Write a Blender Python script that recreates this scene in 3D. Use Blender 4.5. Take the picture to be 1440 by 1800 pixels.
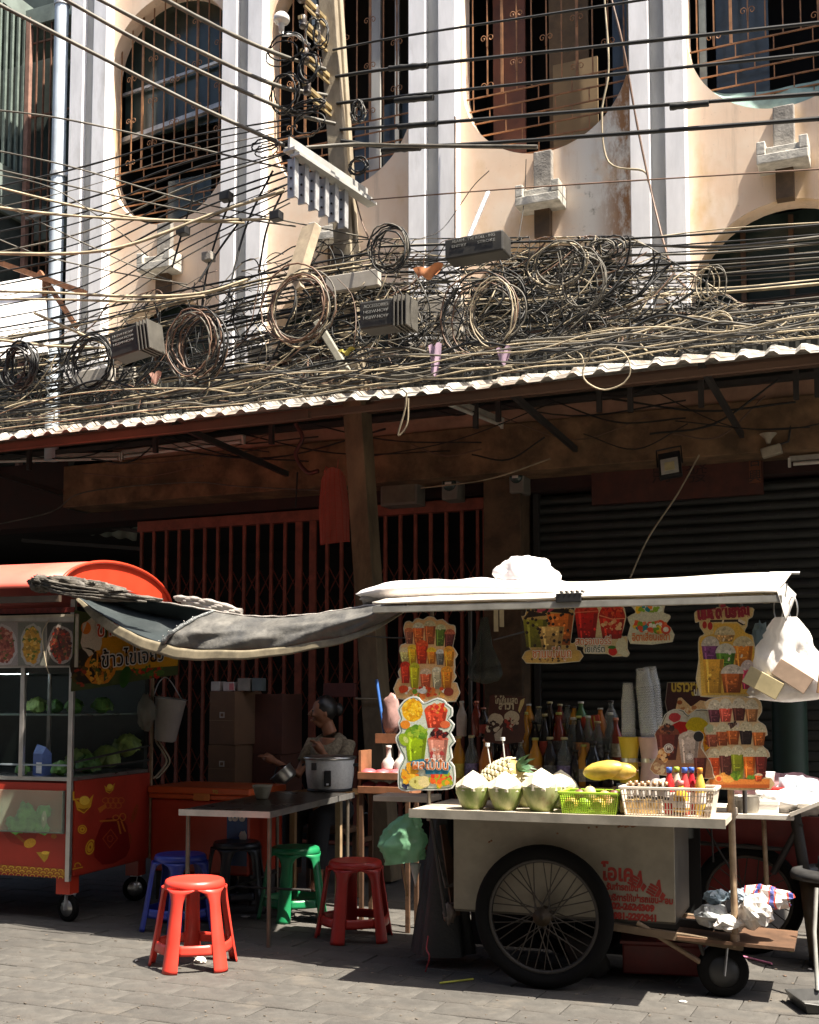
import bpy, math, random
from mathutils import Vector, Matrix, noise
R = math.radians
rnd = random.Random(11)
for o in list(bpy.data.objects): bpy.data.objects.remove(o)
sc = bpy.context.scene
col = sc.collection

# ------------------------------------------------------------------ camera, world, sun, exposure
# building axes: X along the shopfront, Y into it, Z up; the camera looks 23.5 degrees left of straight-on
FPX, PSI, TH, PX, PY = 2100.0, R(23.5), R(4.4), 720.0, 1066.4
CAM = Vector((0, 0, 1.4))
cd = bpy.data.cameras.new('camera'); cam = bpy.data.objects.new('camera', cd); col.objects.link(cam)
cam.location = CAM; cam.rotation_euler = (R(90) + TH, 0, PSI)
cd.sensor_fit = 'VERTICAL'; cd.sensor_height = 24; cd.lens = FPX / 1800 * 24
cd.shift_y = (PY - 900) / 1800; cd.clip_start = .05; cd.clip_end = 500
sc.camera = cam
EL, OFF = R(63), R(11)                       # sun height, and how far it stands in front of the facade line
sdir = Vector((math.cos(EL) * math.cos(OFF), -math.cos(EL) * math.sin(OFF), math.sin(EL)))
w = bpy.data.worlds.new('World'); sc.world = w; w.use_nodes = True
nt = w.node_tree; bg = nt.nodes['Background']; sky = nt.nodes.new('ShaderNodeTexSky')
sky.sky_type = 'NISHITA'; sky.sun_disc = False; sky.sun_elevation = EL; sky.sun_rotation = math.atan2(sdir.x, sdir.y)
sky.dust_density = 4.0; sky.ozone_density = .8; sky.air_density = 1.0
nt.links.new(sky.outputs[0], bg.inputs[0]); bg.inputs[1].default_value = .066
sl = bpy.data.lights.new('sun', 'SUN'); sun = bpy.data.objects.new('sun', sl); col.objects.link(sun)
sl.energy = 5.0; sl.angle = R(.5); sl.color = (1, .91, .78)
sun.rotation_euler = (-sdir).to_track_quat('-Z', 'Y').to_euler(); sun.location = (6, -4, 14)
vs = sc.view_settings
vs.view_transform = 'Standard'; vs.look = 'None'; vs.gamma = 1; vs.use_curve_mapping = False
vs.exposure = 1.8
sc.cycles.max_bounces = 7; sc.cycles.transparent_max_bounces = 12
sc.cycles.caustics_reflective = False; sc.cycles.caustics_refractive = False

# ------------------------------------------------------------------ rays through the photograph onto real depth planes
FW = Vector((-math.sin(PSI) * math.cos(TH), math.cos(PSI) * math.cos(TH), math.sin(TH)))
RT = Vector((math.cos(PSI), math.sin(PSI), 0)); UP = RT.cross(FW)
def ray(x, y): return FW + RT * ((x - PX) / FPX) + UP * ((PY - y) / FPX)
def at(x, y, Y): d = ray(x, y); return CAM + d * (Y / d.y)
def gnd(x, y, z=0): d = ray(x, y); return CAM + d * ((z - CAM.z) / d.z)
class Frame:                                   # a local upright frame (a cart): origin on the ground, turned about Z
    def __init__(s, ox, oy, deg): s.o = Vector((ox, oy, 0)); s.a = R(deg); s.m = Matrix.Translation(s.o) @ Matrix.Rotation(s.a, 4, 'Z'); s.i = s.m.inverted()
    def w(s, x, y, z=0): return s.m @ Vector((x, y, z))
    def on_y(s, px, py, v): # local point where the sight line meets local y = v
        c = s.i @ CAM; d = s.i.to_3x3() @ ray(px, py); return c + d * ((v - c.y) / d.y)
    def on_x(s, px, py, v):
        c = s.i @ CAM; d = s.i.to_3x3() @ ray(px, py); return c + d * ((v - c.x) / d.x)

# ------------------------------------------------------------------ materials
def lin(c): return tuple(((v / 255 + .055) / 1.055) ** 2.4 if v / 255 > .04045 else v / 255 / 12.92 for v in c)
MATS = {}
def new_mat(name):
    m = bpy.data.materials.new(name); m.use_nodes = True; n = m.node_tree
    return m, n, n.nodes['Principled BSDF']
def ramp_mix(n, fac, a, b):
    x = n.nodes.new('ShaderNodeMix'); x.data_type = 'RGBA'
    if fac is not None: n.links.new(fac, x.inputs[0])
    for i, c in ((6, a), (7, b)):
        if isinstance(c, tuple): x.inputs[i].default_value = (*c, 1)
        else: n.links.new(c, x.inputs[i])
    return x.outputs[2]
def noise_fac(n, scale, lo=.35, hi=.65, detail=5, coord='Object', stretch=(1, 1, 1), rough=.6):
    tc = n.nodes.new('ShaderNodeTexCoord'); mp = n.nodes.new('ShaderNodeMapping'); mp.inputs[3].default_value = stretch
    n.links.new(tc.outputs[coord], mp.inputs[0])
    t = n.nodes.new('ShaderNodeTexNoise'); t.inputs['Scale'].default_value = scale; t.inputs['Detail'].default_value = detail; t.inputs['Roughness'].default_value = rough
    n.links.new(mp.outputs[0], t.inputs[0])
    r = n.nodes.new('ShaderNodeMapRange'); r.inputs[1].default_value = lo; r.inputs[2].default_value = hi
    n.links.new(t.outputs['Fac'], r.inputs[0]); return r.outputs[0], t.outputs['Fac']
def mat(name, c, rough=.6, metal=0, var=.25, scale=9, bump=0, dirt=None, dirt_amt=(.5, .75), stretch=(1, 1, 1), bscale=None, rand=0, **kw):
    if name in MATS: return MATS[name]
    m, n, p = new_mat(name)
    f, raw = noise_fac(n, scale, stretch=stretch)
    a = tuple(v * (1 - var) for v in c); b = tuple(min(.95, v * (1 + var * .6)) for v in c)
    out = ramp_mix(n, f, a, b)
    if dirt:
        f2, _ = noise_fac(n, scale * .35, *dirt_amt, detail=8, stretch=stretch, rough=.7)
        out = ramp_mix(n, f2, out, dirt)
    if rand:
        oi = n.nodes.new('ShaderNodeObjectInfo'); hs = n.nodes.new('ShaderNodeHueSaturation')
        mr = n.nodes.new('ShaderNodeMapRange'); mr.inputs[3].default_value = 1 - rand; mr.inputs[4].default_value = 1 + rand
        n.links.new(oi.outputs['Random'], mr.inputs[0]); n.links.new(mr.outputs[0], hs.inputs['Value']); n.links.new(out, hs.inputs['Color']); out = hs.outputs[0]
    n.links.new(out, p.inputs['Base Color'])
    rr = n.nodes.new('ShaderNodeMapRange'); rr.inputs[3].default_value = max(.05, rough - .12); rr.inputs[4].default_value = min(1, rough + .12)
    n.links.new(raw, rr.inputs[0]); n.links.new(rr.outputs[0], p.inputs['Roughness'])
    p.inputs['Metallic'].default_value = metal
    for k, v in kw.items(): p.inputs[k.replace('_', ' ')].default_value = v
    if bump:
        _, h = noise_fac(n, bscale or scale * 4, detail=6, stretch=stretch)
        bn = n.nodes.new('ShaderNodeBump'); bn.inputs['Strength'].default_value = bump; bn.inputs['Distance'].default_value = .01
        n.links.new(h, bn.inputs['Height']); n.links.new(bn.outputs[0], p.inputs['Normal'])
    MATS[name] = m; return m
def glassy(name, c, rough=.08, alpha=.35):
    if name in MATS: return MATS[name]
    m = mat(name, c, rough, var=.1, scale=4); p = m.node_tree.nodes['Principled BSDF']; p.inputs['Alpha'].default_value = alpha; return m
def film(name, c, rough=.3, alpha=.6):        # thin plastic: part clear, part letting light through
    if name in MATS: return MATS[name]
    m = mat(name, c, rough, var=.15, scale=14, bump=.9, bscale=26, stretch=(1, 1, .5))
    n = m.node_tree; p = n.nodes['Principled BSDF']; p.inputs['Alpha'].default_value = alpha
    tr = n.nodes.new('ShaderNodeBsdfTranslucent'); tr.inputs[0].default_value = (*c, 1); mx = n.nodes.new('ShaderNodeMixShader'); mx.inputs[0].default_value = .3
    n.links.new(p.outputs[0], mx.inputs[1]); n.links.new(tr.outputs[0], mx.inputs[2]); n.links.new(mx.outputs[0], n.nodes['Material Output'].inputs[0])
    return m
def print_mat():                               # flat colour print: the ink colours are stored per face
    m, n, p = new_mat('printed_ink'); a = n.nodes.new('ShaderNodeVertexColor'); a.layer_name = 'ink'
    f, _ = noise_fac(n, 160, .3, .7); hs = n.nodes.new('ShaderNodeHueSaturation')
    mr = n.nodes.new('ShaderNodeMapRange'); mr.inputs[3].default_value = .72; mr.inputs[4].default_value = 1.12
    n.links.new(f, mr.inputs[0]); n.links.new(mr.outputs[0], hs.inputs['Value']); n.links.new(a.outputs[0], hs.inputs['Color'])
    n.links.new(hs.outputs[0], p.inputs['Base Color']); p.inputs['Roughness'].default_value = .38; return m
INK = print_mat()

# ------------------------------------------------------------------ mesh builder
class MB:
    def __init__(s): s.v = []; s.f = []; s.c = []; s.s = []
    def add(s, vs, fs, c=None, smooth=False):
        o = len(s.v); s.v += [tuple(v) for v in vs]
        for f in fs: s.f.append([i + o for i in f]); s.c.append(c); s.s.append(smooth)
        return s
    def box(s, x0, x1, y0, y1, z0, z1, c=None, m=None):
        vs = [(x, y, z) for z in (z0, z1) for y in (y0, y1) for x in (x0, x1)]
        if m: vs = [m @ Vector(v) for v in vs]
        return s.add(vs, [(0, 2, 3, 1), (4, 5, 7, 6), (0, 1, 5, 4), (2, 6, 7, 3), (0, 4, 6, 2), (1, 3, 7, 5)], c)
    def bar(s, a, b, wx, wy, c=None):          # square bar from a to b
        a = Vector(a); b = Vector(b); d = (b - a); L = d.length
        q = d.to_track_quat('Z', 'Y').to_matrix().to_4x4(); m = Matrix.Translation(a) @ q
        return s.box(-wx / 2, wx / 2, -wy / 2, wy / 2, 0, L, c, m)
    def tube(s, pts, r, n=6, cap=True, c=None, smooth=True, closed=False):
        pts = [Vector(p) for p in pts]; k = len(pts)
        rs = r if isinstance(r, (list, tuple)) else [r] * k
        vs = []; t0 = None; u = None
        for i, p in enumerate(pts):
            if closed: t = pts[(i + 1) % k] - pts[i - 1]
            else: t = pts[min(i + 1, k - 1)] - pts[max(i - 1, 0)]
            t = t.normalized() if t.length > 1e-9 else Vector((0, 0, 1))
            if u is None:
                u = t.orthogonal().normalized()
            else:
                u = (u - t * u.dot(t)); u = u.normalized() if u.length > 1e-6 else t.orthogonal().normalized()
            v = t.cross(u)
            vs += [p + (u * math.cos(2 * math.pi * j / n) + v * math.sin(2 * math.pi * j / n)) * rs[i] for j in range(n)]
        fs = []
        for i in range(k if closed else k - 1):
            i2 = (i + 1) % k
            fs += [(i * n + j, i * n + (j + 1) % n, i2 * n + (j + 1) % n, i2 * n + j) for j in range(n)]
        s.add(vs, fs, c, smooth)
        if cap and not closed: s.add(vs[:n], [tuple(reversed(range(n)))], c); s.add(vs[-n:], [tuple(range(n))], c)
        return s
    def lathe(s, prof, n=16, m=None, c=None, smooth=True, sx=1, sy=1):  # prof: (radius, z)
        vs = [(r * math.cos(2 * math.pi * j / n) * sx, r * math.sin(2 * math.pi * j / n) * sy, z) for r, z in prof for j in range(n)]
        if m: vs = [m @ Vector(v) for v in vs]
        fs = [(i * n + j, i * n + (j + 1) % n, (i + 1) * n + (j + 1) % n, (i + 1) * n + j) for i in range(len(prof) - 1) for j in range(n)]
        return s.add(vs, fs, c, smooth)
    def prism(s, poly, y0, y1, c=None, m=None): # polygon in x,z pushed along y
        k = len(poly); vs = [(x, y0, z) for x, z in poly] + [(x, y1, z) for x, z in poly]
        if m: vs = [m @ Vector(v) for v in vs]
        return s.add(vs, [tuple(range(k)), tuple(reversed(range(k, 2 * k)))] + [(i, i + k, (i + 1) % k + k, (i + 1) % k) for i in range(k)], c)
    def poly(s, pts, c=None): return s.add(pts, [tuple(range(len(pts)))], c)
    def sheet(s, fn, nu, nv, c=None, smooth=True):
        vs = [fn(i / nu, j / nv) for j in range(nv + 1) for i in range(nu + 1)]
        return s.add(vs, [(j * (nu + 1) + i, j * (nu + 1) + i + 1, (j + 1) * (nu + 1) + i + 1, (j + 1) * (nu + 1) + i) for j in range(nv) for i in range(nu)], c, smooth)
    def blob(s, ctr, rad, amp=.15, freq=2, n=12, seed=0, c=None, m=None, smooth=True, ridge=False):
        ctr = Vector(ctr); vs = []; nu = n * 2
        for j in range(n + 1):
            ph = math.pi * j / n
            for i in range(nu):
                a = 2 * math.pi * i / nu; d = Vector((math.sin(ph) * math.cos(a), math.sin(ph) * math.sin(a), math.cos(ph)))
                q = noise.noise(d * freq + Vector((seed * 7.1, seed * 3.3, 0))) + .5 * noise.noise(d * freq * 2.3 + Vector((0, seed * 5.7, 1)))
                if ridge: q = .6 - 2 * abs(q)
                k = 1 + amp * q; p = Vector((d.x * rad[0], d.y * rad[1], d.z * rad[2])) * k
                vs.append((m @ p if m else p) + ctr)
        fs = [(j * nu + i, (j + 1) * nu + i, (j + 1) * nu + (i + 1) % nu, j * nu + (i + 1) % nu) for j in range(n) for i in range(nu)]
        return s.add(vs, fs, c, smooth)
    def build(s, name, m, parent=None, world=False, bevel=0, solid=0, kind=None, label=None, weld=False, at_base=False):
        me = bpy.data.meshes.new(name); vv = s.v
        if world and parent is not None:
            im = WM[parent.name].inverted(); vv = [im @ Vector(v) for v in vv]
        org = None
        if at_base and parent is None:
            xs = [v[0] for v in vv]; ys = [v[1] for v in vv]; org = Vector(((min(xs) + max(xs)) / 2, (min(ys) + max(ys)) / 2, min(v[2] for v in vv)))
            vv = [Vector(v) - org for v in vv]
        me.from_pydata([tuple(v) for v in vv], [], s.f)
        me.polygons.foreach_set('use_smooth', s.s)
        if any(c is not None for c in s.c):
            ca = me.color_attributes.new('ink', 'FLOAT_COLOR', 'CORNER'); data = []
            for c, f in zip(s.c, s.f):
                l = lin(c) if c else (.8, .8, .8); data += [l[0], l[1], l[2], 1.0] * len(f)
            ca.data.foreach_set('color', data)
        me.materials.append(m); me.update()
        o = bpy.data.objects.new(name, me); col.objects.link(o)
        if org is not None: o.location = org
        if parent is not None: o.parent = parent
        WM[o.name] = Matrix.Identity(4) if parent is None and org is None else (WM[parent.name] if parent is not None else Matrix.Translation(org))
        if weld:
            wd = o.modifiers.new('weld', 'WELD'); wd.merge_threshold = .0005
        if solid:
            sm = o.modifiers.new('thickness', 'SOLIDIFY'); sm.thickness = solid; sm.offset = 0
        if bevel:
            bv = o.modifiers.new('bevel', 'BEVEL'); bv.width = bevel; bv.segments = 2; bv.limit_method = 'ANGLE'; bv.angle_limit = R(40)
        if kind: o['kind'] = kind
        if label: o['label'] = label
        return o
WM = {}
def thing(name, label, cat, loc=(0, 0, 0), rotz=0, group=None):
    o = bpy.data.objects.new(name, None); o.empty_display_size = .1; col.objects.link(o); o.location = loc; o.rotation_euler = (0, 0, rotz)
    WM[o.name] = Matrix.Translation(Vector(loc)) @ Matrix.Rotation(rotz, 4, 'Z'); o['label'] = label; o['category'] = cat
    if group: o['group'] = group
    return o
def tag(o, label, cat, group=None):
    o['label'] = label; o['category'] = cat
    if group: o['group'] = group
    return o
def structure(o): o['kind'] = 'structure'; return o
def dup(root, loc, rotz, label, group=None):
    r = root.copy(); col.objects.link(r); r.location = loc; r.rotation_euler = (0, 0, rotz); r['label'] = label
    if group: r['group'] = group
    for ch in root.children:
        c = ch.copy(); col.objects.link(c); c.parent = r
        for g in ch.children: d = g.copy(); col.objects.link(d); d.parent = c
    return r
TEXTS = []
def text(s, name, size, m, parent, M, bold=0, align='CENTER', ext=.0008, width=None):
    """queued lettering: M places it in the parent's space, letters lie in M's x,y plane"""
    TEXTS.append((s, name, size, m, parent, M, bold, align, ext, width))
def flush_texts():
    tmp = []
    for s, name, size, m, parent, M, bold, align, ext, width in TEXTS:
        cu = bpy.data.curves.new('lettering', 'FONT'); cu.body = s; cu.size = size; cu.align_x = align; cu.extrude = ext; cu.offset = bold; cu.resolution_u = 3
        o = bpy.data.objects.new('lettering', cu); col.objects.link(o); tmp.append(o)
    bpy.context.view_layer.update(); dg = bpy.context.evaluated_depsgraph_get()
    for o, (s, name, size, m, parent, M, bold, align, ext, width) in zip(tmp, TEXTS):
        me = bpy.data.meshes.new_from_object(o.evaluated_get(dg)); me.name = name
        if width and len(me.vertices):
            xs = [v.co.x for v in me.vertices]; k = width / max(1e-6, max(xs) - min(xs)); c0 = (max(xs) + min(xs)) / 2 if align == 'CENTER' else min(xs)
            for v in me.vertices: v.co.x = (v.co.x - c0) * k
        me.transform(M); me.materials.clear(); me.materials.append(m)
        q = bpy.data.objects.new(name, me); col.objects.link(q); q.parent = parent
    for o in tmp:
        cu = o.data; bpy.data.objects.remove(o); bpy.data.curves.remove(cu)
def smooth_path(pts, k=6):
    pts = [Vector(p) for p in pts]
    if len(pts) < 3: return pts
    q = [pts[0] * 2 - pts[1]] + pts + [pts[-1] * 2 - pts[-2]]; out = []
    for i in range(1, len(q) - 2):
        a, b, c, d = q[i - 1], q[i], q[i + 1], q[i + 2]
        for j in range(k):
            t = j / k; out.append(.5 * (2 * b + (c - a) * t + (2 * a - 5 * b + 4 * c - d) * t * t + (3 * b - 3 * c + d - a) * t ** 3))
    out.append(q[-2]); return out
UPRIGHT = Matrix.Rotation(R(90), 4, 'X')       # letters standing up, facing -Y

def world_stain(m, c, scale, lo, hi, stretch=(1, 1, 1)):
    n = m.node_tree; p = n.nodes['Principled BSDF']; g = n.nodes.new('ShaderNodeNewGeometry'); mp = n.nodes.new('ShaderNodeMapping'); mp.inputs[3].default_value = stretch; n.links.new(g.outputs['Position'], mp.inputs[0])
    t = n.nodes.new('ShaderNodeTexNoise'); t.inputs['Scale'].default_value = scale; t.inputs['Detail'].default_value = 9; t.inputs['Roughness'].default_value = .68; n.links.new(mp.outputs[0], t.inputs[0])
    r = n.nodes.new('ShaderNodeMapRange'); r.inputs[1].default_value = lo; r.inputs[2].default_value = hi; n.links.new(t.outputs['Fac'], r.inputs[0])
    old = p.inputs['Base Color'].links[0].from_socket; n.links.new(ramp_mix(n, r.outputs[0], old, c), p.inputs['Base Color']); return m
# common materials
WHITE = mat('white_paint', (.86, .86, .87), .55, var=.12, scale=6, dirt=(.42, .4, .36), dirt_amt=(.56, .85), stretch=(1, 1, .25))
GREY_PAINT = mat('grey_paint', (.42, .42, .40), .6, var=.15, scale=6, dirt=(.25, .24, .22), stretch=(1, 1, .25))
CONC = mat('grey_concrete', (.30, .28, .25), .85, var=.35, scale=12, bump=.5, dirt=(.1, .09, .08))
BROWN_CONC = mat('brown_stained_concrete', (.12, .075, .042), .85, var=.45, scale=5, bump=.4, dirt=(.04, .03, .02), dirt_amt=(.48, .7))
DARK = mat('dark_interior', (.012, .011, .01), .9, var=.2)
BLACK = mat('black_rubber', (.014, .014, .015), .5, var=.2, scale=20)
CABLE = mat('black_cable_sheath', (.012, .0125, .012), .55, var=.4, scale=6, Specular_IOR_Level=.35)
CABLE_G = mat('dusty_grey_cable', (.105, .095, .075), .65, var=.5, scale=6)
CABLE_C = mat('cream_cable', (.36, .30, .20), .65, var=.45, scale=6)
CABLE_B = mat('brown_cable', (.14, .08, .05), .5, var=.3, scale=6)
RUST = mat('rusty_iron', (.23, .1, .045), .75, var=.4, scale=25, bump=.2)
REDIRON = mat('red_oxide_iron', (.27, .075, .048), .65, var=.3, scale=10)
ALU = mat('brushed_aluminium', (.55, .53, .5), .38, metal=.85, var=.15, scale=10)
STEEL = mat('stainless_steel', (.5, .5, .49), .3, metal=.9, var=.12, scale=8)
GALV = mat('galvanised_steel', (.48, .49, .5), .5, metal=.5, var=.25, scale=14)
WOODM = mat('worn_wood', (.3, .17, .075), .65, var=.35, scale=7, stretch=(1, 1, .15), bump=.2)
DKWOOD = mat('dark_wood', (.09, .045, .022), .7, var=.35, scale=7, bump=.2)
CARDB = mat('brown_cardboard', (.13, .07, .036), .85, var=.15, scale=6)
RUBBER = mat('worn_black_rubber', (.0045, .0043, .004), .92, var=.3, scale=14, Specular_IOR_Level=.2)
# ------------------------------------------------------------------ street
GROUND = mat('street_concrete', (.058, .055, .05), .85, var=.3, scale=5, bump=.35, dirt=(.045, .04, .035), dirt_amt=(.52, .75))
PAVER = mat('paving_block_concrete', (.069, .065, .058), .85, var=.28, scale=9, bump=.4, bscale=60, dirt=(.05, .043, .036), dirt_amt=(.5, .72), rand=.10)
world_stain(PAVER, (.035, .032, .029), 1.1, .5, .72); world_stain(PAVER, (.12, .105, .085), 2.3, .56, .74); world_stain(PAVER, (.02, .019, .018), 9, .66, .72)
mb = MB(); mb.poly([(-60, -60, -.012), (60, -60, -.012), (60, 60, -.012), (-60, 60, -.012)])
street = structure(mb.build('street', GROUND))
pm = None
BW, BD = .36, .2
n_pv = 0; far = MB()
for j in range(20):
    y = 3.95 + j * BD
    for i in range(24):
        x = -6.6 + i * BW + (j % 2) * BW / 2
        px = FPX * ((Vector((x, y, 0)) - CAM).dot(RT)) / max(.1, (Vector((x, y, 0)) - CAM).dot(FW)) + PX
        if not -110 < px < 1560: continue
        def blk(m, g=.0022, dz=0):
            a, b, h = BW / 2 - g, BD / 2 - g, .0035
            m.add([(-a, -b, -.03), (a, -b, -.03), (a, b, -.03), (-a, b, -.03), (-a, -b, -h), (a, -b, -h), (a, b, -h), (-a, b, -h), (-a + h, -b + h, 0), (a - h, -b + h, 0), (a - h, b - h, 0), (-a + h, b - h, 0)],
                  [(0, 1, 5, 4), (1, 2, 6, 5), (2, 3, 7, 6), (3, 0, 4, 7), (4, 5, 9, 8), (5, 6, 10, 9), (6, 7, 11, 10), (7, 4, 8, 11), (8, 9, 10, 11)])
        if pm is None:
            m = MB(); blk(m); o = m.build('paving_block', PAVER, street); pm = o.data
        elif n_pv < 299:
            o = bpy.data.objects.new('paving_block', pm); col.objects.link(o); o.parent = street
        else:
            k = len(far.v); blk(far); far.v[k:] = [(v[0] + x, v[1] + y, v[2] + rnd.uniform(-.001, .001)) for v in far.v[k:]]; continue
        n_pv += 1
        o.location = (x, y, rnd.uniform(-.0025, .0015)); o.rotation_euler = (rnd.uniform(-.006, .006), rnd.uniform(-.005, .005), rnd.uniform(-.008, .008))
if far.v: far.build('paving_block', PAVER, street, kind='stuff')

# the unseen row across the street, behind the camera: added and sized to cut sky light
mb = MB(); mb.box(-40, 40, -14, -4.5, -.01, 13)
for i in range(26):
    for z in (1.2, 4.6, 7.8, 11): mb.box(-39 + i * 3, -37.6 + i * 3, -4.52, -4.42, z, z + 1.7)
structure(mb.build('opposite_buildings', mat('opposite_grey_plaster', (.22, .2, .17), .9, var=.3, scale=2)))
# ------------------------------------------------------------------ shophouse
YF = 10.0
PINK = None
def plaster():
    m, n, p = new_mat('peach_plaster')
    f, raw = noise_fac(n, 2.2, .3, .7, 6); base = ramp_mix(n, f, (.77, .56, .40), (.80, .64, .49))
    f2, _ = noise_fac(n, 1.1, .5, .75, 8); base = ramp_mix(n, f2, base, (.80, .69, .57))
    tc = n.nodes.new('ShaderNodeTexCoord'); sx = n.nodes.new('ShaderNodeSeparateXYZ'); n.links.new(tc.outputs['Object'], sx.inputs[0])
    def band(sock, a, b, c, d):
        r1 = n.nodes.new('ShaderNodeMapRange'); r1.interpolation_type = 'SMOOTHSTEP'; r1.inputs[1].default_value = a; r1.inputs[2].default_value = b; n.links.new(sock, r1.inputs[0])
        r2 = n.nodes.new('ShaderNodeMapRange'); r2.interpolation_type = 'SMOOTHSTEP'; r2.inputs[1].default_value = c; r2.inputs[2].default_value = d; r2.inputs[3].default_value = 1; r2.inputs[4].default_value = 0; n.links.new(sock, r2.inputs[0])
        mu = n.nodes.new('ShaderNodeMath'); mu.operation = 'MULTIPLY'; n.links.new(r1.outputs[0], mu.inputs[0]); n.links.new(r2.outputs[0], mu.inputs[1]); return mu.outputs[0]
    def mul(a, b):
        mu = n.nodes.new('ShaderNodeMath'); mu.operation = 'MULTIPLY'; n.links.new(a, mu.inputs[0]); n.links.new(b, mu.inputs[1]); return mu.outputs[0]
    # the weathered patch right of the third window: bare grey skim, brown stains, mould
    patch = band(sx.outputs[0], PATCH[0], PATCH[0] + .45, PATCH[1] + .3, PATCH[1] + .5)
    pf, _ = noise_fac(n, 2.6, .30, .46, 9, rough=.7)
    out = ramp_mix(n, mul(patch, pf), base, (.72, .69, .62))
    bf, _ = noise_fac(n, 3.1, .44, .54, 9, stretch=(1.3, 1, .5), rough=.75); right = band(sx.outputs[0], PATCH[0] + .35, PATCH[0] + .7, PATCH[1] + .3, PATCH[1] + .5)
    out = ramp_mix(n, mul(right, bf), out, (.33, .17, .075))
    mf, _ = noise_fac(n, 5.0, .57, .68, 9, stretch=(1, 1, .7), rough=.75)
    out = ramp_mix(n, mul(mul(patch, mf), pf), out, (.13, .12, .08))
    yf, _ = noise_fac(n, 1.7, .55, .7, 6, stretch=(1, 1, .6)); out = ramp_mix(n, yf, out, (.64, .43, .22))
    sf, _ = noise_fac(n, 4.5, .54, .8, 9, stretch=(1.6, 1, .16), rough=.7); out = ramp_mix(n, sf, out, (.48, .37, .27))
    gf, _ = noise_fac(n, 30, .62, .74, 6, rough=.7); out = ramp_mix(n, gf, out, (.42, .32, .24))
    n.links.new(out, p.inputs['Base Color']); p.inputs['Roughness'].default_value = .85
    bn = n.nodes.new('ShaderNodeBump'); bn.inputs['Strength'].default_value = .3; bn.inputs['Distance'].default_value = .01; n.links.new(raw, bn.inputs['Height']); n.links.new(bn.outputs[0], p.inputs['Normal'])
    return m
HOUSE = Vector((-4.1, YF, 0))
PATCH = (-3.0 - HOUSE.x, -2.2 - HOUSE.x)
PINK = plaster()
house = thing('shophouse', 'peach plastered shophouse with oval barred windows between white pilasters', 'building', HOUSE)
PIL = [-8.03, -6.12, -4.07, -1.99, .06, 2.1]
ZB, ZT = 3.98, 9.8
wall = MB()
def opening(k):
    xl, xr = PIL[k], PIL[k + 1]; return (xl + xr) / 2, (xr - xl) / 2
wins = []
for k in range(5):
    xc, h = opening(k); xl, xr = xc - h, xc + h; r = min(.785, h - .2); zb, zt = 6.29, 8.78; ra = h - .23; zc = 5.5
    wins.append((xc, r, zb, zt, ra, zc))
    def win(x):
        d = max(0, r * r - (x - xc) ** 2) ** .5; return zb + r - d, zt - r + d
    def arch(x):
        d = max(0, ra * ra - (x - xc) ** 2) ** .5; return zc - ra + d
    xs = sorted({round(xc + q * ra * math.cos(math.pi * i / 36), 5) for i in range(37) for q in (1, r / ra)})
    xs = [xl] + xs + [xr]
    for a, b in zip(xs, xs[1:]):
        def quad(z0, z1, z2, z3): wall.add([(a, YF, z0), (b, YF, z1), (b, YF, z2), (a, YF, z3)], [(0, 1, 2, 3)])
        ina = abs((a + b) / 2 - xc) < ra; inw = abs((a + b) / 2 - xc) < r
        lo = (arch(a), arch(b)) if ina else (ZB, ZB)
        if inw:
            wa, wb = win(a), win(b)
            quad(lo[0], lo[1], wb[0], wa[0]); quad(wa[1], wb[1], ZT, ZT)
        else: quad(lo[0], lo[1], ZT, ZT)
    # reveals
    loop = [(xc + r * math.cos(t), zb + r + r * math.sin(t)) for t in [math.pi * (1 + i / 24) for i in range(25)]] + [(xc + r * math.cos(t), zt - r + r * math.sin(t)) for t in [math.pi * i / 24 for i in range(25)]]
    m = len(loop); wall.add([(x, YF, z) for x, z in loop] + [(x, YF + .2, z) for x, z in loop], [(i, (i + 1) % m, (i + 1) % m + m, i + m) for i in range(m)], smooth=True)
    al = [(xc - ra, ZB)] + [(xc + ra * math.cos(t), zc - ra + ra * math.sin(t)) for t in [math.pi * (1 - i / 24) for i in range(25)]] + [(xc + ra, ZB)]
    m = len(al); wall.add([(x, YF, z) for x, z in al] + [(x, YF + .22, z) for x, z in al], [(i + 1, i, i + m, i + 1 + m) for i in range(m - 1)], smooth=True)
wall.build('wall', PINK, house, world=True)
for x in PIL:
    m = MB(); m.box(x - .075, x + .075, YF - .07, YF + .01, 4.66, ZT)
    pl = m.build('pilaster', GREY_PAINT, house, world=True)
    for s in (-1, 1):
        m = MB(); m.box(x + s * .15 - .085, x + s * .15 + .085, YF - .13, YF + .012, 4.66, ZT); m.build('raised_strip', WHITE, pl, world=True, bevel=.006)
for k in range(5):                              # stubby brackets between window and arch
    xc, r, zb, zt, ra, zc = wins[k]
    m = MB(); m.box(xc - .085, xc + .085, YF - .06, YF + .01, zb - .42, zb - .01)
    cb = m.build('corbel', CONC, house, world=True, bevel=.01)
    m = MB(); m.box(xc - .2, xc + .2, YF - .24, YF + .01, zb - .56, zb - .48); m.box(xc - .2, xc - .13, YF - .24, YF - .01, zb - .48, zb - .37); m.box(xc + .13, xc + .2, YF - .24, YF - .01, zb - .48, zb - .37); m.box(xc - .13, xc + .13, YF - .2, YF - .01, zb - .48, zb - .41)
    m.build('ledge', mat('weathered_white_concrete', (.5, .48, .43), .8, var=.3, scale=9, bump=.4, dirt=(.2, .19, .15)), cb, world=True, bevel=.008)
    m = MB(); m.box(xc - .07, xc + .07, YF - .09, YF + .01, zc - .02, zb - .56); m.build('stub', BROWN_CONC, cb, world=True)
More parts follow.
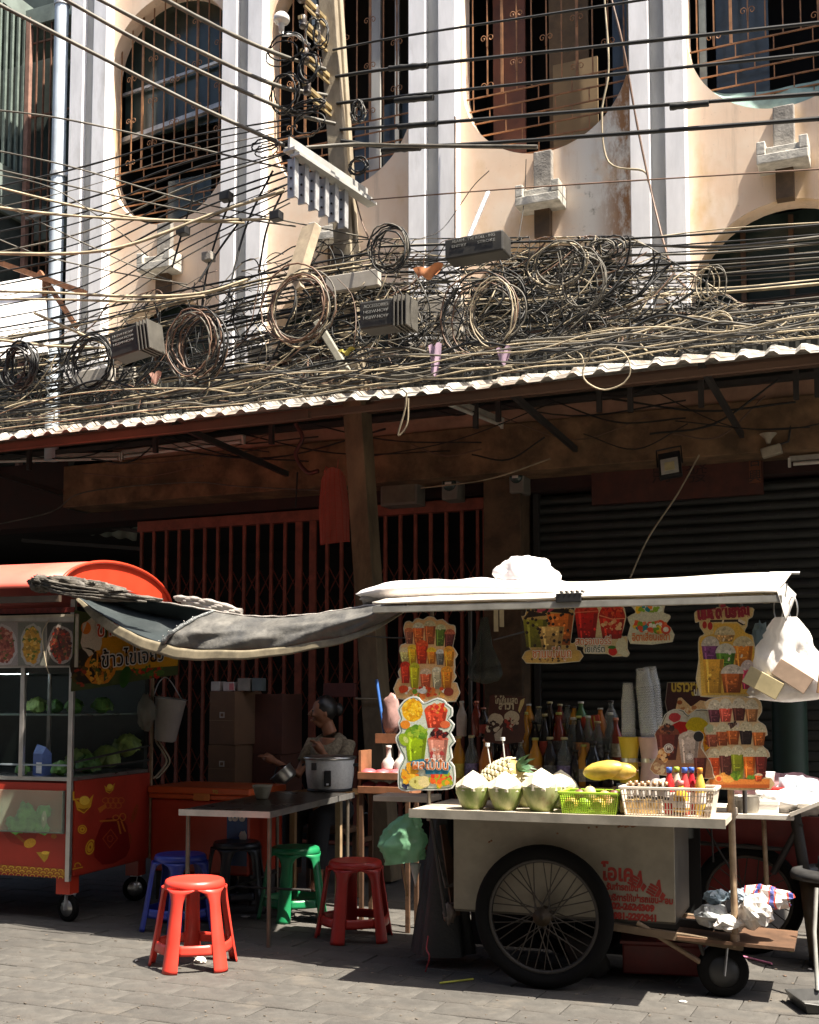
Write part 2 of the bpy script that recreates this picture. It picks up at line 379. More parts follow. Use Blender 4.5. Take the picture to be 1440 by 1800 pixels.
# window grilles: scrolled bars above, a brick-bond grid below
GRILLE = mat('rusty_orange_bars', (.27, .125, .05), .6, var=.35, scale=12)
for k in range(5):
    xc, r, zb, zt, ra, zc = wins[k]; g = MB(); yg = YF + .1; split = 6.98
    def lim(z):
        d = z - (zb + r) if z < zb + r else (z - (zt - r) if z > zt - r else 0); return max(0, r * r - d * d) ** .5
    def lo(x): return zb + r - max(0, r * r - (x - xc) ** 2) ** .5
    def hi(x): return zt - r + max(0, r * r - (x - xc) ** 2) ** .5
    nb = 11; xs = [xc - r + 2 * r * (i + .5) / nb for i in range(nb)]
    for i, x in enumerate(xs):
        if hi(x) > split: g.bar((x, yg, max(split, lo(x))), (x, yg, hi(x)), *((.024, .012) if i % 5 == 2 else (.011, .011)))
    z = split; row = 0
    while z > zb + .05:
        L = lim(z); g.bar((xc - L, yg, z), (xc + L, yg, z), .012, .012)
        zn = z - .125
        for i in range(5):
            x = xc - r + 2 * r * (i + .25 + .5 * (row % 2)) / 5
            if abs(x - xc) < min(L, lim(max(zn, zb))) : g.bar((x, yg, z), (x, yg, zn), .009, .009)
        z = zn; row += 1
    rr = random.Random(40 + k)
    for i, x in enumerate(xs):
        if i % 2 == 0: continue
        for q in range(5):
            zz = split + .08 + ((i // 2) % 3) * .17 + q * .46
            if zz > hi(x) - .12 or zz < lo(x) + .05: continue
            for s in (-1, 1):                  # a pair of scrolls springing from the bar
                pts = [(x + s * .004, yg - .008, zz - .07), (x + s * .006, yg - .008, zz)]
                pts += [(x + s * (.036 - .031 * (1 - t / 9.5) * math.cos(t)), yg - .008, zz + .012 + .036 * (1 - t / 9.5) * math.sin(t)) for t in [.45 * q2 for q2 in range(1, 17)]]
                g.tube(pts, .0042, 4, smooth=False)
    g.build('window_grille', GRILLE, house, world=True, kind='stuff')
# what is seen behind the bars
GLASSD = mat('dim_green_glass', (.03, .045, .04), .15, var=.4, scale=2)
GLASSB = mat('dim_blue_glass', (.035, .045, .05), .15, var=.4, scale=2)
BROWNC = mat('brown_door_leaf', (.13, .042, .02), .6, var=.35, scale=4)
KRAFT = mat('kraft_sheet', (.25, .17, .085), .8, var=.12, scale=4)
def back(name, m_, x0, x1, y, z0, z1, dy=.03):
    m = MB(); m.box(x0, x1, y, y + dy, z0, z1); return m.build(name, m_, house, world=True)
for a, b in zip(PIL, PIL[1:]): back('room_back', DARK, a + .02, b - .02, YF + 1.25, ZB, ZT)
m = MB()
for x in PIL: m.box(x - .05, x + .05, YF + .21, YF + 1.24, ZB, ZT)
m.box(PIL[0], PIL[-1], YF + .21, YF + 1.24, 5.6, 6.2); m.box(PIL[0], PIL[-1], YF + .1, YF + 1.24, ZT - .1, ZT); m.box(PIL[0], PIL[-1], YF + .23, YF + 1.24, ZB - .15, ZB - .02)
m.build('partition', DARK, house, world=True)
x1 = wins[0][0]
back('window_pane', GLASSD, x1 - .8, x1 + .8, YF + .32, 7.45, 9.2)
m = MB(); m.bar((x1 - .8, YF + .25, 7.42), (x1 + .8, YF + .25, 7.62), .05, .05); m.bar((x1 - .8, YF + .27, 7.95), (x1 + .8, YF + .27, 8.1), .03, .03); m.build('sash_rail', GALV, house, world=True)
back('window_pane', GLASSD, x1 - .35, x1 + .2, YF + .5, 6.35, 7.0)
x2 = wins[1][0]
back('window_pane', GLASSB, x2 + .0, x2 + .75, YF + .35, 6.3, 7.25); back('door_post', GREY_PAINT, x2 + .18, x2 + .3, YF + .3, 6.3, 8.9); back('door_post', GREY_PAINT, x2 + .46, x2 + .5, YF + .3, 6.3, 8.9)
x3 = wins[2][0]
back('door_leaf', BROWNC, x3 - .62, x3 - .3, YF + .4, 6.2, 9); back('kraft_sheet', KRAFT, x3 + .0, x3 + .42, YF + .3, 6.3, 7.25); back('kraft_sheet', mat('dim_kraft', (.13, .085, .045), .8), x3 - .08, x3 + .3, YF + .45, 6.3, 9)
back('window_pane', GLASSB, x3 + .55, x3 + .8, YF + .35, 6.3, 9); back('door_post', mat('olive_post', (.16, .14, .085), .7), x3 + .7, x3 + .8, YF + .28, 6.3, 9)
for r_, s in enumerate(('BOX NO. 24', 'NET WT 18 KG', 'MADE IN THAILAND')):
    pass
x4 = wins[3][0]
back('door_post', mat('pale_teal_frame', (.3, .36, .36), .6), x4 - .72, x4 - .66, YF + .25, 6.4, 9); back('window_pane', GLASSB, x4 - .6, x4 - .15, YF + .4, 6.6, 9)
m = MB(); m.box(x4 + .3, x4 + .7, YF + .22, YF + .5, 6.55, 7.0); m.lathe([(0, 0), (.13, 0), (.15, .01), (.13, .02)], 20, Matrix.Translation((x4 + .5, YF + .21, 6.78)) @ Matrix.Rotation(R(90), 4, 'X')); m.build('air_unit', GREY_PAINT, house, world=True)
m = MB(); m.sheet(lambda u, v: (x4 - .62 + 1.24 * u, YF + .06 + .05 * v + .01 * math.sin(u * 20), 6.3 + .785 - (.785 ** 2 - (.62 - 1.24 * u) ** 2) ** .5 + (.19 * (1 - (2 * u - 1) ** 2) + .02) * v), 30, 5); m.build('teal_cloth', mat('faded_teal_cloth', (.24, .36, .33), .9), house, world=True)
for k in range(5):                              # mezzanine panes, far back behind the arches
    xc, r, zb, zt, ra, zc = wins[k]; back('mezzanine_pane', GLASSD, xc - ra + .02, xc + ra - .02, YF + .4, ZB, 5.55)
    m = MB()
    for i in range(3): m.box(xc - ra * .5 + i * ra * .5 - .02, xc - ra * .5 + i * ra * .5 + .02, YF + .33, YF + .38, ZB, 5.5)
    m.box(xc - ra, xc + ra, YF + .32, YF + .385, 4.72, 4.78); m.build('mezzanine_frame', DKWOOD, house, world=True)
m = MB(); m.box(-12, 3, YF - .035, YF + .18, ZB + .03, 4.62); m.build('louvre_band', mat('dark_louvre', (.022, .024, .02), .8, var=.4, scale=3), house, world=True)
m = MB()
for i in range(140): m.box(-9.5 + i * .085, -9.47 + i * .085, YF - .055, YF - .036, ZB + .1, 4.6)
m.build('louvre_fin', mat('dark_louvre_fin', (.045, .045, .036), .7), house, world=True, kind='stuff')
# ground floor: stained lintel, header, pillar, ceiling
PKB = mat('pink_beige_strip', (.36, .22, .15), .8, var=.25, scale=4, dirt=(.17, .11, .07))
m = MB(); m.box(-7.7, 3, YF - .02, YF + .3, 3.93, ZB + .02); m.box(-7.7, 3, YF - .015, YF + .3, 3.84, 3.93); m.build('band', PKB, house, world=True)
m = MB(); m.box(-8.3, 3, YF - .05, YF + .36, 3.4, 3.84); m.build('lintel', mat('mottled_brown_lintel', (.2, .12, .062), .85, var=.55, scale=4, bump=.5, dirt=(.05, .032, .018), dirt_amt=(.5, .7)), house, world=True, bevel=.01)
m = MB(); m.box(-12, 3, YF + .36, YF + .7, 3.29, 4.0); m.build('header', mat('dark_maroon_header', (.03, .01, .008), .8, var=.4, scale=4), house, world=True)
m = MB(); m.box(-3.70, -3.34, YF + .2, YF + .6, 0, 3.4); m.build('pillar', BROWN_CONC, house, world=True, bevel=.01)
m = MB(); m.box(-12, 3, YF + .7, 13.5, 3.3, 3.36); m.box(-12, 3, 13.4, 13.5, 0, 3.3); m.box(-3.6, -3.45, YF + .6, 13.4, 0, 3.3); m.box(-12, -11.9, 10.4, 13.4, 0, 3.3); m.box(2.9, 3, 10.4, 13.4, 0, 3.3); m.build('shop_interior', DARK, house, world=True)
# ------------------------------------------------------------------ neighbour on the left: recessed dark bay with cage bars
nb_ = thing('neighbour_building', 'shadowed green grey building with rusty cage bars left of the downpipe', 'building', (-9.3, 10.8, 0))
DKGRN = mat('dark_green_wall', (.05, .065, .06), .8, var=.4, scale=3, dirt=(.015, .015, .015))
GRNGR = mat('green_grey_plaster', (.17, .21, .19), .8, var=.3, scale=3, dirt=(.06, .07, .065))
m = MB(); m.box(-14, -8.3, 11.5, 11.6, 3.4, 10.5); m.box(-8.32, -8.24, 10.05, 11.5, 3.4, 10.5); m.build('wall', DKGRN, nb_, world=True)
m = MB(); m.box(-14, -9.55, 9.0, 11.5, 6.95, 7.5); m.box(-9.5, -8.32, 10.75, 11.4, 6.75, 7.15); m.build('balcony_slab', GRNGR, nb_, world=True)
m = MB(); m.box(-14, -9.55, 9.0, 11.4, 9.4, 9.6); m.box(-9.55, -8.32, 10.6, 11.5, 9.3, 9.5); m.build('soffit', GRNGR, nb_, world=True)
m = MB(); m.bar((-9.5, 10.62, 3.6), (-9.5, 10.62, 9.4), .06, .06); m.build('cage_post', mat('pinkish_rusty_post', (.3, .17, .13), .7, var=.3), nb_, world=True)
m = MB()
for i in range(11): m.bar((-9.4 + i * .105, 10.64, 4), (-9.4 + i * .105, 10.64, 9.35), .018, .018)
for z in (4.6, 5.5, 6.4, 7.3, 8.2, 9.1):
    m.bar((-9.48, 10.65, z), (-8.33, 10.65, z), .02, .02)
m.build('cage_bars', mat('brown_cage_bars', (.16, .075, .045), .7, var=.3), nb_, world=True, kind='stuff')
m = MB()
for i in range(16): m.bar((-9.56, 9.1 + i * .1, 7.5), (-9.56, 9.1 + i * .1, 9.4), .03, .03)
m.build('screen_slats', mat('green_slats', (.13, .17, .15), .7), nb_, world=True, kind='stuff')
m = MB(); m.box(-9.3, -8.8, 11.0, 11.05, 8.35, 8.8); m.build('window_pane', GLASSB, nb_, world=True)
m = MB(); m.bar((-9.45, 10.58, 6.95), (-8.33, 10.58, 7.0), .035, .035); m.build('rail', GALV, nb_, world=True)
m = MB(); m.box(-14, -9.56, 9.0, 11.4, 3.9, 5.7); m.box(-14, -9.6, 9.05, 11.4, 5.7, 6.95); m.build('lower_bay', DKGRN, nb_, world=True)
# downpipe
pp = thing('drain_pipe', 'pale blue downpipe running down beside the leftmost pilaster', 'pipe', (-8.42, 9.9, 3.9))
PIPE = mat('pale_blue_pvc', (.50, .58, .66), .75, var=.1, scale=3, dirt=(.3, .33, .34))
m = MB(); m.tube([(-8.42, 9.9, 3.9), (-8.42, 9.9, 10)], .075, 14); m.build('pipe', PIPE, pp, world=True)
for z in (4.85, 6.98, 8.9):
    m = MB(); m.tube([(-8.42, 9.9, z), (-8.42, 9.9, z + .05)], .086, 14); m.box(-8.36, -8.26, 9.88, 9.93, z, z + .04); m.build('clamp', GALV, pp, world=True)
# bright signboard at the left edge
a, b = at(-60, 485, 8.7), at(78, 612, 8.7)
sb = thing('signboard', 'slanting blank white panel high at the left edge on a brown bracket', 'sign panel', ((a.x + b.x) / 2, 8.75, b.z))
m = MB(); b2 = at(78, 618, 8.2); a2 = at(78, 485, 9.1); m.add([(b2.x - 1.4, 8.25, b2.z), (b2.x, 8.25, b2.z), (a2.x, 9.1, a2.z), (a2.x - 1.4, 9.1, a2.z)], [(0, 1, 2, 3)]); m.build('panel', mat('white_sign_face', (.8, .78, .76), .5, var=.05), sb, world=True, solid=.03)
m = MB(); m.bar(at(-20, 455, 8.82), at(150, 515, 8.82), .05, .05); m.bar(at(70, 478, 8.83), at(135, 575, 8.83), .04, .04); m.bar(at(78, 490, 8.84), at(78, 620, 8.84), .03, .03); m.build('bracket', RUST, sb, world=True)

# ------------------------------------------------------------------ corrugated awning
EY, EZ = 7.1, 3.44
aw = thing('corrugated_awning', 'long corrugated metal awning with sunlit scalloped edge under the cables', 'awning', (-4.5, 9.0, 3.4))
TIN = mat('weathered_zinc_sheet', (.42, .4, .36), .5, metal=.25, var=.3, scale=5, dirt=(.2, .13, .08), dirt_amt=(.48, .7))
prof = [(0, 0), (.085, 0), (.115, .03), (.14, .03), (.17, 0)]
xs = []; n = int(11.6 / .17)
for i in range(n):
    for dx, dz in prof[:-1]: xs.append((-10.6 + i * .17 + dx, dz))
sh = [(xs, 8.0)]
def sag(x): return .014 * noise.noise(Vector((x * .9, 1, 3))) + .010 * noise.noise(Vector((x * 3.3, 5, 2)))
m = MB(); rows = [(EY - .03, EZ - .055), (EY + .05, EZ - .004), (8.6, EZ + .37), (9.96, EZ + .70)]
vsx = [(x, y + (.035 * noise.noise(Vector((math.floor(x / .68), 3.3, 1))) if q < 2 else 0), z + dz * (1 if q else .8) + sag(x)) for q, (y, z) in enumerate(rows) for x, dz in xs]; k = len(xs)
m.add(vsx, [(j * k + i, j * k + i + 1, (j + 1) * k + i + 1, (j + 1) * k + i) for j in range(3) for i in range(k - 1)])
m.build('roof_sheet', TIN, aw, world=True, solid=.002)
BRN = mat('brown_painted_timber', (.075, .04, .024), .75, var=.35, scale=5, stretch=(.3, 1, 1))
m = MB(); m.box(-10.6, -3.9, EY + .10, EY + .14, EZ - .10, EZ - .05); m.box(-3.9, 1, EY + .11, EY + .15, EZ - .09, EZ - .05); m.build('fascia', BRN, aw, world=True)
m = MB(); m.box(-10.6, 1, 8.5, 8.55, EZ + .24, EZ + .33); m.build('purlin', BRN, aw, world=True)
m = MB(); m.bar((-10.6, 9.9, 3.98), (1, 9.9, 3.98), .05, .05); m.build('purlin', mat('dark_iron', (.03, .027, .025), .6), aw, world=True)
IRON = mat('dark_iron', (.03, .027, .025), .6)
for x in (-8.3, -5.6, -2.75, -1.35):
    m = MB(); m.bar((x, 8.0, EZ + .2), (x, 9.93, 3.55), .035, .05); m.build('strut', IRON, aw, world=True)
for x in (-8.1, -6.6, -5.35, -4.5, -3.4, -3.2, -2.35, -2.1, -1.55, -.85, -.7):
    m = MB(); m.bar((x, 9.2, EZ + .5), (x, 9.2, 3.62 + .1 * ((x * 7) % 1)), .04, .04); m.build('hanger', IRON, aw, world=True)
# ------------------------------------------------------------------ utility pole
pb = at(662, 1250, 8.5); pt = at(578, -60, 8.5)
dv = (pt - pb).normalized(); base = pb - dv * (pb.z / dv.z)
pole = thing('utility_pole', 'leaning concrete utility pole rising through the awning into the cables', 'utility pole', base)
CONCP = mat('weathered_pole_concrete', (.33, .28, .2), .85, var=.25, scale=6, bump=.35, dirt=(.12, .085, .05), dirt_amt=(.45, .7), stretch=(1, 1, .4))
CONCL = mat('brown_lower_pole', (.16, .115, .065), .85, var=.35, scale=6, bump=.35, dirt=(.05, .035, .02), dirt_amt=(.45, .68), stretch=(1, 1, .4))  # darker brown copy of the pole concrete for the lower shaft
top = base + dv * ((9.6 - base.z) / dv.z)
m = MB(); q = dv.to_track_quat('Z', 'Y').to_matrix().to_4x4(); L = (top - base).length
for (x0, x1) in ((-.09, -.025), (.025, .09)):
    m.box(x0, x1, -.075, .075, 5.1, L, m=Matrix.Translation(base) @ q)
m.box(-.025, .025, -.045, .045, 5.1, L, m=Matrix.Translation(base) @ q); m.box(-.095, .095, -.08, .08, 4.0, 5.1, m=Matrix.Translation(base) @ q)
m.build('shaft', CONCP, pole, world=True, bevel=.008)
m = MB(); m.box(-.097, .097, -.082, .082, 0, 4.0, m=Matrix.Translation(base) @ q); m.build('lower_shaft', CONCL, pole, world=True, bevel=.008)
def onp(z, dx=0, dy=0): return base + dv * ((z - base.z) / dv.z) + Vector((dx, dy, 0))
GLZ = mat('white_glazed_porcelain', (.75, .74, .7), .2, var=.08); GLB = mat('brown_glazed_porcelain', (.075, .06, .05), .35)
OCH = mat('ochre_painted_iron', (.28, .21, .1), .6, var=.3)
for i, z in enumerate((6.22, 6.5, 6.78, 7.0)):    # racks reaching towards the street
    m = MB(); m.bar(onp(z, -.02, 0), onp(z + .02, -.05, -.5), .03, .03); m.bar(onp(z - .06, -.02, 0), onp(z - .05, -.05, -.4), .018, .018)
    arm = m.build('rack_arm', OCH, pole, world=True)
    for d in (-.22, -.46):
        p = onp(z, -.04, d); mm = MB(); mm.lathe([(0, -.05), (.03, -.05), (.034, -.03), (.024, -.015), (.036, 0), (.024, .02), (.03, .04), (.02, .05), (0, .052)], 12, Matrix.Translation(p)); mm.build('insulator', GLB, arm, world=True)
m = MB(); m.lathe([(0, -.11), (.022, -.11), (.026, -.05), (.03, -.03), (.06, -.025), (.068, -.01), (.064, .02), (.045, .045), (0, .055)], 18, Matrix.Translation(at(495, 34, 8.2))); m.build('cap_insulator', GLZ, pole, world=True)
m = MB(); m.tube([at(495, 40, 8.2), at(497, 62, 8.2), at(520, 60, 8.25), at(545, 80, 8.35)], .014, 6); m.build('steel_pin', GALV, pole, world=True)
m = MB(); m.box(-.07, .07, -.16, -.1, 7.0, 7.55, m=Matrix.Translation(base) @ q); m.build('equipment_box', mat('grey_blue_box', (.22, .27, .29), .5), pole, world=True, bevel=.01)
m = MB(); m.box(-.1, .1, -.14, -.1, 7.56, 7.62, m=Matrix.Translation(base) @ q); m.build('box_lid', WHITE, pole, world=True)
# galvanised crossarm with hanging plates
A, B = at(508, 262, 7.55), at(645, 352, 8.55)
m = MB(); m.bar(A, B, .11, .02); m.bar(A + Vector((0, 0, .05)), B + Vector((0, 0, .05)), .02, .09); m.bar(A + Vector((.05, 0, -.05)), B + Vector((.05, 0, -.05)), .09, .02)
ca = m.build('crossarm', mat('bright_galvanised_arm', (.42, .42, .4), .55, metal=.3, var=.15), pole, world=True)
for i in range(6):
    p = A.lerp(B, .04 + i * .125)
    m = MB(); m.box(p.x - .035, p.x + .035, p.y - .008, p.y + .008, p.z - .36, p.z - .06); m.box(p.x + .03, p.x + .04, p.y - .03, p.y + .03, p.z - .36, p.z + .0); m.build('hanger_plate', GALV, ca, world=True)
    m = MB()
    for dz in (.13, .21, .29): m.lathe([(0, 0), (.009, 0), (.009, .006), (0, .006)], 8, Matrix.Translation((p.x - .005, p.y - .0085, p.z - dz)) @ Matrix.Rotation(R(90), 4, 'X'))
    m.build('bolt_hole', BLACK, ca, world=True)
# ------------------------------------------------------------------ folding gate
YG = 10.42
gate = thing('folding_gate', 'closed red oxide folding lattice gate across the left shopfront', 'gate', (-5.7, YG, 0))
for z0, z1 in ((3.16, 3.27), (0, .03)): m = MB(); m.box(-7.66, -3.72, YG - .045, YG + .05, z0, z1); m.build('rail', REDIRON, gate, world=True, bevel=.004)
gb = None
xs = [-7.62 + i * .158 for i in range(25)] + [-3.74]
for i, x in enumerate(xs):
    wdt = .075 if i in (12, 13) or i == len(xs) - 1 else .034
    m = MB(); m.box(x - wdt / 2, x + wdt / 2, YG - .028, YG + .0, .03, 3.16); m.build('gate_bar', REDIRON, gate, world=True, bevel=.003)
m = MB()
for i in range(24):
    a, b = xs[i], xs[i + 1]
    for zc in (2.42, 1.52, .62):
        for dz in (.14, -.14):
            z0 = zc + dz - .14; z1 = zc + dz + .14
            m.bar((a, YG + .008, z0), (b, YG + .008, z1), .018, .005); m.bar((a, YG + .016, z1), (b, YG + .016, z0), .018, .005)
m.build('lattice', REDIRON, gate, world=True, kind='stuff')
# roller shutter
shut = thing('roller_shutter', 'closed dark grey roller shutter behind the drinks cart', 'shutter', (-1.6, 10.5, 0))
SLAT = mat('dark_green_grey_slat', (.024, .026, .023), .5, metal=.2, var=.3, scale=4)
me0 = None
for i in range(38):
    z = .03 + i * .085
    if me0 is None:
        m = MB(); pr_ = [(0, 0), (-.012, .012), (-.018, .042), (-.012, .072), (0, .083)]
        vs = [(x, dy, dz) for x in (-1.72, 1.9) for dy, dz in pr_] + [(x, dy + .006, dz) for x in (-1.72, 1.9) for dy, dz in pr_]
        m.add(vs, [(j, j + 1, 5 + j + 1, 5 + j) for j in range(4)], smooth=True); o = m.build('slat', SLAT, shut); me0 = o.data
    else:
        o = bpy.data.objects.new('slat', me0); col.objects.link(o); o.parent = shut
    o.location = (0, 0, z)
m = MB()
for i in range(4, 38):
    if 26 <= i < 37:
        for q in range(9):
            x = -1.55 + q * .36 + .18 * (i % 2) + .06 * ((i * 5 + q * 3) % 4); m.box(x, x + .15, -.026, -.0185, .03 + i * .085 + .03, .03 + i * .085 + .052)
m.build('vent_slot', BLACK, shut, kind='stuff')
for x in (-3.30, .3):
    m = MB(); m.box(x, x + .05, YG + .02, YG + .12, 0, 3.28); m.build('guide_rail', IRON, shut, world=True)
# left opening: dim translucent sheets deep in the passage
cp = thing('passage_canopy', 'dim greenish corrugated sheets under the roof left of the gate', 'canopy', (-8.6, 10.8, 2.9))
m = MB()
a, b, c_, d_ = at(50, 925, 11.2), at(60, 890, 10.6), at(245, 905, 10.6), at(240, 950, 11.2)
m.sheet(lambda u, v: (a.lerp(d_, u)).lerp(b.lerp(c_, u), v) + Vector((0, 0, .012 * math.sin(u * 50))), 60, 3); m.build('sheet', mat('dim_green_sheet', (.3, .36, .3), .6), cp, world=True)
m = MB(); m.bar(at(40, 905, 10.9), at(250, 935, 10.9), .04, .04); m.bar(at(40, 950, 10.9), at(250, 965, 10.9), .04, .04); m.build('batten', IRON, cp, world=True)
# ------------------------------------------------------------------ fittings under the awning
TUBEW = mat('dusty_tube_white', (.62, .6, .54), .4, var=.1)
def tube_light(pa, pb, label, r=.016):
    a, b = Vector(pa), Vector(pb); t = thing('tube_light', label, 'light fitting', (a + b) / 2, 0, 'unlit fluorescent tubes under the awning')
    u = (b - a).normalized()
    m = MB(); m.tube([a + u * .03, b - u * .03], r, 8); m.build('tube', TUBEW, t, world=True)
    m = MB(); m.bar(a + Vector((0, .012, .045)), b + Vector((0, .012, .045)), .045, .04); m.build('batten', mat('grey_enamel', (.4, .38, .33), .5), t, world=True)
    for p in (a, b):
        m = MB(); m.bar(p + Vector((0, 0, -.025)), p + Vector((0, 0, .05)), .02, .04); m.build('end_holder', TUBEW, t, world=True)
tube_light(at(766, 702, 8.55), at(882, 748, 9.75), 'unlit tube light slanting below the awning right of the pole')
tube_light(at(-30, 812, 9.9), at(212, 806, 9.9), 'unlit tube light at the left edge under the awning')
tube_light(at(216, 803, 9.9), at(428, 776, 9.5), 'unlit tube light rising towards the pole beside the left edge one')
tube_light(at(392, 852, 10.1), at(562, 836, 10.1), 'long unlit tube light just above the red gate')
tube_light(at(1074, 806, 10.1), at(1340, 788, 10.1), 'long unlit tube light behind the black floodlight')
tube_light(at(1388, 816, 10.1), at(1500, 808, 10.1), 'unlit tube light at the right edge under the awning')
fl = at(1177, 815, 9.6); ft = thing('floodlight', 'small black square floodlight hanging over the roller shutter', 'floodlight', fl)
m = MB(); T = Matrix.Rotation(R(-25), 4, 'X') @ Matrix.Rotation(R(-8), 4, 'Y')
m.box(-.09, .09, -.0, .05, -.12, .12, m=T); m.build('housing', BLACK, ft, bevel=.008)
m = MB(); m.box(-.07, .07, -.006, -.001, -.10, .05, m=T); fg = m.build('lens', mat('pale_lamp_lens', (.55, .55, .5), .15), ft)
m = MB(); m.box(-.04, .04, -.012, -.0065, -.07, .01, m=T); m.build('lamp_chip', mat('yellow_chip', (.6, .55, .3), .3), fg)
m = MB(); m.tube([T @ Vector((-.1, .02, 0)), T @ Vector((-.1, .02, .17)), T @ Vector((.1, .02, .17)), T @ Vector((.1, .02, 0))], .008, 5, smooth=False); m.build('yoke', BLACK, ft)
def meter(px, py, w_, h_, label, name='electric_meter', cat='electric meter'):
    p = at(px, py, 10.22); t = thing(name, label, cat, p, 0, 'boxes on the header above the gate')
    m = MB(); m.box(-w_ / 2, w_ / 2, -.07, .14, -h_ / 2, h_ / 2); m.build('case', mat('grey_meter_case', (.19, .18, .155), .6, var=.15), t, bevel=.012)
    if name == 'electric_meter':
        m = MB(); m.lathe([(0, .03), (w_ * .36, .03), (w_ * .42, 0)], 16, Matrix.Translation((0, -.07, h_ * .12)) @ Matrix.Rotation(R(90), 4, 'X')); d = m.build('dial_glass', GLASSD, t)
        m = MB(); m.box(-w_ * .2, w_ * .2, -.104, -.1005, h_ * .06, h_ * .17); m.build('counter_window', TUBEW, d)
    else:
        m = MB(); m.box(-w_ * .44, w_ * .44, -.078, -.0705, -h_ * .42, h_ * .42); m.build('door', mat('olive_cabinet_door', (.15, .14, .1), .6), t, bevel=.004)
meter(795, 858, .16, .24, 'grey electric meter under the beam, left one of the pair'); meter(912, 846, .14, .23, 'grey electric meter on the pillar, right one of the pair')
meter(706, 862, .38, .3, 'flat grey metal cabinet right behind the pole above the gate', 'meter_cabinet', 'cabinet')
# dark red shop sign with vertical characters
p0, p1 = at(1040, 800, 10.3), at(1342, 868, 10.3)
sg = thing('shop_sign', 'dark red shop sign board with faded Chinese characters above the shutter', 'sign', ((p0.x + p1.x) / 2, 10.3, p1.z))
m = MB(); m.box(p0.x, p1.x, 10.29, 10.33, p1.z, p0.z); m.build('board', mat('dark_red_board', (.075, .02, .012), .6, var=.3), sg, world=True)
ORC = mat('faded_orange_ink', (.26, .1, .035), .6)
a, b = at(1316, 792, 10.27), at(1338, 848, 10.27)
m = MB(); m.box(a.x, b.x, 10.27, 10.285, b.z, a.z); m.build('strip', mat('dull_red_strip', (.16, .05, .02), .6), sg, world=True)
for i, ch in enumerate('合興'): text(ch, 'character', .11, BLACK, sg, Matrix.Translation(Vector(((a.x + b.x) / 2, 10.268, a.z - .13 - i * .13)) - Vector(((p0.x + p1.x) / 2, 10.3, p1.z))) @ UPRIGHT)
for i, (px, py) in enumerate(((1225, 845), (1165, 845))): text('發財'[i], 'character', .2, mat('dark_ink', (.03, .012, .01), .7), sg, Matrix.Translation(at(px, py, 10.285) - Vector(((p0.x + p1.x) / 2, 10.3, p1.z))) @ UPRIGHT)
cam_p = at(1358, 790, 9.9)
scam = thing('speaker_horn', 'small beige loudspeaker horn under the beam at right', 'loudspeaker', cam_p)
m = MB(); m.box(-.09, .07, -.03, .05, -.05, .03, m=Matrix.Rotation(R(-12), 4, 'Y')); m.build('case', mat('beige_plastic', (.36, .32, .24), .5), scam, bevel=.01)
m = MB(); m.lathe([(.015, 0), (.03, .04), (.07, .08)], 14, Matrix.Translation((-.03, 0, .05))); m.build('horn', mat('beige_plastic', (.36, .32, .24), .5), scam)
m = MB(); m.tube([(.0, 0, .02), (.12, .03, .06), (.14, .06, .2)], .01, 5); m.build('bracket', IRON, scam)
# red net bag hanging by the pole
nbp = at(586, 832, 9.0); nbg = thing('net_bag', 'red mesh net bag hanging on a hook left of the pole', 'net bag', nbp)
NET = film('red_net', (.6, .2, .15), .7, .5)
m = MB()
def netf(u, v):
    a = 2 * math.pi * u; wv = .10 + .035 * min(1, v * 2.2) + .006 * math.sin(6 * a); return (wv * math.cos(a) + .02 * v, .05 * math.sin(a) + .008 * math.sin(3 * a + 4 * v), -.60 * v - .04 * math.cos(2 * a) * (1 - v) + .012 * math.sin(9 * u))
m.sheet(netf, 30, 10); m.build('net', NET, nbg)
m = MB()
for i in range(15):
    m.tube([netf(i / 15, v / 6) for v in range(7)], .003, 3)
for v in range(1, 14): m.tube([netf(i / 20, v / 13) for i in range(20)], .0025, 3, closed=True)
m.build('mesh_cord', mat('red_cord', (.4, .06, .04), .7), nbg, kind='stuff')
m = MB(); m.tube([(0, 0, 0), (-.07, 0, .06), (-.09, 0, .0)], .008, 5); m.tube([(0, 0, 0), (.04, 0, .05), (.05, 0, .12)], .004, 4); m.build('knot', NET, nbg)
# hook strap near the beam, dark hanging cloth
hp = at(523, 790, 9.3); m = MB(); m.tube(smooth_path([at(520, 745, 9.3), at(532, 770, 9.3), at(520, 800, 9.3), at(540, 830, 9.3), at(560, 828, 9.3)]), .02, 6)
tag(m.build('hose', mat('dark_red_brown_hose', (.08, .025, .02), .6), at_base=True), 'dark hose looped under the beam beside the red net bag', 'hose')
# ------------------------------------------------------------------ overhead cables
def cable(pts, r, m_, label, group, k=6, name='cable', cat='cable', n=5):
    P = smooth_path([at(*p) for p in pts], k); b = MB(); ns = rnd.uniform(0, 99); b.tube(P, [r * (1 + .28 * noise.noise(Vector((q * .6, ns, 0)))) for q in range(len(P))], n); o = b.build(name, m_, at_base=True); return tag(o, label, cat, group)
ORD = ['topmost', 'second', 'third', 'fourth', 'fifth', 'lowest']
RG = 'taut cables running right from the pole'
right5 = [([(585, 88, 8.4), (720, 62, 8.4), (1065, 10, 8.4), (1480, -55, 8.4)], .010), ([(590, 135, 8.4), (720, 117, 8.4), (1070, 80, 8.4), (1480, 36, 8.4)], .014), ([(592, 182, 8.4), (720, 168, 8.4), (1070, 132, 8.4), (1480, 90, 8.4)], .014),
          ([(598, 228, 8.4), (720, 220, 8.4), (1070, 192, 8.4), (1480, 162, 8.4)], .016), ([(600, 248, 8.4), (720, 259, 8.4), (1070, 237, 8.4), (1480, 206, 8.4)], .017)]
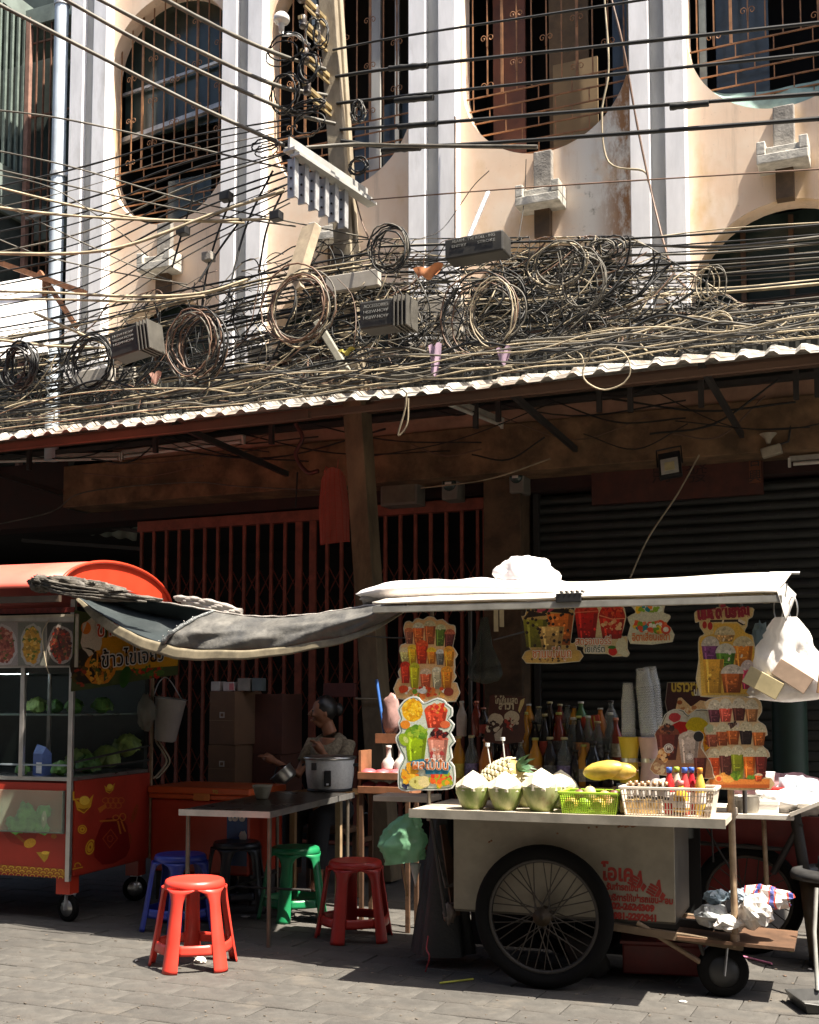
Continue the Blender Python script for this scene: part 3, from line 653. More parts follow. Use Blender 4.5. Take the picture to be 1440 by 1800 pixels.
for i, (p, r) in enumerate(right5): cable(p, r, CABLE, ['topmost', 'second from the top', 'middle', 'second from the bottom', 'lowest'][i] + ' of the five taut black cables right of the pole', RG)
cable([(500, 262, 7.9), (620, 254, 8.3), (720, 256, 8.3), (945, 258, 8.35)], .017, CABLE_G, 'thick grey service cable crossing in front of the pole', RG)
for i, (x, y) in enumerate(((718, 118), (728, 174), (734, 220), (1212, 185), (705, 262))):
    pts = [(x - 34, y + 3, 8.39), (x, y, 8.39), (x + 34, y - 3, 8.39)]
    b = MB(); P = smooth_path([at(*p) for p in pts], 5); b.tube(P, [.02 + .008 * rnd.random() for _ in P], 6); tag(b.build('cable_splice', CABLE, at_base=True), ['taped splice on the second cable above the middle pilaster', 'taped splice on the middle cable at the middle pilaster', 'long taped splice on the second lowest cable at the middle pilaster', 'ragged splice by the right pilaster', 'taped splice on the lowest cable next to the pole'][i], 'cable splice', 'taped cable splices')
cable([(640, 352, 8.45), (940, 329, 8.4), (1480, 295, 8.4)], .006, CABLE_B, 'thin reddish wire running right below the third window', RG)
LGp = 'thick grey cables slanting down from the upper left'
left4 = [[(-40, -12, 6.6), (130, 76, 7.0), (330, 178, 7.5), (500, 256, 8.1)], [(85, -18, 6.6), (250, 75, 7.1), (400, 148, 7.6), (520, 200, 8.1), (590, 218, 8.3)], [(150, -14, 6.6), (330, 80, 7.2), (480, 148, 7.9), (575, 168, 8.3)], [(255, -20, 6.6), (380, 47, 7.2), (480, 92, 7.8), (572, 122, 8.3)]]
for i, p in enumerate(left4): cable(p, .0165, CABLE_G, ['lowest', 'second from the bottom', 'third from the bottom', 'uppermost'][i] + ' of four thick grey cables from the upper left', LGp)
# fan of thin wires in front of the left window and the neighbour
FG = 'thin black wires fanning left from the crossarm'
for i in range(15):
    y0 = 268 + i * 19 + rnd.uniform(-5, 5); y1 = 196 + i * 11 + rnd.uniform(-6, 6)
    cable([(-40, y0 + 70, 7.6), (150, y0 + 26, 7.8), (330, (y0 + y1) / 2 + 8, 8.0), (510, y1 + 10, 8.15)], rnd.choice((.004, .006, .008)), CABLE_G if i % 4 == 2 else CABLE, 'thin wire in the fan left of the crossarm, %s from the top' % ('first second third fourth fifth sixth seventh eighth ninth tenth eleventh twelfth thirteenth fourteenth fifteenth'.split()[i]), FG)
CG = 'pale wires drooping across from the left edge'
pale = [([(-40, 190, 7.3), (100, 207, 7.5), (280, 245, 7.9), (420, 278, 8.1), (520, 300, 8.2)], .008), ([(-40, 258, 7.3), (120, 292, 7.6), (330, 352, 8.0), (560, 400, 8.3), (700, 430, 8.4)], .007), ([(-40, 290, 7.3), (160, 335, 7.7), (340, 372, 8.0), (520, 398, 8.2)], .007),
        ([(-40, 320, 7.2), (130, 362, 7.6), (260, 385, 7.8), (430, 392, 8.0)], .010), ([(-40, 360, 7.2), (110, 378, 7.5), (300, 388, 7.8), (480, 385, 8.1)], .012), ([(-40, 445, 7.2), (120, 446, 7.4), (230, 430, 7.6), (370, 378, 7.9), (500, 335, 8.1)], .014),
        ([(-40, 512, 7.4), (80, 514, 7.5), (230, 521, 7.6), (350, 516, 7.8), (440, 490, 8.0)], .012), ([(-40, 526, 7.4), (120, 527, 7.5), (250, 530, 7.7), (360, 520, 7.9)], .010), ([(60, 550, 7.4), (140, 586, 7.6), (200, 612, 7.9)], .012), ([(0, 598, 7.4), (90, 608, 7.6), (200, 612, 7.9)], .012),
        ([(-40, 405, 7.2), (70, 448, 7.5), (200, 478, 7.8), (330, 500, 8.0)], .006), ([(-40, 340, 7.2), (90, 400, 7.5), (240, 470, 7.9), (370, 520, 8.1)], .006), ([(-40, 300, 7.2), (90, 330, 7.4), (200, 400, 7.8), (260, 450, 8.0)], .005)]
for i, (p, r) in enumerate(pale):
    cable(p, r, CABLE_C if r > .0085 else CABLE_G, ['pale wire passing over the left window', 'long pale wire from the left edge to the coils by the pole', 'pale wire just under the left window', 'cream cable crossing the downpipe at mid height', 'thick cream cable level with the bottom of the left window', 'thickest cream cable bending up towards the crossarm', 'cream cable just above the white signboard', 'cream cable just under the upper cream one by the signboard', 'cream cable slanting from the signboard to the left splice box', 'lower cream cable ending at the left splice box', 'thin wire slanting down past the left corbel', 'thin wire slanting steeply over the downpipe', 'short thin wire over the downpipe'][i], CG)
# drop wires in front of the second pilaster
for i, p in enumerate(([(480, 300, 8.1), (440, 380, 8.1), (415, 460, 8.0), (395, 560, 7.9)], [(410, 340, 8.0), (380, 420, 8.0), (360, 500, 8.0), (352, 590, 8.0)], [(345, 330, 8.0), (320, 410, 8.0), (303, 470, 8.0)], [(500, 330, 8.2), (470, 400, 8.2), (455, 480, 8.2)], [(425, 385, 8.0), (385, 440, 8.0), (350, 495, 7.9)])):
    cable(p, .009, CABLE, ['long', 'kinked', 'short', 'rightmost', 'oblique'][i] + ' black drop wire hanging below the fan left of the pole', 'black drop wires left of the pole')
for i, (x, y) in enumerate(((398, 346), (322, 406), (486, 380), (367, 452))):
    m = MB(); p = at(x, y, 7.98); m.box(p.x - .045, p.x + .045, p.y - .04, p.y + .04, p.z - .035, p.z + .035, m=None); tag(m.build('junction_box', BLACK if i < 3 else CONC, at_base=True, bevel=.006), ['small black tap box on a drop wire under the left window', 'small black tap box beside the left corbel', 'small black tap box below the crossarm', 'small grey tap box on a drop wire over the second pilaster'][i], 'tap box', 'small tap boxes on drop wires')
# loose wires on the third and fourth pilasters
for i, (p, c_, r, l) in enumerate((([(1070, -20, 9.6), (1095, 80, 9.6), (1120, 220, 9.7), (1150, 360, 9.7), (1180, 470, 9.3), (1205, 505, 8.6)], CABLE_B, .01, 'long dark wire hanging down the right pilaster'), ([(1062, -10, 9.8), (1070, 120, 9.8), (1058, 200, 9.8), (1070, 285, 9.82), (1130, 300, 9.82), (1140, 320, 9.8)], CABLE_C, .009, 'wire crossing the weathered plaster patch'), ([(800, 205, 9.83), (800, 320, 9.83), (800, 430, 9.83)], CABLE_B, .008, 'thin conduit down the right edge of the middle pilaster'), ([(925, 280, 9.8), (922, 350, 9.8), (912, 420, 9.6)], CABLE, .004, 'hair thin wire beside the third corbel'), ([(860, 300, 9.8), (830, 330, 9.8), (780, 400, 9.7), (740, 420, 9.2)], CABLE, .004, 'thin wire drooping left under the third window'), ([(625, 350, 8.5), (640, 400, 8.4), (660, 440, 8.3)], CABLE_B, .006, 'short brown stay wire from the crossarm tip'))): cable(p, r, c_, l, 'loose wires on the facade')
m = MB(); m.tube([at(858, 338, 9.7), at(820, 428, 9.2)], .022, 8); tag(m.build('conduit_pipe', GALV, at_base=True), 'short pale conduit pipe leaning right of the middle pilaster', 'pipe')
def blabel(c_, i, t, tail):
    return '%s %s cable in the %s of the bundle %s' % (('fine', 'stout')[i % 2], 'black' if c_ == CABLE else ('dusty grey' if c_ == CABLE_G else 'cream'), ('top', 'upper part', 'middle', 'lower part', 'bottom')[min(4, int(t * 5))], tail)
# dense runs to the right
DR = 'bundle of cables running right above the awning'
for i in range(26):
    t = i / 25; y0 = 436 + 175 * t + rnd.uniform(-7, 7); y1 = 392 + 178 * t + rnd.uniform(-7, 7); Yd = 8.15 + .35 * rnd.random()
    c_ = CABLE if rnd.random() < .62 else (CABLE_G if rnd.random() < .5 else CABLE_C)
    cable([(640 + rnd.uniform(-30, 60), y0 + 6 * rnd.uniform(-1, 1), Yd), (860, y0 - 10 + rnd.uniform(-9, 9) + 6, Yd), (1080, (y0 + y1) / 2 + rnd.uniform(-7, 9) + 4, Yd), (1270, y1 + 16 + rnd.uniform(-4, 6), Yd), (1490, y1 - 2, Yd)], ((.005, .006)[i % 4 // 2] if i % 2 == 0 else (.009, .012)[i % 4 // 2]), c_, blabel(c_, i, t, 'running right from the pole'), DR)
DL = 'bundle of cables running left above the awning'
for i in range(34):
    t = i / 33; y0 = 590 + 150 * t + rnd.uniform(-10, 10); y1 = 448 + 175 * t + rnd.uniform(-8, 8); Yd = 7.95 + .4 * rnd.random()
    c_ = CABLE if rnd.random() < .62 else (CABLE_G if rnd.random() < .5 else CABLE_C)
    sg_ = rnd.uniform(0, 12)
    cable([(-50, y0, Yd), (130, y0 * .74 + y1 * .26 + sg_, Yd), (310, y0 * .47 + y1 * .53 + sg_ + rnd.uniform(-6, 6), Yd), (480, y0 * .22 + y1 * .78 + rnd.uniform(-6, 6), Yd), (660, y1 - 4, Yd)], ((.005, .006)[i % 4 // 2] if i % 2 == 0 else (.009, .012)[i % 4 // 2]), c_, blabel(c_, i, t, 'running left from the pole'), DL)
# runs lying along the awning edge
AE = 'cables lying along the awning edge'
for i in range(20):
    Yd = 7.1 + .06 * (i % 7); off = -6 - 5.2 * i * .8
    x0 = rnd.choice((-50, -50, 200, 420)); x1 = rnd.choice((1490, 1490, 900, 700))
    if x1 - x0 < 400: x1 = 1490
    pts = []
    for q in range(15):
        x = x0 + (x1 - x0) * q / 14; ye = 765 - 165 * (x / 1440); pts.append((x, ye + off * (.6 + .6 * noise.noise(Vector((x * .008, i, 0)))) - 6 + rnd.uniform(-6, 5), Yd + rnd.uniform(-.03, .03)))
    cable(pts, rnd.choice((.004, .005, .007, .009)), CABLE_C if i % 3 == 0 else (CABLE_G if i % 3 == 1 else CABLE), '%s cable lying along the awning edge, layer %s above the sheet' % (('cream', 'dusty grey', 'black')[i % 3], ('lowest', 'second', 'third', 'fourth', 'fifth', 'sixth', 'topmost')[i // 3]), AE)
# the tangle that cannot be told apart
def tangle(name, m_, cnt, seed, rr, label):
    rg = random.Random(seed); b = MB()
    for _ in range(cnt):
        x = rg.uniform(-40, 1480)
        if rg.random() < .3: x = rg.uniform(480, 1100)
        def yt(x): return (600 - .31 * max(0, min(x, 560)) if x < 560 else 428 - .012 * (x - 560)) if x < 1120 else 428 + .62 * min(x - 1120, 180)
        def ye(x): return 765 - 165 * (x / 1440) - 7
        y = yt(x) + (ye(x) - 6 - yt(x)) * rg.random() ** .75; f_ = (y - yt(x)) / max(1, ye(x) - yt(x)); Yd = 8.5 - .85 * f_ + rg.uniform(-.12, .12)
        L = rg.uniform(40, 230); a = rg.gauss(-.15, .2) if rg.random() < .62 else rg.uniform(-3.1, 3.1)
        cv = rg.gauss(0, .18) if abs(a) < .6 else rg.choice((-1, 1)) * rg.uniform(.3, .8)
        if abs(a) > .6: L *= .6
        pts = []; cx, cy = x, y
        for q in range(7):
            pts.append(at(cx, max(yt(cx) - 6, min(cy, ye(cx))), Yd + rg.uniform(-.04, .04))); a += cv + rg.gauss(0, .12); cx += math.cos(a) * L / 6; cy += math.sin(a) * L / 6
        b.tube(smooth_path(pts, 3), rg.choice(rr), 4, cap=False)
    o = b.build(name, m_, at_base=True, kind='stuff'); o['label'] = label; o['category'] = 'cable tangle'
tangle('cable_tangle', CABLE, 620, 1, (.003, .004, .005, .006, .008), 'snarled black wires heaped above the awning')
tangle('cable_tangle', CABLE_G, 260, 2, (.0025, .003, .004, .005), 'snarled dusty grey wires heaped above the awning')
tangle('cable_tangle', CABLE_C, 230, 3, (.0025, .003, .004, .005), 'snarled cream wires heaped above the awning')
tangle('cable_tangle', CABLE_B, 80, 4, (.003, .004, .006), 'snarled brown wires heaped above the awning')
# coils
def coil(x, y, rx, ry, turns, r, mats, label, Y=7.35, tilt=0, seed=0):
    rg = random.Random(seed + 90); c0 = at(x, y, Y); s = (c0 - CAM).dot(FW) / FPX
    t = thing('cable_coil', label, 'cable coil', c0, 0, 'coils of spare cable hung above the awning')
    for k in range(turns):
        ex, ez = rx * s * rg.uniform(.84, 1.14), ry * s * rg.uniform(.84, 1.12); dx, dz = rg.uniform(-.04, .04), rg.uniform(-.03, .03); ph = rg.uniform(0, 6)
        pts = [(dx + ex * math.cos(a) * (1 + .035 * math.sin(3 * a + ph)), rg.uniform(-.012, .012) + k * .012 - .05 + tilt * math.sin(a), dz + ez * math.sin(a) * (1 + .04 * math.sin(2 * a + ph))) for a in [2 * math.pi * q / 30 for q in range(30)]]
        b = MB(); b.tube(pts, r * .68 * rg.uniform(.8, 1.15), 5, closed=True); b.build('cable_loop', mats[k % len(mats)], t)
    return t
coil(527, 540, 60, 64, 7, .011, (CABLE_B, CABLE_G, CABLE_B, CABLE_C), 'big coil of pinkish brown cable left of the pole', 7.3, seed=1)
coil(338, 606, 48, 58, 5, .010, (CABLE_B, CABLE_G, CABLE), 'brown cable coil right of the left splice box', 7.3, seed=2)
coil(360, 610, 48, 62, 4, .012, (CABLE, CABLE_B), 'black cable coil behind the brown one, right of the left splice box', 7.4, seed=3)
coil(32, 646, 30, 40, 8, .013, (CABLE,), 'thick black cable coil at the left edge above the awning', 7.2, seed=4)
coil(160, 640, 44, 48, 7, .011, (CABLE,), 'black cable coil left of the left splice box', 7.35, seed=5)
coil(848, 558, 66, 74, 5, .009, (CABLE, CABLE_B), 'large dark coil right of the pole', 7.4, seed=6)
coil(872, 558, 44, 56, 4, .008, (CABLE_C, CABLE_G), 'pale wire coil inside the large dark one', 7.33, seed=7)
coil(690, 440, 34, 36, 7, .009, (CABLE, CABLE_G), 'tight coil on the right side of the pole top of the heap', 7.6, seed=8)
coil(1066, 437, 26, 18, 6, .008, (CABLE_G, CABLE), 'small grey coil above the bundle by the right pilaster', 7.7, seed=9)
coil(985, 470, 50, 40, 7, .008, (CABLE_G, CABLE_C, CABLE), 'loose grey coil under the third corbel', 7.6, seed=10)
coil(1252, 505, 16, 30, 4, .007, (CABLE_G, CABLE_C), 'narrow grey wire loop in front of the right arch', 7.6, seed=11)
coil(1024, 500, 34, 50, 5, .007, (CABLE_G,), 'grey coil hanging left of the right pilaster', 7.6, seed=13)
coil(1078, 655, 48, 36, 1, .008, (CABLE_C,), 'single cream loop hanging below the awning edge', 7.0, seed=12)
coil(1262, 575, 20, 22, 2, .007, (CABLE_C,), 'small cream loop above the awning at right', 7.4, seed=14)
for i, (x, y, rx, ry) in enumerate(((505, 92, 36, 26), (510, 165, 26, 34), (540, 196, 34, 9), (545, 226, 30, 20), (628, 300, 16, 14), (632, 200, 10, 18), (472, 262, 26, 12), (560, 62, 16, 26), (545, 120, 18, 24))):
    coil(x, y, rx, ry, 2 + i % 3, .010, (CABLE, CABLE_G) if i % 2 else (CABLE,), ['round black loop hanging under the white cap insulator', 'black loop hanging left of the insulator rack', 'flat black coil on the insulator rack', 'black loop above the crossarm', 'small black loop on the right side of the pole', 'small dark loop on the right face of the pole', 'black loop at the tip of the crossarm', 'black loop beside the grey box on the pole', 'dark loop among the upper insulators'][i], 8.0, seed=40 + i)
# splice boxes
LET = mat('worn_white_lettering', (.26, .26, .24), .7)
BOXM = mat('dusty_black_box', (.03, .028, .024), .55, var=.3)
def splice(x0, y0, x1, y1, Y, label, lines, rot=0, rib=True, hs=.032):
    a, b = at(x0, y0, Y), at(x1, y1, Y); c0 = (a + b) / 2; w_, h_ = abs(b.x - a.x), abs(a.z - b.z)
    t = thing('splice_box', label, 'splice box', c0, 0); T = Matrix.Rotation(rot, 4, 'Y')
    m = MB(); m.box(-w_ / 2, w_ / 2, -.09, .09, -h_ / 2, h_ / 2, m=T); m.build('body', BOXM, t, bevel=.012)
    if rib:
        for i in range(4):
            m = MB(); m.box(w_ / 2 + .004 + i * .03, w_ / 2 + .016 + i * .03, -.1, .1, -h_ / 2 - .01, h_ / 2 + .012, m=T); m.build('rib', mat('grey_rib', (.07, .065, .055), .6), t, bevel=.003)
        m = MB(); m.box(w_ / 2, w_ / 2 + .1, -.07, .07, -h_ / 2 + .01, h_ / 2 - .01, m=T); m.build('end_cap', BOXM, t)
    for i, s in enumerate(lines): text(s, 'lettering', hs, LET, t, T @ Matrix.Translation((0, -.094, h_ * .24 - i * hs * 1.25)) @ UPRIGHT, 0, width=w_ * .74)
    return t
splice(642, 538, 700, 578, 7.3, 'black ribbed splice box with white lettering right of the pole', ['ACCESSORIES', '145BW-HOW', '145BW-HOW'])
splice(207, 586, 254, 626, 7.25, 'dusty black ribbed splice box over the left heap of cables', ['14-BW-HOW', '145BW-HOW', '145BW-HOW'], R(-9), hs=.026)
splice(790, 428, 892, 448, 7.6, 'long flat dark box with white lettering on top of the heap', ['ALARM . TVE ROLL - ING', 'ENTRY        STROKE'], R(-1), False, .028)
WB = mat('dusty_white_cover', (.42, .39, .34), .6, var=.15, dirt=(.35, .3, .24))
for i, (x0, y0, x1, y1, Y) in enumerate(((735, 525, 785, 585, 8.2), (780, 530, 815, 592, 8.15), (575, 488, 668, 503, 8.0), (130, 655, 200, 672, 7.9), (438, 610, 476, 632, 8.6), (212, 650, 240, 676, 8.3))):
    a, b = at(x0, y0, Y), at(x1, y1, Y); m = MB(); m.box(a.x, b.x, Y - .03, Y + .03, b.z, a.z)
    tag(m.build('terminal_box', WB, at_base=True, bevel=.008), ['white terminal box behind wires left of the big pale coil', 'white terminal box directly behind the pale wire coil', 'long white cover plate beside the big brown coil', 'white plate under the left splice box', 'pale box low on the heap left of the pole', 'pale box below the left splice box'][i], 'terminal box', 'white terminal boxes in the cable heap')
m = MB(); A_, B_ = at(560, 570, 7.45), at(612, 655, 7.5); m.bar(A_, B_, .17, .05); tag(m.build('cable_guard', mat('grey_green_board', (.28, .27, .22), .7, var=.3), at_base=True, bevel=.006), 'grey cable guard board leaning at the foot of the visible pole', 'board')
m = MB(); A_, B_ = at(548, 400, 7.6), at(520, 490, 7.45); m.bar(A_, B_, .14, .07); m.bar(B_, at(528, 508, 7.45), .06, .05); tag(m.build('wooden_block', mat('pale_wood_block', (.36, .29, .2), .8, var=.3), at_base=True), 'pale wood block bound with wires above the big brown coil', 'wood block')
rag_c = (mat('lilac_rag', (.42, .3, .4), .9), mat('lilac_rag', (.42, .3, .4), .9), mat('yellow_tape', (.5, .42, .08), .6), mat('pale_pink_rag', (.6, .35, .28), .9), mat('orange_rag', (.5, .2, .08), .9))
for i, (x, y, w_, h_) in enumerate(((764, 632, .09, .2), (885, 625, .1, .1), (608, 618, .13, .03), (272, 664, .1, .07), (752, 478, .22, .08))):
    p = at(x, y, 7.25); m = MB(); m.sheet(lambda u, v: (p.x + w_ * (u - .5) * (1 - .4 * v), p.y + .02 * math.sin(7 * u + 3 * v), p.z + h_ * (.5 - v) + .015 * math.sin(9 * u)), 8, 8)
    tag(m.build('rag', rag_c[i], at_base=True), ['lilac rag caught at the awning edge', 'small lilac rag below the pale coil', 'yellow tape by the leaning guard board', 'pink scrap below the left splice box', 'orange brown rag left of the long flat box'][i], 'rag')
# dark strings slung under the awning
UG = 'slack dark wires slung under the awning'
for i in range(26):
    x0 = rnd.uniform(-40, 1200); x1 = x0 + rnd.uniform(120, 420); y0 = 735 + 120 * rnd.random() - 80 * (x0 / 1440); y1 = 735 + 110 * rnd.random() - 80 * (x1 / 1440); Yd = 9.3 + .6 * rnd.random()
    cable([(x0, y0, Yd), ((x0 + x1) / 2, (y0 + y1) / 2 + rnd.uniform(8, 40), Yd), (x1, y1, Yd)], rnd.choice((.005, .007, .009)), CABLE if i % 5 else CABLE_B, 'slack %s wire under the awning, %s, sagging %s' % ('black' if i % 5 else 'brown', ('topmost', 'upper', 'middle', 'lower', 'lowest', 'crossing', 'short')[i % 7] + ' one', 'at the far left' if x0 < 200 else ('left of the pole' if x0 < 450 else ('right of the pole' if x0 < 800 else 'over the shutter'))), UG)
for i, (p, c_, r, l) in enumerate((([(1229, 800, 9.5), (1190, 870, 9.3), (1140, 945, 9.1), (1108, 1015, 8.9)], CABLE_C, .007, 'pale cord hanging down in front of the shutter'), ([(740, 858, 9.6), (860, 842, 9.5), (968, 806, 9.5)], CABLE_C, .007, 'pale wire slung between the meters and the beam'), ([(-20, 925, 9.8), (90, 900, 9.8), (150, 865, 9.8), (330, 848, 9.8), (420, 855, 9.8), (560, 862, 9.8)], CABLE_G, .007, 'pale wire running from the left edge to the net bag'), ([(800, 1123, 8.2), (690, 1121, 8.2), (640, 1118, 8.2)], CABLE_G, .006, 'pale string behind the tall fruit cup sign'), ([(868, 1125, 8.0), (925, 1110, 8.0)], CABLE_G, .006, 'pale string behind the bubble tea sign'), ([(715, 690, 7.0), (712, 720, 7.02), (700, 765, 7.04), (716, 745, 7.04), (718, 700, 7.02)], CABLE_C, .006, 'pale knotted string dangling from the awning by the pole'), ([(523, 830, 9.4), (521, 870, 9.4), (520, 893, 9.4)], CABLE, .008, 'short black cord hanging above the gate'))): cable(p, r, c_, l, 'pale cords under the awning')
# ------------------------------------------------------------------ wheels
def spoke_wheel(parent, c, Rw, tyre_r, nsp, axis_y=True, name='wheel'):
    """bicycle-type wheel standing in the parent's x,z plane at c"""
    T = Matrix.Translation(Vector(c)) @ Matrix.Rotation(R(90), 4, 'X')
    m = MB(); rt = Rw - tyre_r
    m.tube([T @ Vector((rt * math.cos(a), rt * math.sin(a), 0)) for a in [2 * math.pi * i / 48 for i in range(48)]], tyre_r, 10, closed=True)
    wh = m.build('wheel', RUBBER, parent)
    m = MB(); rr = Rw - 2 * tyre_r - .004
    m.tube([T @ Vector((rr * math.cos(a), rr * math.sin(a), 0)) for a in [2 * math.pi * i / 48 for i in range(48)]], .013, 6, closed=True); m.build('rim', mat('dull_dark_rim', (.05, .045, .04), .5, metal=.5), wh)
    m = MB(); m.lathe([(0, -.05), (.02, -.05), (.022, -.032), (.045, -.03), (.045, -.024), (.024, -.022), (.024, .022), (.045, .024), (.045, .03), (.022, .032), (.02, .05), (0, .05)], 18, T); m.build('hub', mat('greasy_hub', (.05, .035, .02), .5, metal=.5), wh)
    sp = None
    for i in range(nsp):
        a = 2 * math.pi * i / nsp; s = -1 if i % 2 else 1; b = a + (.75 if (i // 2) % 2 else -.75)
        m = MB(); m.tube([T @ Vector((.042 * math.cos(b), .042 * math.sin(b), s * .027)), T @ Vector((rr * math.cos(a), rr * math.sin(a), s * .004))], .0032, 5); m.build('spoke', mat('dark_spoke', (.07, .06, .05), .45, metal=.6), wh)
    return wh
def caster(parent, c, Rw, wd, m_rim, fork_top, name='caster', yaw=0):
    T0 = Matrix.Translation(Vector(c)) @ Matrix.Rotation(yaw, 4, 'Z'); T = T0 @ Matrix.Rotation(R(90), 4, 'X')
    m = MB(); m.lathe([(Rw * .62, -wd * .5), (Rw * .92, -wd * .5), (Rw, -wd * .3), (Rw, wd * .3), (Rw * .92, wd * .5), (Rw * .62, wd * .5)], 28, T); cw = m.build('caster_wheel', RUBBER, parent)
    m = MB(); m.lathe([(0, -wd * .46), (Rw * .2, -wd * .5), (Rw * .25, -wd * .34), (Rw * .5, -wd * .36), (Rw * .62, -wd * .48), (Rw * .66, -wd * .48), (Rw * .66, wd * .48), (0, wd * .48)], 28, T); m.build('rim', m_rim, cw)
    m = MB()
    for s in (-1, 1): m.bar(T0 @ Vector((0, s * wd * .7, -.01)), T0 @ Vector((.015, s * wd * .7, fork_top)), Rw * .42, .005)
    m.box(-Rw * .4, Rw * .5, -wd * .75, wd * .75, fork_top, fork_top + .006, m=T0); m.build('fork', GALV, cw)
    return cw
# ------------------------------------------------------------------ the drinks cart
DC = Frame(-1.76, 5.68, 3.5)
cart = thing('drinks_cart', 'beige sheet metal drinks cart with big spoked wheel and white slanted roof', 'food cart', DC.o, DC.a)
ZINC = mat('beige_stained_zinc', (.30, .27, .21), .55, metal=.2, var=.18, scale=7, bump=.15, dirt=(.2, .165, .115), dirt_amt=(.52, .78))
ZINCD = mat('shaded_zinc_side', (.1, .092, .075), .55, metal=.3, var=.25, scale=7, dirt=(.1, .085, .06))  # darker copy of the front zinc: shade on the box sides put into colour
m = MB(); m.box(-.49, .62, .1, .118, .335, .805); fp = m.build('front_panel', ZINC, cart, bevel=.003)
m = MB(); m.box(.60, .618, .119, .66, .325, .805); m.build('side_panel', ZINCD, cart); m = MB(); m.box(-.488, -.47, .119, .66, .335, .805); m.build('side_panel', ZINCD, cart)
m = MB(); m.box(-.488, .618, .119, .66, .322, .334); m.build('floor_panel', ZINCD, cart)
m = MB()
for px, py in ((705, 1478), (640 + 700 / 3.13, 1478), (1035, 1455), (1049, 1454), (860, 1480), (980, 1465)):
    p = DC.on_y(px, py, .098); m.blob((p.x, .0985, p.z), (.006, .002, .005), .2, n=4)
m.build('rivet', RUST, cart, kind='stuff')
m = MB()
for i in range(8): p = DC.on_y(1088 + i * 4, 1453 - (i % 3) * 1.5, .098); m.blob((p.x, .099, p.z), (.008, .002, .006), .5, n=4, seed=i)
m.build('rust_stain', RUST, cart)
COUNT = mat('pale_worn_counter', (.46, .4, .32), .5, var=.2, scale=6, bump=.15, dirt=(.3, .26, .2))
m = MB(); m.box(-.59, .895, -.28, .36, .832, .866); ct = m.build('counter', COUNT, cart, bevel=.004)
m = MB(); m.box(-.592, .897, -.288, -.2815, .826, .868); m.build('edge_strip', mat('dull_metal_edge', (.25, .23, .19), .6, metal=.2, var=.25), ct)
m = MB(); m.box(-.45, .86, .36, .8, .79, .81); m.build('back_counter', DKWOOD, cart)
m = MB(); m.box(-.62, .66, .82, .83, .015, .79); m.build('added_back_panel', mat('added_dark_board', (.008, .009, .008), .9), cart)  # added dark board, brought low to hide sunlit ground behind the wheel
# side shelf board sticking out on the left
m = MB(); p = DC.on_y(662, 1402, .25); q = DC.on_y(746, 1408, .25); m.box(p.x, -.66, .2, .42, .855, .885); m.build('side_board', COUNT, cart, bevel=.003)
# frame
OLDPIPE = mat('rusty_beige_pipe', (.33, .24, .15), .6, var=.35, scale=14, dirt=(.16, .08, .04))
m = MB(); m.tube([(.895, .1, .24), (.888, .1, 1.0)], .016, 10); m.tube([(.893, .1, .24), (.893, .1, .3)], .022, 10); m.tube([(.888, .1, .83), (.888, .1, .9)], .021, 10); m.build('upright_pipe', OLDPIPE, cart)
m = MB(); m.tube([(.888, .1, 1.0), (.86, .1, 1.9)], .012, 8); m.build('roof_post', OLDPIPE, cart)
m = MB(); m.tube([(-.6, .03, .78), (-.58, .03, 1.86)], .011, 8); m.build('roof_post', mat('dull_pipe', (.2, .17, .13), .5, metal=.4), cart)
for x in (-.6, .9):
    m = MB(); m.tube([(x, .76, .8), (x, .76, 1.98)], .012, 8); m.build('roof_post', IRON, cart)
for y in (.1, .62): m = MB(); m.bar((.25, y, .305), (.93, y, .245), .04, .035); m.build('base_rail', mat('muddy_wood_rail', (.17, .12, .075), .8, var=.4, scale=8), cart)
m = MB(); m.box(.6, .93, .1, .64, .262, .275, m=Matrix.Rotation(R(3), 4, 'Y') @ Matrix.Translation((0, 0, .04))); m.build('platform', DKWOOD, cart)
p = DC.on_y(1120, 1622, .1); q = DC.on_y(1245, 1700, .12); m = MB(); m.tube([p, q], .013, 8); m.build('brace', OLDPIPE, cart)
p = DC.on_y(1225, 1645, .12); m = MB(); m.tube([p, q], .010, 8); m.build('brace', IRON, cart)
m = MB(); m.tube([(-.6, .06, .8), (-.52, .06, .3)], .009, 8); m.build('leg', IRON, cart)
m = MB(); m.bar((-.5, .3, .325), (.85, .3, .29), .04, .05); m.tube([(0, -.05, .345), (0, .75, .345)], .014, 8); m.build('axle', IRON, cart)
spoke_wheel(cart, (0, 0, .345), .345, .036, 36)
spoke_wheel(cart, (0, .74, .345), .345, .036, 12)
caster(cart, (.83, .16, .118), .118, .09, mat('dark_caster_rim', (.03, .03, .03), .5), .12, yaw=R(12))
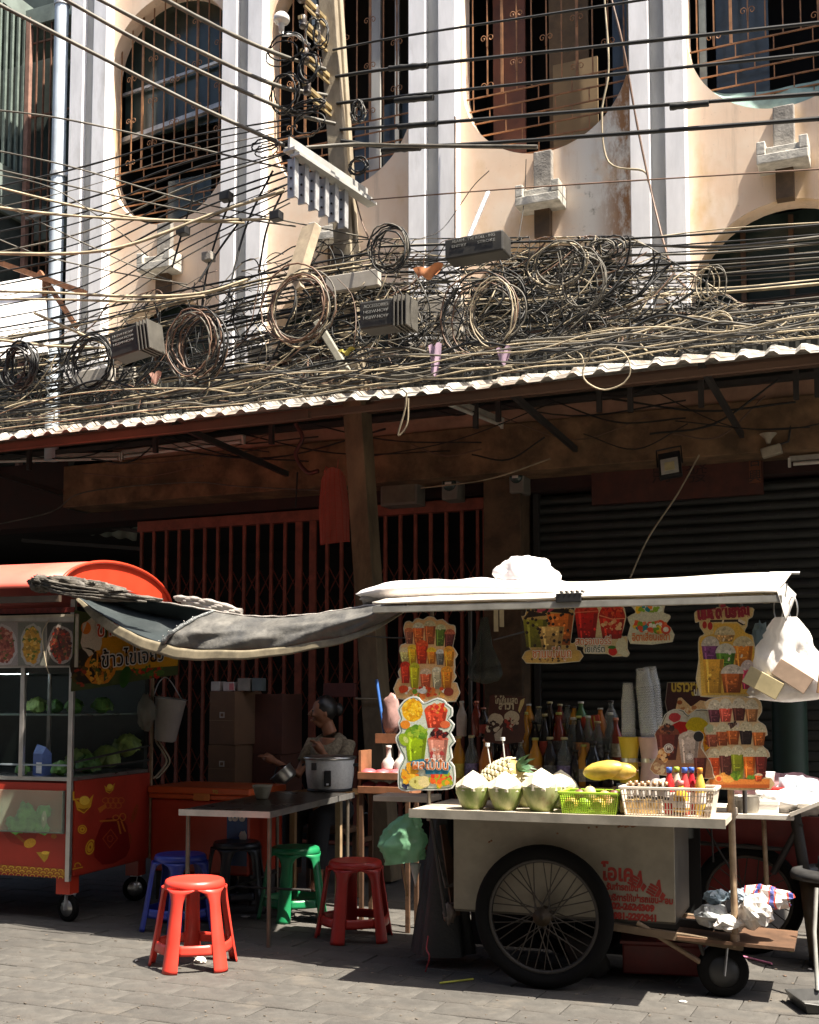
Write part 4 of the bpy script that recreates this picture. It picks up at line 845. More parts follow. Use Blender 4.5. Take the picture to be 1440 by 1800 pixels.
# painted lettering
REDP = mat('faded_red_paint', (.36, .035, .025), .7, var=.35, scale=40)
def panel_text(s, px, py, size, px_w, name='lettering', bold=.002):
    p = DC.on_y(px, py, .1); q = DC.on_y(px + px_w, py, .1); d = (q.x - p.x); T = Matrix.Translation((p.x, .0985, p.z)) @ Matrix.Rotation(R(.5), 4, 'Y') @ UPRIGHT
    text(s, name, size, REDP, fp, T, bold, 'LEFT', .0006, width=d)
panel_text('โอเค', 1057, 1546, .105, 56, bold=.004)
panel_text('รับทำรถเข็น', 1066, 1563, .042, 56); panel_text('บริการให้เช่ารถเข็น-ซ่อม', 1071, 1582, .042, 112); panel_text('02-2624309', 1075, 1597, .042, 76, bold=.003); panel_text('081-2292941', 1078, 1614, .042, 76, bold=.003)
for k, (px, py) in enumerate(((1116, 1548), (1149, 1564))):   # two thumbs-up emblems
    p = DC.on_y(px, py, .1); m = MB(); T = Matrix.Translation((p.x, .0975, p.z)) @ Matrix.Rotation(R(28), 4, 'Y')
    s = .62
    for i in range(4): m.prism([(x * s, z * s) for x, z in ((-.04, .035 - i * .022), (.02, .035 - i * .022), (.028, .026 - i * .022), (.02, .018 - i * .022), (-.04, .018 - i * .022), (-.046, .026 - i * .022))], 0, .001, m=T)
    m.prism([(x * s, z * s) for x, z in ((.02, .04), (.0, .04), (-.005, .085), (.008, .095), (.018, .08), (.045, .04), (.06, .02), (.06, -.03), (.03, -.045), (.03, .03))], .0, .001, m=T)
    m.prism([(x * s, z * s) for x, z in ((.066, .02), (.10, .01), (.095, -.045), (.066, -.03))], 0, .001, m=T)
    m.build('thumb_emblem', REDP, fp)
# roof
ROOFW = mat('white_roof_panel', (.74, .69, .6), .55, var=.12, scale=5, dirt=(.55, .5, .42), dirt_amt=(.55, .8))
def roofz(y): return 1.868 + (y + .1) * .19
m = MB()
prf = [(-.1, roofz(-.1)), (.95, roofz(.95)), (.95, roofz(.95) + .02), (-.1, roofz(-.1) + .02)]
m.sheet(lambda u, v: (-.86 + u * (1.99 + .03 * v), -.1 + .84 * v, roofz(-.1 + .84 * v) + .02 + .008 * math.sin(u * 9) * v + .006 * noise.noise(Vector((u * 6, v * 3, 2)))), 30, 8); m.build('roof_panel', ROOFW, cart, solid=.012)
m = MB(); m.box(-.86, 1.15, -.098, -.07, 1.838, 1.872); m.build('front_rail', mat('dull_zinc_rail', (.3, .29, .26), .55, metal=.3, var=.25), cart, bevel=.003)
m = MB(); m.box(-.84, 1.12, .3, .34, 1.885, 1.92); m.box(-.84, 1.12, .74, .78, 1.96, 2.0)
for x in (-.82, .1, 1.08): m.bar((x, -.08, 1.85), (x, .72, 2.01), .03, .03)
m.build('roof_frame', mat('dirty_cream_batten', (.3, .26, .17), .6, var=.3), cart)
m = MB(); m.sheet(lambda u, v: (1.13 + .035 * v + .03 * u * v, -.1 + .5 * u, roofz(-.1 + .5 * u) + .02 - .14 * v * (1 - .5 * u)), 6, 5); m.build('torn_flap', mat('grey_white_sheet', (.45, .43, .4), .6), cart, solid=.003)
m = MB(); m.tube([(1.05, .74, roofz(.74) + .03), (1.2, .78, roofz(.74) + .03)], .008, 6); m.build('roof_rod', STEEL, cart)
a = DC.on_y(977, 1043, -.105); b = DC.on_y(1022, 1058, -.105)
m = MB(); m.box(a.x, b.x, -.108, -.06, b.z, a.z)
for i in range(5): m.box(a.x + .02 + i * .026, a.x + .03 + i * .026, -.112, -.06, a.z, a.z + .012)
m.build('black_clip', BLACK, cart, bevel=.004)
# items laid on the roof
m = MB()
def rollf(u, v):
    x = -1.06 + 1.29 * u; a = 2 * math.pi * v; rr = (.055 + .015 * noise.noise(Vector((u * 5, 3, 1)))) * min(1, (u * 7) ** .7 + .02) * min(1, ((1 - u) * 7) ** .7 + .02)
    return (x, .16 + rr * 1.6 * math.cos(a) + .02 * noise.noise(Vector((u * 4, v * 4, 0))), roofz(.16) + .045 + rr * math.sin(a) * (1 + .25 * noise.noise(Vector((u * 8, v * 5, 2)))) + .012 * math.sin(u * 5))
m.sheet(rollf, 44, 18); o = m.build('plastic_roll', mat('white_plastic_film', (.8, .75, .74), .4, var=.06, bump=.4, scale=6), weld=True); o.matrix_world = DC.m; tag(o, 'rolled white plastic sheet lying along the cart roof edge', 'plastic sheet')
m = MB(); m.blob((-.13, .25, roofz(.25) + .095), (.15, .12, .115), .36, 1.25, 20, 9); o = m.build('plastic_bundle', MATS['white_plastic_film']); o.matrix_world = DC.m; tag(o, 'crumpled white plastic bundle humped on top of the cart roof', 'plastic bundle')
# tiered bottle shelf at the back of the cart
m = MB(); m.box(-.46, .58, .40, .56, .925, .94); m.build('shelf', WOODM, cart); m = MB(); m.box(-.46, .62, .58, .74, 1.045, 1.06); m.build('shelf', WOODM, cart); m = MB(); m.box(-.46, .62, .70, .8, 1.17, 1.185); m.build('shelf', WOODM, cart)
m = MB()
for x in (-.45, .1, .6):
    m.bar((x, .78, .8), (x, .78, 1.19), .03, .02); m.bar((x, .57, .8), (x, .57, 1.04), .025, .02)
m.build('shelf_post', WOODM, cart)

# ------------------------------------------------------------------ left food cart
LC = Frame(-4.98, 6.1, 6)
fcart = thing('food_cart', 'red food cart with glass case and rounded orange red roof', 'food cart', LC.o, LC.a)
REDV = mat('red_vinyl', (.40, .035, .018), .4, var=.18, scale=3); REDO = mat('orange_red_panel', (.56, .048, .02), .4, var=.15, scale=3)
GOLD = (216, 160, 40); GOLD2 = (240, 196, 70); GOLDD = (150, 84, 20)
XL = -1.75
m = MB(); m.box(XL, -.02, 0, .012, .28, .868); lfp = m.build('front_panel', REDV, fcart)
m = MB(); m.box(.006, .018, .03, .955, .29, .88); lsp = m.build('side_panel', REDV, fcart)
m = MB(); m.box(XL, .005, .013, .95, .28, .292); m.box(XL, .005, .94, .953, .28, .88); m.build('body', REDV, fcart)
m = MB(); m.box(XL, .005, -.004, .95, .882, .905); m.build('worktop', STEEL, fcart)
# print on the panels: laid on as thin coloured shapes
class Flat:                                      # ink shapes on a vertical plane of a frame; photo pixels are taken to that plane
    def __init__(s, fn, face, step=.0007): s.fn = fn; s.face = face; s.m = MB(); s.k = 0; s.step = step
    def put(s, pts, c, lift=None):
        s.k += 1; d = s.step * (1 + .01 * s.k) if lift is None else lift
        s.m.poly([s.face(s.fn(*p), d) for p in pts], c)
    def ell(s, cx, cy, rx, ry, c, n=18, rot=0, wob=0, seed=0, dome=False):
        rg = random.Random(seed * 31 + int(cx)); pts = []
        for i in range(n):
            a = 2 * math.pi * i / n; k = 1 + wob * (rg.random() - .5); x, y = rx * k * math.cos(a), ry * k * math.sin(a)
            pts.append((cx + x * math.cos(rot) - y * math.sin(rot), cy + x * math.sin(rot) + y * math.cos(rot)))
        s.put(pts, c)
    def ring(s, cx, cy, rx, ry, w_, c, n=24, a0=0, a1=6.2832):
        s.k += 1; d = s.step * (1 + .01 * s.k)
        for i in range(n):
            t0, t1 = a0 + (a1 - a0) * i / n, a0 + (a1 - a0) * (i + 1) / n
            q = [(cx + (rx - w_) * math.cos(t0), cy + (ry - w_) * math.sin(t0)), (cx + rx * math.cos(t0), cy + ry * math.sin(t0)), (cx + rx * math.cos(t1), cy + ry * math.sin(t1)), (cx + (rx - w_) * math.cos(t1), cy + (ry - w_) * math.sin(t1))]
            s.m.poly([s.face(s.fn(*p), d) for p in q], c)
    def specks(s, cx, cy, rx, ry, cols, n, r0, r1, seed):
        rg = random.Random(seed)
        for i in range(n):
            a = rg.uniform(0, 6.283); q = rg.random() ** .5; r = rg.uniform(r0, r1); s.ell(cx + rx * q * math.cos(a), cy + ry * q * math.sin(a), r * rg.uniform(.7, 1.4), r, rg.choice(cols), 7, rg.uniform(0, 3), .5, seed + i)
def gold_side(px, py): return LC.on_x(px, py, .02)
F_ = Flat(gold_side, lambda p, d: (.0185 + d, p.y, p.z))
for cx, cy, s in ((148, 1410, 1.0), (193, 1384, .55)):          # gold ingots
    F_.put([(cx - 17 * s, cy - 6 * s), (cx - 12 * s, cy + 14 * s), (cx, cy + 20 * s), (cx + 12 * s, cy + 8 * s), (cx + 17 * s, cy - 14 * s), (cx + 10 * s, cy - 6 * s), (cx, cy + 2 * s), (cx - 9 * s, cy + 0 * s)], GOLD)
    F_.ell(cx + 1 * s, cy - 3 * s, 9 * s, 8 * s, GOLD2); F_.put([(cx - 12 * s, cy + 10 * s), (cx, cy + 18 * s), (cx + 9 * s, cy + 9 * s), (cx, cy + 12 * s)], GOLDD)
for cx, cy, rx, ry in ((145, 1458, 8, 8), (159, 1489, 8, 14), (237, 1430, 4, 17), (222, 1478, 9, 15)):   # coins
    c_ = GOLD if cx < 200 else (150, 66, 24); F_.ell(cx, cy, rx, ry, c_, rot=.3); F_.ell(cx, cy, rx * .75, ry * .78, (176, 60, 22), rot=.3); F_.ell(cx, cy, rx * .62, ry * .66, c_, rot=.3); F_.ell(cx, cy, rx * .22, ry * .25, (150, 24, 16), 4)
F_.put([(178, 1450), (188, 1438), (215, 1436), (224, 1452), (229, 1490), (222, 1506), (200, 1518), (180, 1520), (166, 1506), (166, 1480)], (128, 18, 14))  # red money bag with bow
F_.put([(175, 1442), (205, 1440), (206, 1443), (176, 1445)], (190, 110, 34)); F_.ring(204, 1437, 6, 5, 1.6, (200, 120, 40)); F_.ring(216, 1436, 6, 7, 1.6, (200, 120, 40)); F_.put([(206, 1443), (209, 1443), (214, 1466), (211, 1466)], (190, 110, 34)); F_.put([(212, 1443), (215, 1443), (222, 1462), (219, 1462)], (190, 110, 34))
F_.put([(195, 1456), (208, 1474), (193, 1492), (180, 1474)], (170, 70, 28)); F_.put([(195, 1459), (206, 1474), (193, 1489), (182, 1474)], (128, 18, 14)); F_.ring(194, 1474, 6, 7, 1.4, (176, 80, 32), 5)
for i in range(7): F_.ring(186 + (i % 4) * 9 + (i // 4) * 4, 1407 + (i // 4) * 9, 6.5, 5.5, 1.5, (196, 100, 38), 12)
F_.put([(172, 1421), (186, 1413), (188, 1419), (176, 1429)], (200, 110, 40)); F_.put([(128, 1392), (131, 1391), (131, 1404), (140, 1403), (140, 1406), (128, 1407)], GOLD)
F_.ring(137, 1522, 6, 6, 1.8, GOLD, 14, 2.6, 6.2); F_.put([(128, 1527), (146, 1523), (146, 1525), (128, 1529)], GOLD)
F_.m.build('gold_print', INK, lsp)
Ff = Flat(lambda px, py: LC.on_y(px, py, 0), lambda p, d: (p.x, -.0005 - d, p.z))
Ff.put([(4, 1462), (18, 1480), (45, 1488), (62, 1475), (68, 1462)], (150, 36, 16)); Ff.put([(22, 1465), (42, 1482), (46, 1479), (28, 1463)], GOLDD); Ff.ell(53, 1482, 11, 8, GOLD, rot=-.4); Ff.put([(64, 1498), (88, 1497), (84, 1509), (78, 1516)], (190, 150, 40)); Ff.ell(80, 1499, 7, 3, GOLD2); Ff.ell(95, 1470, 5, 4, (170, 110, 34))
Ff.put([(0, 1520), (115, 1528), (115, 1543), (0, 1532)], (196, 140, 40)); Ff.put([(-260, 1500), (0, 1520), (0, 1532), (-260, 1515)], (196, 140, 40))
for row in range(3):
    for i in range(30):
        cx = -240 + i * 12.4 + (row % 2) * 6.2; cy = 1525 + row * 6 + cx * .07
        if cx > 108: continue
        for q in (7, 4.6, 2.2): Ff.ring(cx, cy, q, q, .9, (150, 40, 20) if q != 4.6 else GOLD2, 9, math.pi, 2 * math.pi)
Ff.m.build('gold_wave_print', INK, lfp)
# posts, glass case
def lpost(x, y, z0, z1, w_=.028, m_=ALU, name='corner_post'):
    m = MB(); m.box(x - w_ / 2, x + w_ / 2, y - w_ / 2, y + w_ / 2, z0, z1); return m.build(name, m_, fcart, bevel=.003)
lpost(.004, -.008, .26, 2.03, .03); lpost(.022, .965, .28, 2.05, .02, OLDPIPE); lpost(-.36, -.0, .905, 1.6, .03); lpost(-.3, .2, .905, 1.62, .022, mat('dim_metal', (.2, .2, .19), .4, metal=.7)); lpost(-1.2, 0, .905, 1.9, .03)
GLASS = glassy('case_glass', (.05, .07, .06), .04, .04)
m = MB(); m.box(XL, -.02, -.006, -.001, .96, 1.6); m.build('glass_pane', GLASS, fcart)
m = MB(); m.box(.012, .016, .02, .94, .91, 1.55); m.build('glass_pane', GLASS, fcart)
m = MB(); m.box(XL, -.02, -.012, .004, .975, .985); m.build('glass_rail', mat('blue_grey_rail', (.3, .36, .4), .4, metal=.3), fcart)
m = MB(); m.box(XL, .0, .1, .92, 1.29, 1.302); m.build('glass_shelf', glassy('shelf_glass', (.25, .32, .28), .1, .6), fcart)
m = MB(); m.box(XL, .0, .0, .95, 1.56, 1.6); m.box(XL, .0, .9, .945, .91, 1.6); m.box(XL, .02, .93, .95, 1.6, 2.0); m.build('case_back', mat('dark_case_back', (.025, .03, .028), .5), fcart)
m = MB(); m.bar((.018, .02, 1.0), (.018, .94, 1.07), .012, .012); m.bar((.018, .02, .95), (.018, .94, .97), .012, .012); m.build('side_rail', IRON, fcart)
m = MB(); m.box(XL, .02, -.2, -.17, 2.0, 2.04); m.build('eave_rail', mat('dark_bronze_rail', (.07, .05, .035), .5), fcart)
# barrel roof
m = MB(); nn = 22
def barrel(u, v): a = math.pi * (.06 + .88 * v); return (-1.9 + u * 1.93, .49 - .72 * math.cos(a), 2.03 + .28 * math.sin(a) ** .9)
m.sheet(barrel, 6, nn); m.build('barrel_roof', mat('pinkish_red_fibreglass', (.64, .13, .095), .4, var=.1, scale=3), fcart, solid=.01)
m = MB(); pts = [barrel(1, j / nn) for j in range(nn + 1)]; m.add([(.022, y, z - .004) for x, y, z in pts], [tuple(range(nn + 1))]); m.build('roof_end', REDO, fcart)
m = MB(); m.tube([(.033, y, z) for x, y, z in pts], .012, 6); m.build('roof_trim', REDO, fcart)
# undercarriage
m = MB(); m.box(-.1, .0, .02, .12, .175, .279); m.build('leg_block', REDO, fcart); m = MB(); m.box(-.1, .0, .85, .95, .175, .279); m.build('leg_block', REDV, fcart)
caster(fcart, (-.04, .07, .085), .085, .035, STEEL, .085, yaw=R(-14)); caster(fcart, (-.04, .88, .085), .085, .035, STEEL, .085, yaw=R(30)); caster(fcart, (-1.5, .1, .085), .085, .035, STEEL, .085)
# clear tray on the front with greens behind
m = MB(); a = LC.on_y(-120, 1384, -.03); b = LC.on_y(110, 1464, -.03); m.box(a.x, b.x, -.035, -.03, b.z, a.z); m.build('acrylic_front', glassy('frosted_acrylic', (.45, .55, .4), .3, .3), fcart)
m = MB(); m.box(a.x, b.x, -.03, -.006, b.z - .008, b.z); m.box(b.x - .008, b.x, -.03, -.006, b.z, a.z); m.build('tray_edge', mat('dim_acrylic_edge', (.2, .22, .18), .3), fcart)
rg = random.Random(3)
for k in range(13):
    p = LC.on_y(rg.uniform(-60, 96), rg.uniform(1424, 1454), -.018); m = MB(); m.blob((p.x, -.018 + .004 * rg.random(), p.z), (rg.uniform(.035, .07), .005, rg.uniform(.03, .055)), .35, 2.2, 9, k, m=Matrix.Rotation(rg.uniform(0, 3), 4, 'Y')); m.build('leaf', mat('bright_leaf_green', (.17, .5, .12), .5, var=.6, scale=18), fcart)
p = LC.on_y(78, 1440, -.02); m = MB(); m.blob((p.x, -.022, p.z), (.02, .008, .05), .3, 3, 8, 5); m.build('white_stem', mat('white_stem', (.6, .65, .4), .4), fcart)
# lit tube in the case
TUBEL, tn, tp = new_mat('lit_tube'); tp.inputs['Emission Color'].default_value = (.75, .95, 1, 1); tp.inputs['Emission Strength'].default_value = 14
a = LC.on_y(-200, 1180, .06); b = LC.on_y(50, 1181, .06)
m = MB(); m.tube([(a.x, .06, 1.572), (b.x, .06, 1.572)], .014, 8); tb = m.build('lit_tube', TUBEL, fcart)
m = MB(); m.box(a.x, b.x + .02, .04, .08, 1.588, 1.6); m.build('tube_batten', WHITE, tb)
# things in the case
LEAF = mat('lettuce_green', (.09, .22, .04), .5, var=.5, scale=20); LEAF2 = mat('pale_cabbage_green', (.22, .30, .07), .5, var=.4, scale=16)
def leafy(lx, ly, lz, r, m_, label, seed, n=22):
    t = thing('vegetable', label, 'vegetable', LC.w(lx, ly, lz), rnd.uniform(0, 6), 'vegetables in the glass case'); rg = random.Random(seed)
    m = MB(); m.blob((0, 0, r * .6), (r * .8, r * .8, r * .6), .25, 3, 8, seed); m.build('heart', m_, t)
    for i in range(n):
        a = rg.uniform(0, 6.28); e = rg.uniform(.1, 1.3); d = Vector((math.cos(a) * math.cos(e), math.sin(a) * math.cos(e), math.sin(e))); u = Vector((-math.sin(a), math.cos(a), 0)); v2 = d.cross(u); c0 = d * r * .85 + Vector((0, 0, r * .45)); q = r * rg.uniform(.45, .75)
        m = MB(); m.sheet(lambda s_, t_: c0 + u * (s_ - .5) * q * (1.4 - abs(t_ - .5)) + v2 * (t_ - .5) * q * 1.4 + d * (.2 * q * math.sin(s_ * 11 + i) * .4 + .25 * q * (1 - 4 * (s_ - .5) ** 2)), 5, 4); m.build('leaf', m_, t)
leafy(-.32, .3, 1.303, .06, LEAF, 'loose green lettuce on the glass shelf at left', 1); leafy(-.18, .3, 1.303, .065, LEAF, 'pale green lettuce on the glass shelf next to the corner post', 2)
leafy(-.14, .1, .91, .06, LEAF, 'green lettuce head in a bowl by the corner post', 3); leafy(-.02 - .1, .62, .93, .10, LEAF2, 'yellow green cabbage low behind the side glass', 4); leafy(-.08, .8, 1.0, .10, LEAF2, 'green cabbage highest behind the side glass', 5); leafy(-.42, .1, .91, .05, LEAF, 'green bunch at the left frame edge', 6); leafy(-.06, .45, 1.303, .07, LEAF, 'dark lettuce on the glass shelf behind the side glass', 7); leafy(-.25, .5, .91, .10, LEAF2, 'pale cabbage deep in the case behind the carton', 8); leafy(-.1, .36, .91, .08, LEAF, 'leafy bunch low behind the side glass near the post', 9); leafy(-.5, .35, 1.303, .07, LEAF2, 'pale cabbage on the glass shelf at the left edge', 10)
m = MB(); m.box(-.075, .075, -.03, .03, .19, .2); p = LC.w(-.29, .12, .906)
ck = thing('milk_carton', 'blue and white drink carton inside the glass case', 'carton', p, R(-15))
m = MB(); m.box(-.05, .05, -.035, .035, 0, .14); m.add([(-.05, -.035, .14), (.05, -.035, .14), (.05, .035, .14), (-.05, .035, .14), (-.06, 0, .2), (.04, 0, .18)], [(0, 1, 5, 4), (2, 3, 4, 5), (1, 2, 5), (3, 0, 4)]); m.build('carton', mat('blue_carton', (.10, .16, .42), .5), ck)
m = MB(); m.box(-.012, .045, -.037, -.0352, .015, .085); m.build('white_print', WHITE, ck)
# menu board with three dish photos
def sign_thing(name, label, fr, y0, group=None, cat='menu sign', ctr=None):
    c0 = fr.on_y(*ctr, y0); return thing(name, label, cat, fr.w(c0.x, y0, c0.z), fr.a, group), c0
mbt, c0 = sign_thing('menu_board', 'long menu board with photographs of three dishes on the red cart', LC, -.045, ctr=(20, 1130))
def lcy(px, py): return LC.on_y(px, py, -.045)
Fm = Flat(lcy, lambda p, d: (p.x - c0.x, -.004 - d, p.z - c0.z))
a, b = lcy(-160, 1087), lcy(137, 1173)
m = MB(); m.box(a.x - c0.x, b.x - c0.x, -.003, .003, b.z - c0.z, a.z - c0.z); m.build('board', mat('menu_backing', (.4, .38, .34), .5), mbt)
Fm.put([(-158, 1092), (131, 1092), (131, 1172), (-158, 1172)], (150, 142, 132))
def dish(name, cx, cols, plate, base, rx=20, ry=38, seed=1):
    f = Flat(lcy, lambda p, d: (p.x - c0.x, -.0055 - d, p.z - c0.z))
    f.put([(cx - 24, 1094), (cx + 24, 1094), (cx + 24, 1170), (cx - 24, 1170)], base); f.specks(cx, 1134, 19, 34, [base, plate, tuple(int(v * .7) for v in base)], 30, 3, 7, seed + 50); f.ell(cx, 1134, rx + 2, ry + 1, plate, wob=.12); f.ell(cx, 1134, rx * .86, ry * .88, cols[0], wob=.2); f.specks(cx, 1134, rx * .84, ry * .88, cols, 130, 1.0, 3.6, seed); f.m.build('dish_photo', INK, mbt)
dish('rice', 8, [(150, 84, 70), (176, 104, 84), (120, 60, 52), (196, 140, 118), (84, 92, 44)], (180, 172, 168), (150, 142, 138), 22, 36, 3)
dish('omelette', 57, [(190, 140, 52), (208, 162, 60), (150, 120, 50), (214, 176, 96), (98, 110, 40)], (168, 164, 156), (120, 120, 110), 18, 36, 4)
dish('stir fry', 108, [(90, 46, 34), (120, 58, 40), (170, 50, 30), (150, 92, 60), (60, 66, 34), (60, 30, 26)], (146, 136, 128), (60, 58, 52), 22, 34, 5)
dish('soup', -44, [(150, 84, 40), (190, 120, 50), (90, 90, 40)], (170, 164, 156), (120, 110, 100), 20, 36, 6)
Fm.m.build('board_print', INK, mbt)
m = MB(); m.box(b.x - c0.x - .018, b.x - c0.x + .002, -.012, -.0045, b.z - c0.z, a.z - c0.z); m.box(a.x - c0.x, b.x - c0.x, -.012, -.0045, a.z - c0.z - .014, a.z - c0.z + .002); m.build('frame', mat('beige_frame', (.4, .36, .28), .5), mbt)
m = MB(); m.tube(smooth_path([lcy(90, 1090) - c0 + Vector((0, -.02, 0)), lcy(78, 1115) - c0 + Vector((0, -.02, 0)), lcy(84, 1165) - c0 + Vector((0, -.02, 0)), lcy(93, 1194) - c0 + Vector((0, -.02, 0))]), .003, 4); m.build('tie_string', CABLE_C, mbt)
m = MB(); a = lcy(-160, 1082); m.box(a.x - c0.x, b.x - c0.x - .04, .012, .018, a.z - c0.z - .004, a.z - c0.z + .03); m.build('top_strip', mat('dark_red_strip', (.16, .02, .015), .5, var=.5, scale=30), mbt)
# yellow banner on the cart's end
bc = LC.on_x(215, 1140, .05); bnr = thing('banner', 'yellow and green Thai omelette rice banner hanging on the cart end behind the tarp', 'banner', LC.w(.05, bc.y, bc.z), LC.a)
def lbx(px, py): return LC.on_x(px, py, .05)
def bface(p, d): return (.001 + d + .012 * math.sin(p.y * 6), p.y - bc.y, p.z - bc.z)
Fb = Flat(lbx, bface, .0006)
bt = lambda u: (132 + 184 * u, 1072 + 42 * u); bb = lambda u: (126 + 184 * u, 1216 - 30 * u)
m = MB()
def bsh(u, v): p, q = bt(u), bb(u); return Vector(bface(lbx(p[0] * (1 - v) + q[0] * v, p[1] * (1 - v) + q[1] * v), -.001))
m.sheet(bsh, 10, 6); m.build('banner_sheet', mat('banner_green', (.055, .075, .02), .45, var=.2), bnr)
def bq(u0, u1, v0, v1, c, n=6):
    for i in range(n):
        a_, b_ = u0 + (u1 - u0) * i / n, u0 + (u1 - u0) * (i + 1) / n
        Fb.m.poly([bface(lbx(*[(1 - v) * x + v * y for x, y in zip(bt(u), bb(u))]), .0003) for u, v in ((a_, v0), (b_, v0), (b_, v1), (a_, v1))], c)
bq(.2, .99, .30, .78, (214, 150, 28)); bq(.3, .9, .2, .3, (206, 140, 24))
Fb.ell(158, 1118, 17, 34, (208, 196, 176), wob=.3); Fb.ell(150, 1104, 8, 11, (220, 126, 40)); Fb.ell(150, 1170, 26, 32, (40, 32, 20)); Fb.ell(174, 1176, 27, 28, (206, 128, 30), wob=.15); Fb.specks(174, 1178, 22, 22, [(220, 150, 40), (190, 104, 30), (226, 168, 60), (110, 84, 24), (70, 90, 30)], 60, 1.5, 4, 8)
Fb.specks(262, 1180, 30, 10, [(60, 96, 30), (186, 40, 24), (210, 70, 30), (80, 110, 40), (170, 30, 24)], 40, 2, 5, 9); Fb.specks(140, 1185, 12, 22, [(150, 54, 30), (90, 70, 24), (60, 60, 24)], 26, 2, 4, 10); Fb.ell(220, 1190, 10, 20, (40, 84, 24), rot=.3)
Fb.m.build('banner_print', INK, bnr)
def btext(s, px, py, size, m_, lift, bold, wpx):
    p = lbx(px, py); q = lbx(px + wpx, py - wpx * .12); d = (q.y - p.y); ang = math.atan2(q.z - p.z, q.y - p.y)
    M_ = Matrix.Translation((lift + .012 * math.sin(p.y * 6 + .5), p.y - bc.y, p.z - bc.z)) @ Matrix.Rotation(R(90), 4, 'Z') @ UPRIGHT @ Matrix.Rotation(ang, 4, 'Z')
    text(s, 'lettering', size, m_, bnr, M_, bold, 'LEFT', .0004, width=d)
WHT = mat('white_ink', (.7, .66, .6), .5, var=.05); BLK = mat('black_ink', (.012, .011, .012), .4); RDI = mat('red_ink', (.5, .06, .02), .45)
btext('ข้าวไข่เจียว', 172, 1174, .14, WHT, .012, .008, 112); btext('ข้าวไข่เจียว', 173, 1174, .14, BLK, .014, .001, 110)
btext('ข้าว', 164, 1120, .15, WHT, .012, .008, 42); btext('ข้าว', 165, 1120, .15, RDI, .014, .001, 40)
# hanging basin, bag and cord behind the cart end
hb = thing('plastic_basin', 'pale grey plastic pail hanging at the back corner of the red cart', 'pail', LC.w(.12, .98, 1.1), LC.a)
m = MB(); m.lathe([(.0, .0), (.06, .0), (.075, .01), (.11, .3), (.118, .305), (.105, .3), (.07, .015), (0, .01)], 24, Matrix.Rotation(R(8), 4, 'Y')); m.build('pail', mat('translucent_grey_plastic', (.34, .33, .31), .35, var=.1), hb)
m = MB(); m.tube(smooth_path([(-.1, 0, .31), (-.05, 0, .42), (.02, 0, .44), (.13, 0, .29)]), .004, 5); m.build('handle', GALV, hb)
hb2 = thing('plastic_bag', 'small dusty clear bag hanging beside the grey pail', 'bag', LC.w(.06, .82, 1.3), LC.a)
m = MB(); m.blob((0, 0, 0), (.06, .06, .12), .35, 2.5, 12, 4); m.build('bag', film('dusty_clear_film', (.32, .3, .24), .3, .5), hb2)
m = MB(); P = smooth_path([LC.w(.05, 1.0, 1.42), LC.w(.06, 1.03, 1.25), LC.w(.05, .97, 1.12), LC.w(.07, 1.03, 1.03), LC.w(.09, 1.06, .95), LC.w(.05, 1.0, .86), LC.w(.04, .96, .84)]); m.tube(P, .007, 6); m.tube([p + Vector((.02, .01, 0)) for p in P[8:]], .006, 6); tag(m.build('cord', CABLE_C, at_base=True), 'beige twisted cord looping down the back post of the red cart', 'cord')
# ------------------------------------------------------------------ stools
def make_stool(label, m_, loc, aim):
    t = thing('plastic_stool', label, 'stool', loc, aim, 'plastic stools round the table')
    H, rt, rb = .45, .150, .222
    def rad(z): return rb + (rt - rb) * (z / H) ** .9
    m = MB(); m.lathe([(0, .447), (.05, .446), (.12, .449), (.142, .452), (.152, .447), (.158, .432), (.160, .405), (.156, .404), (.146, .43), (0, .437)], 40); m.build('seat', m_, t)
    m = MB()
    def legf(u, v):
        z = .0 + .412 * v; s = 2 * u - 1
        hw = .205 + .04 * (1 - v) * 0 + (0 if z < .325 else .40 * (1 - (1 - ((z - .325) / .087) ** 2) ** .5) if z < .412 else .423)
        hw = min(hw, .6283); a = s * hw; r = rad(z) + .016 * (1 - abs(s) ** 2.2) - .012 * (abs(s) > .55) * 0 + .004 * (1 - v)
        return (r * math.cos(a), r * math.sin(a), z)
    m.sheet(legf, 14, 22); l0 = m.build('leg', m_, t, solid=.005); lm = l0.data
    m = MB()
    def strf(u, v):
        z = .085 + .052 * v; a = .19 + (1.2566 - .38) * u; r = rad(z) - .002 - .008 * math.sin(math.pi * u); return (r * math.cos(a), r * math.sin(a), z)
    m.sheet(strf, 10, 3); s0 = m.build('stretcher', m_, t, solid=.006); sm_ = s0.data
    for i in range(1, 5):
        for nm, me, th_ in (('leg', lm, .005), ('stretcher', sm_, .006)):
            o = bpy.data.objects.new(nm, me); col.objects.link(o); o.parent = t; o.rotation_euler = (0, 0, i * 2 * math.pi / 5)
            q = o.modifiers.new('thickness', 'SOLIDIFY'); q.thickness = th_; q.offset = 0
    return t
def plas(name, c): return mat(name, c, .36, var=.16, scale=5, dirt=tuple(v * .55 + .012 for v in c), dirt_amt=(.52, .72))
def away(p): return math.atan2(p[1], p[0])
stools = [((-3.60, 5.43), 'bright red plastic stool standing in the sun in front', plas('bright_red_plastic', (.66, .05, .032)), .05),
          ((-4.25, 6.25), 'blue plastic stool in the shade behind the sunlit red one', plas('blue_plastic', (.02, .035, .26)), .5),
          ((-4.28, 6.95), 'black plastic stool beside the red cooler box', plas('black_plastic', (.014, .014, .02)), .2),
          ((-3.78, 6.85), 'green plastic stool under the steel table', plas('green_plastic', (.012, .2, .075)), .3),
          ((-3.14, 6.42), 'dark red plastic stool in the shade near the big wheel', plas('dark_red_plastic', (.36, .025, .018)), .15)]
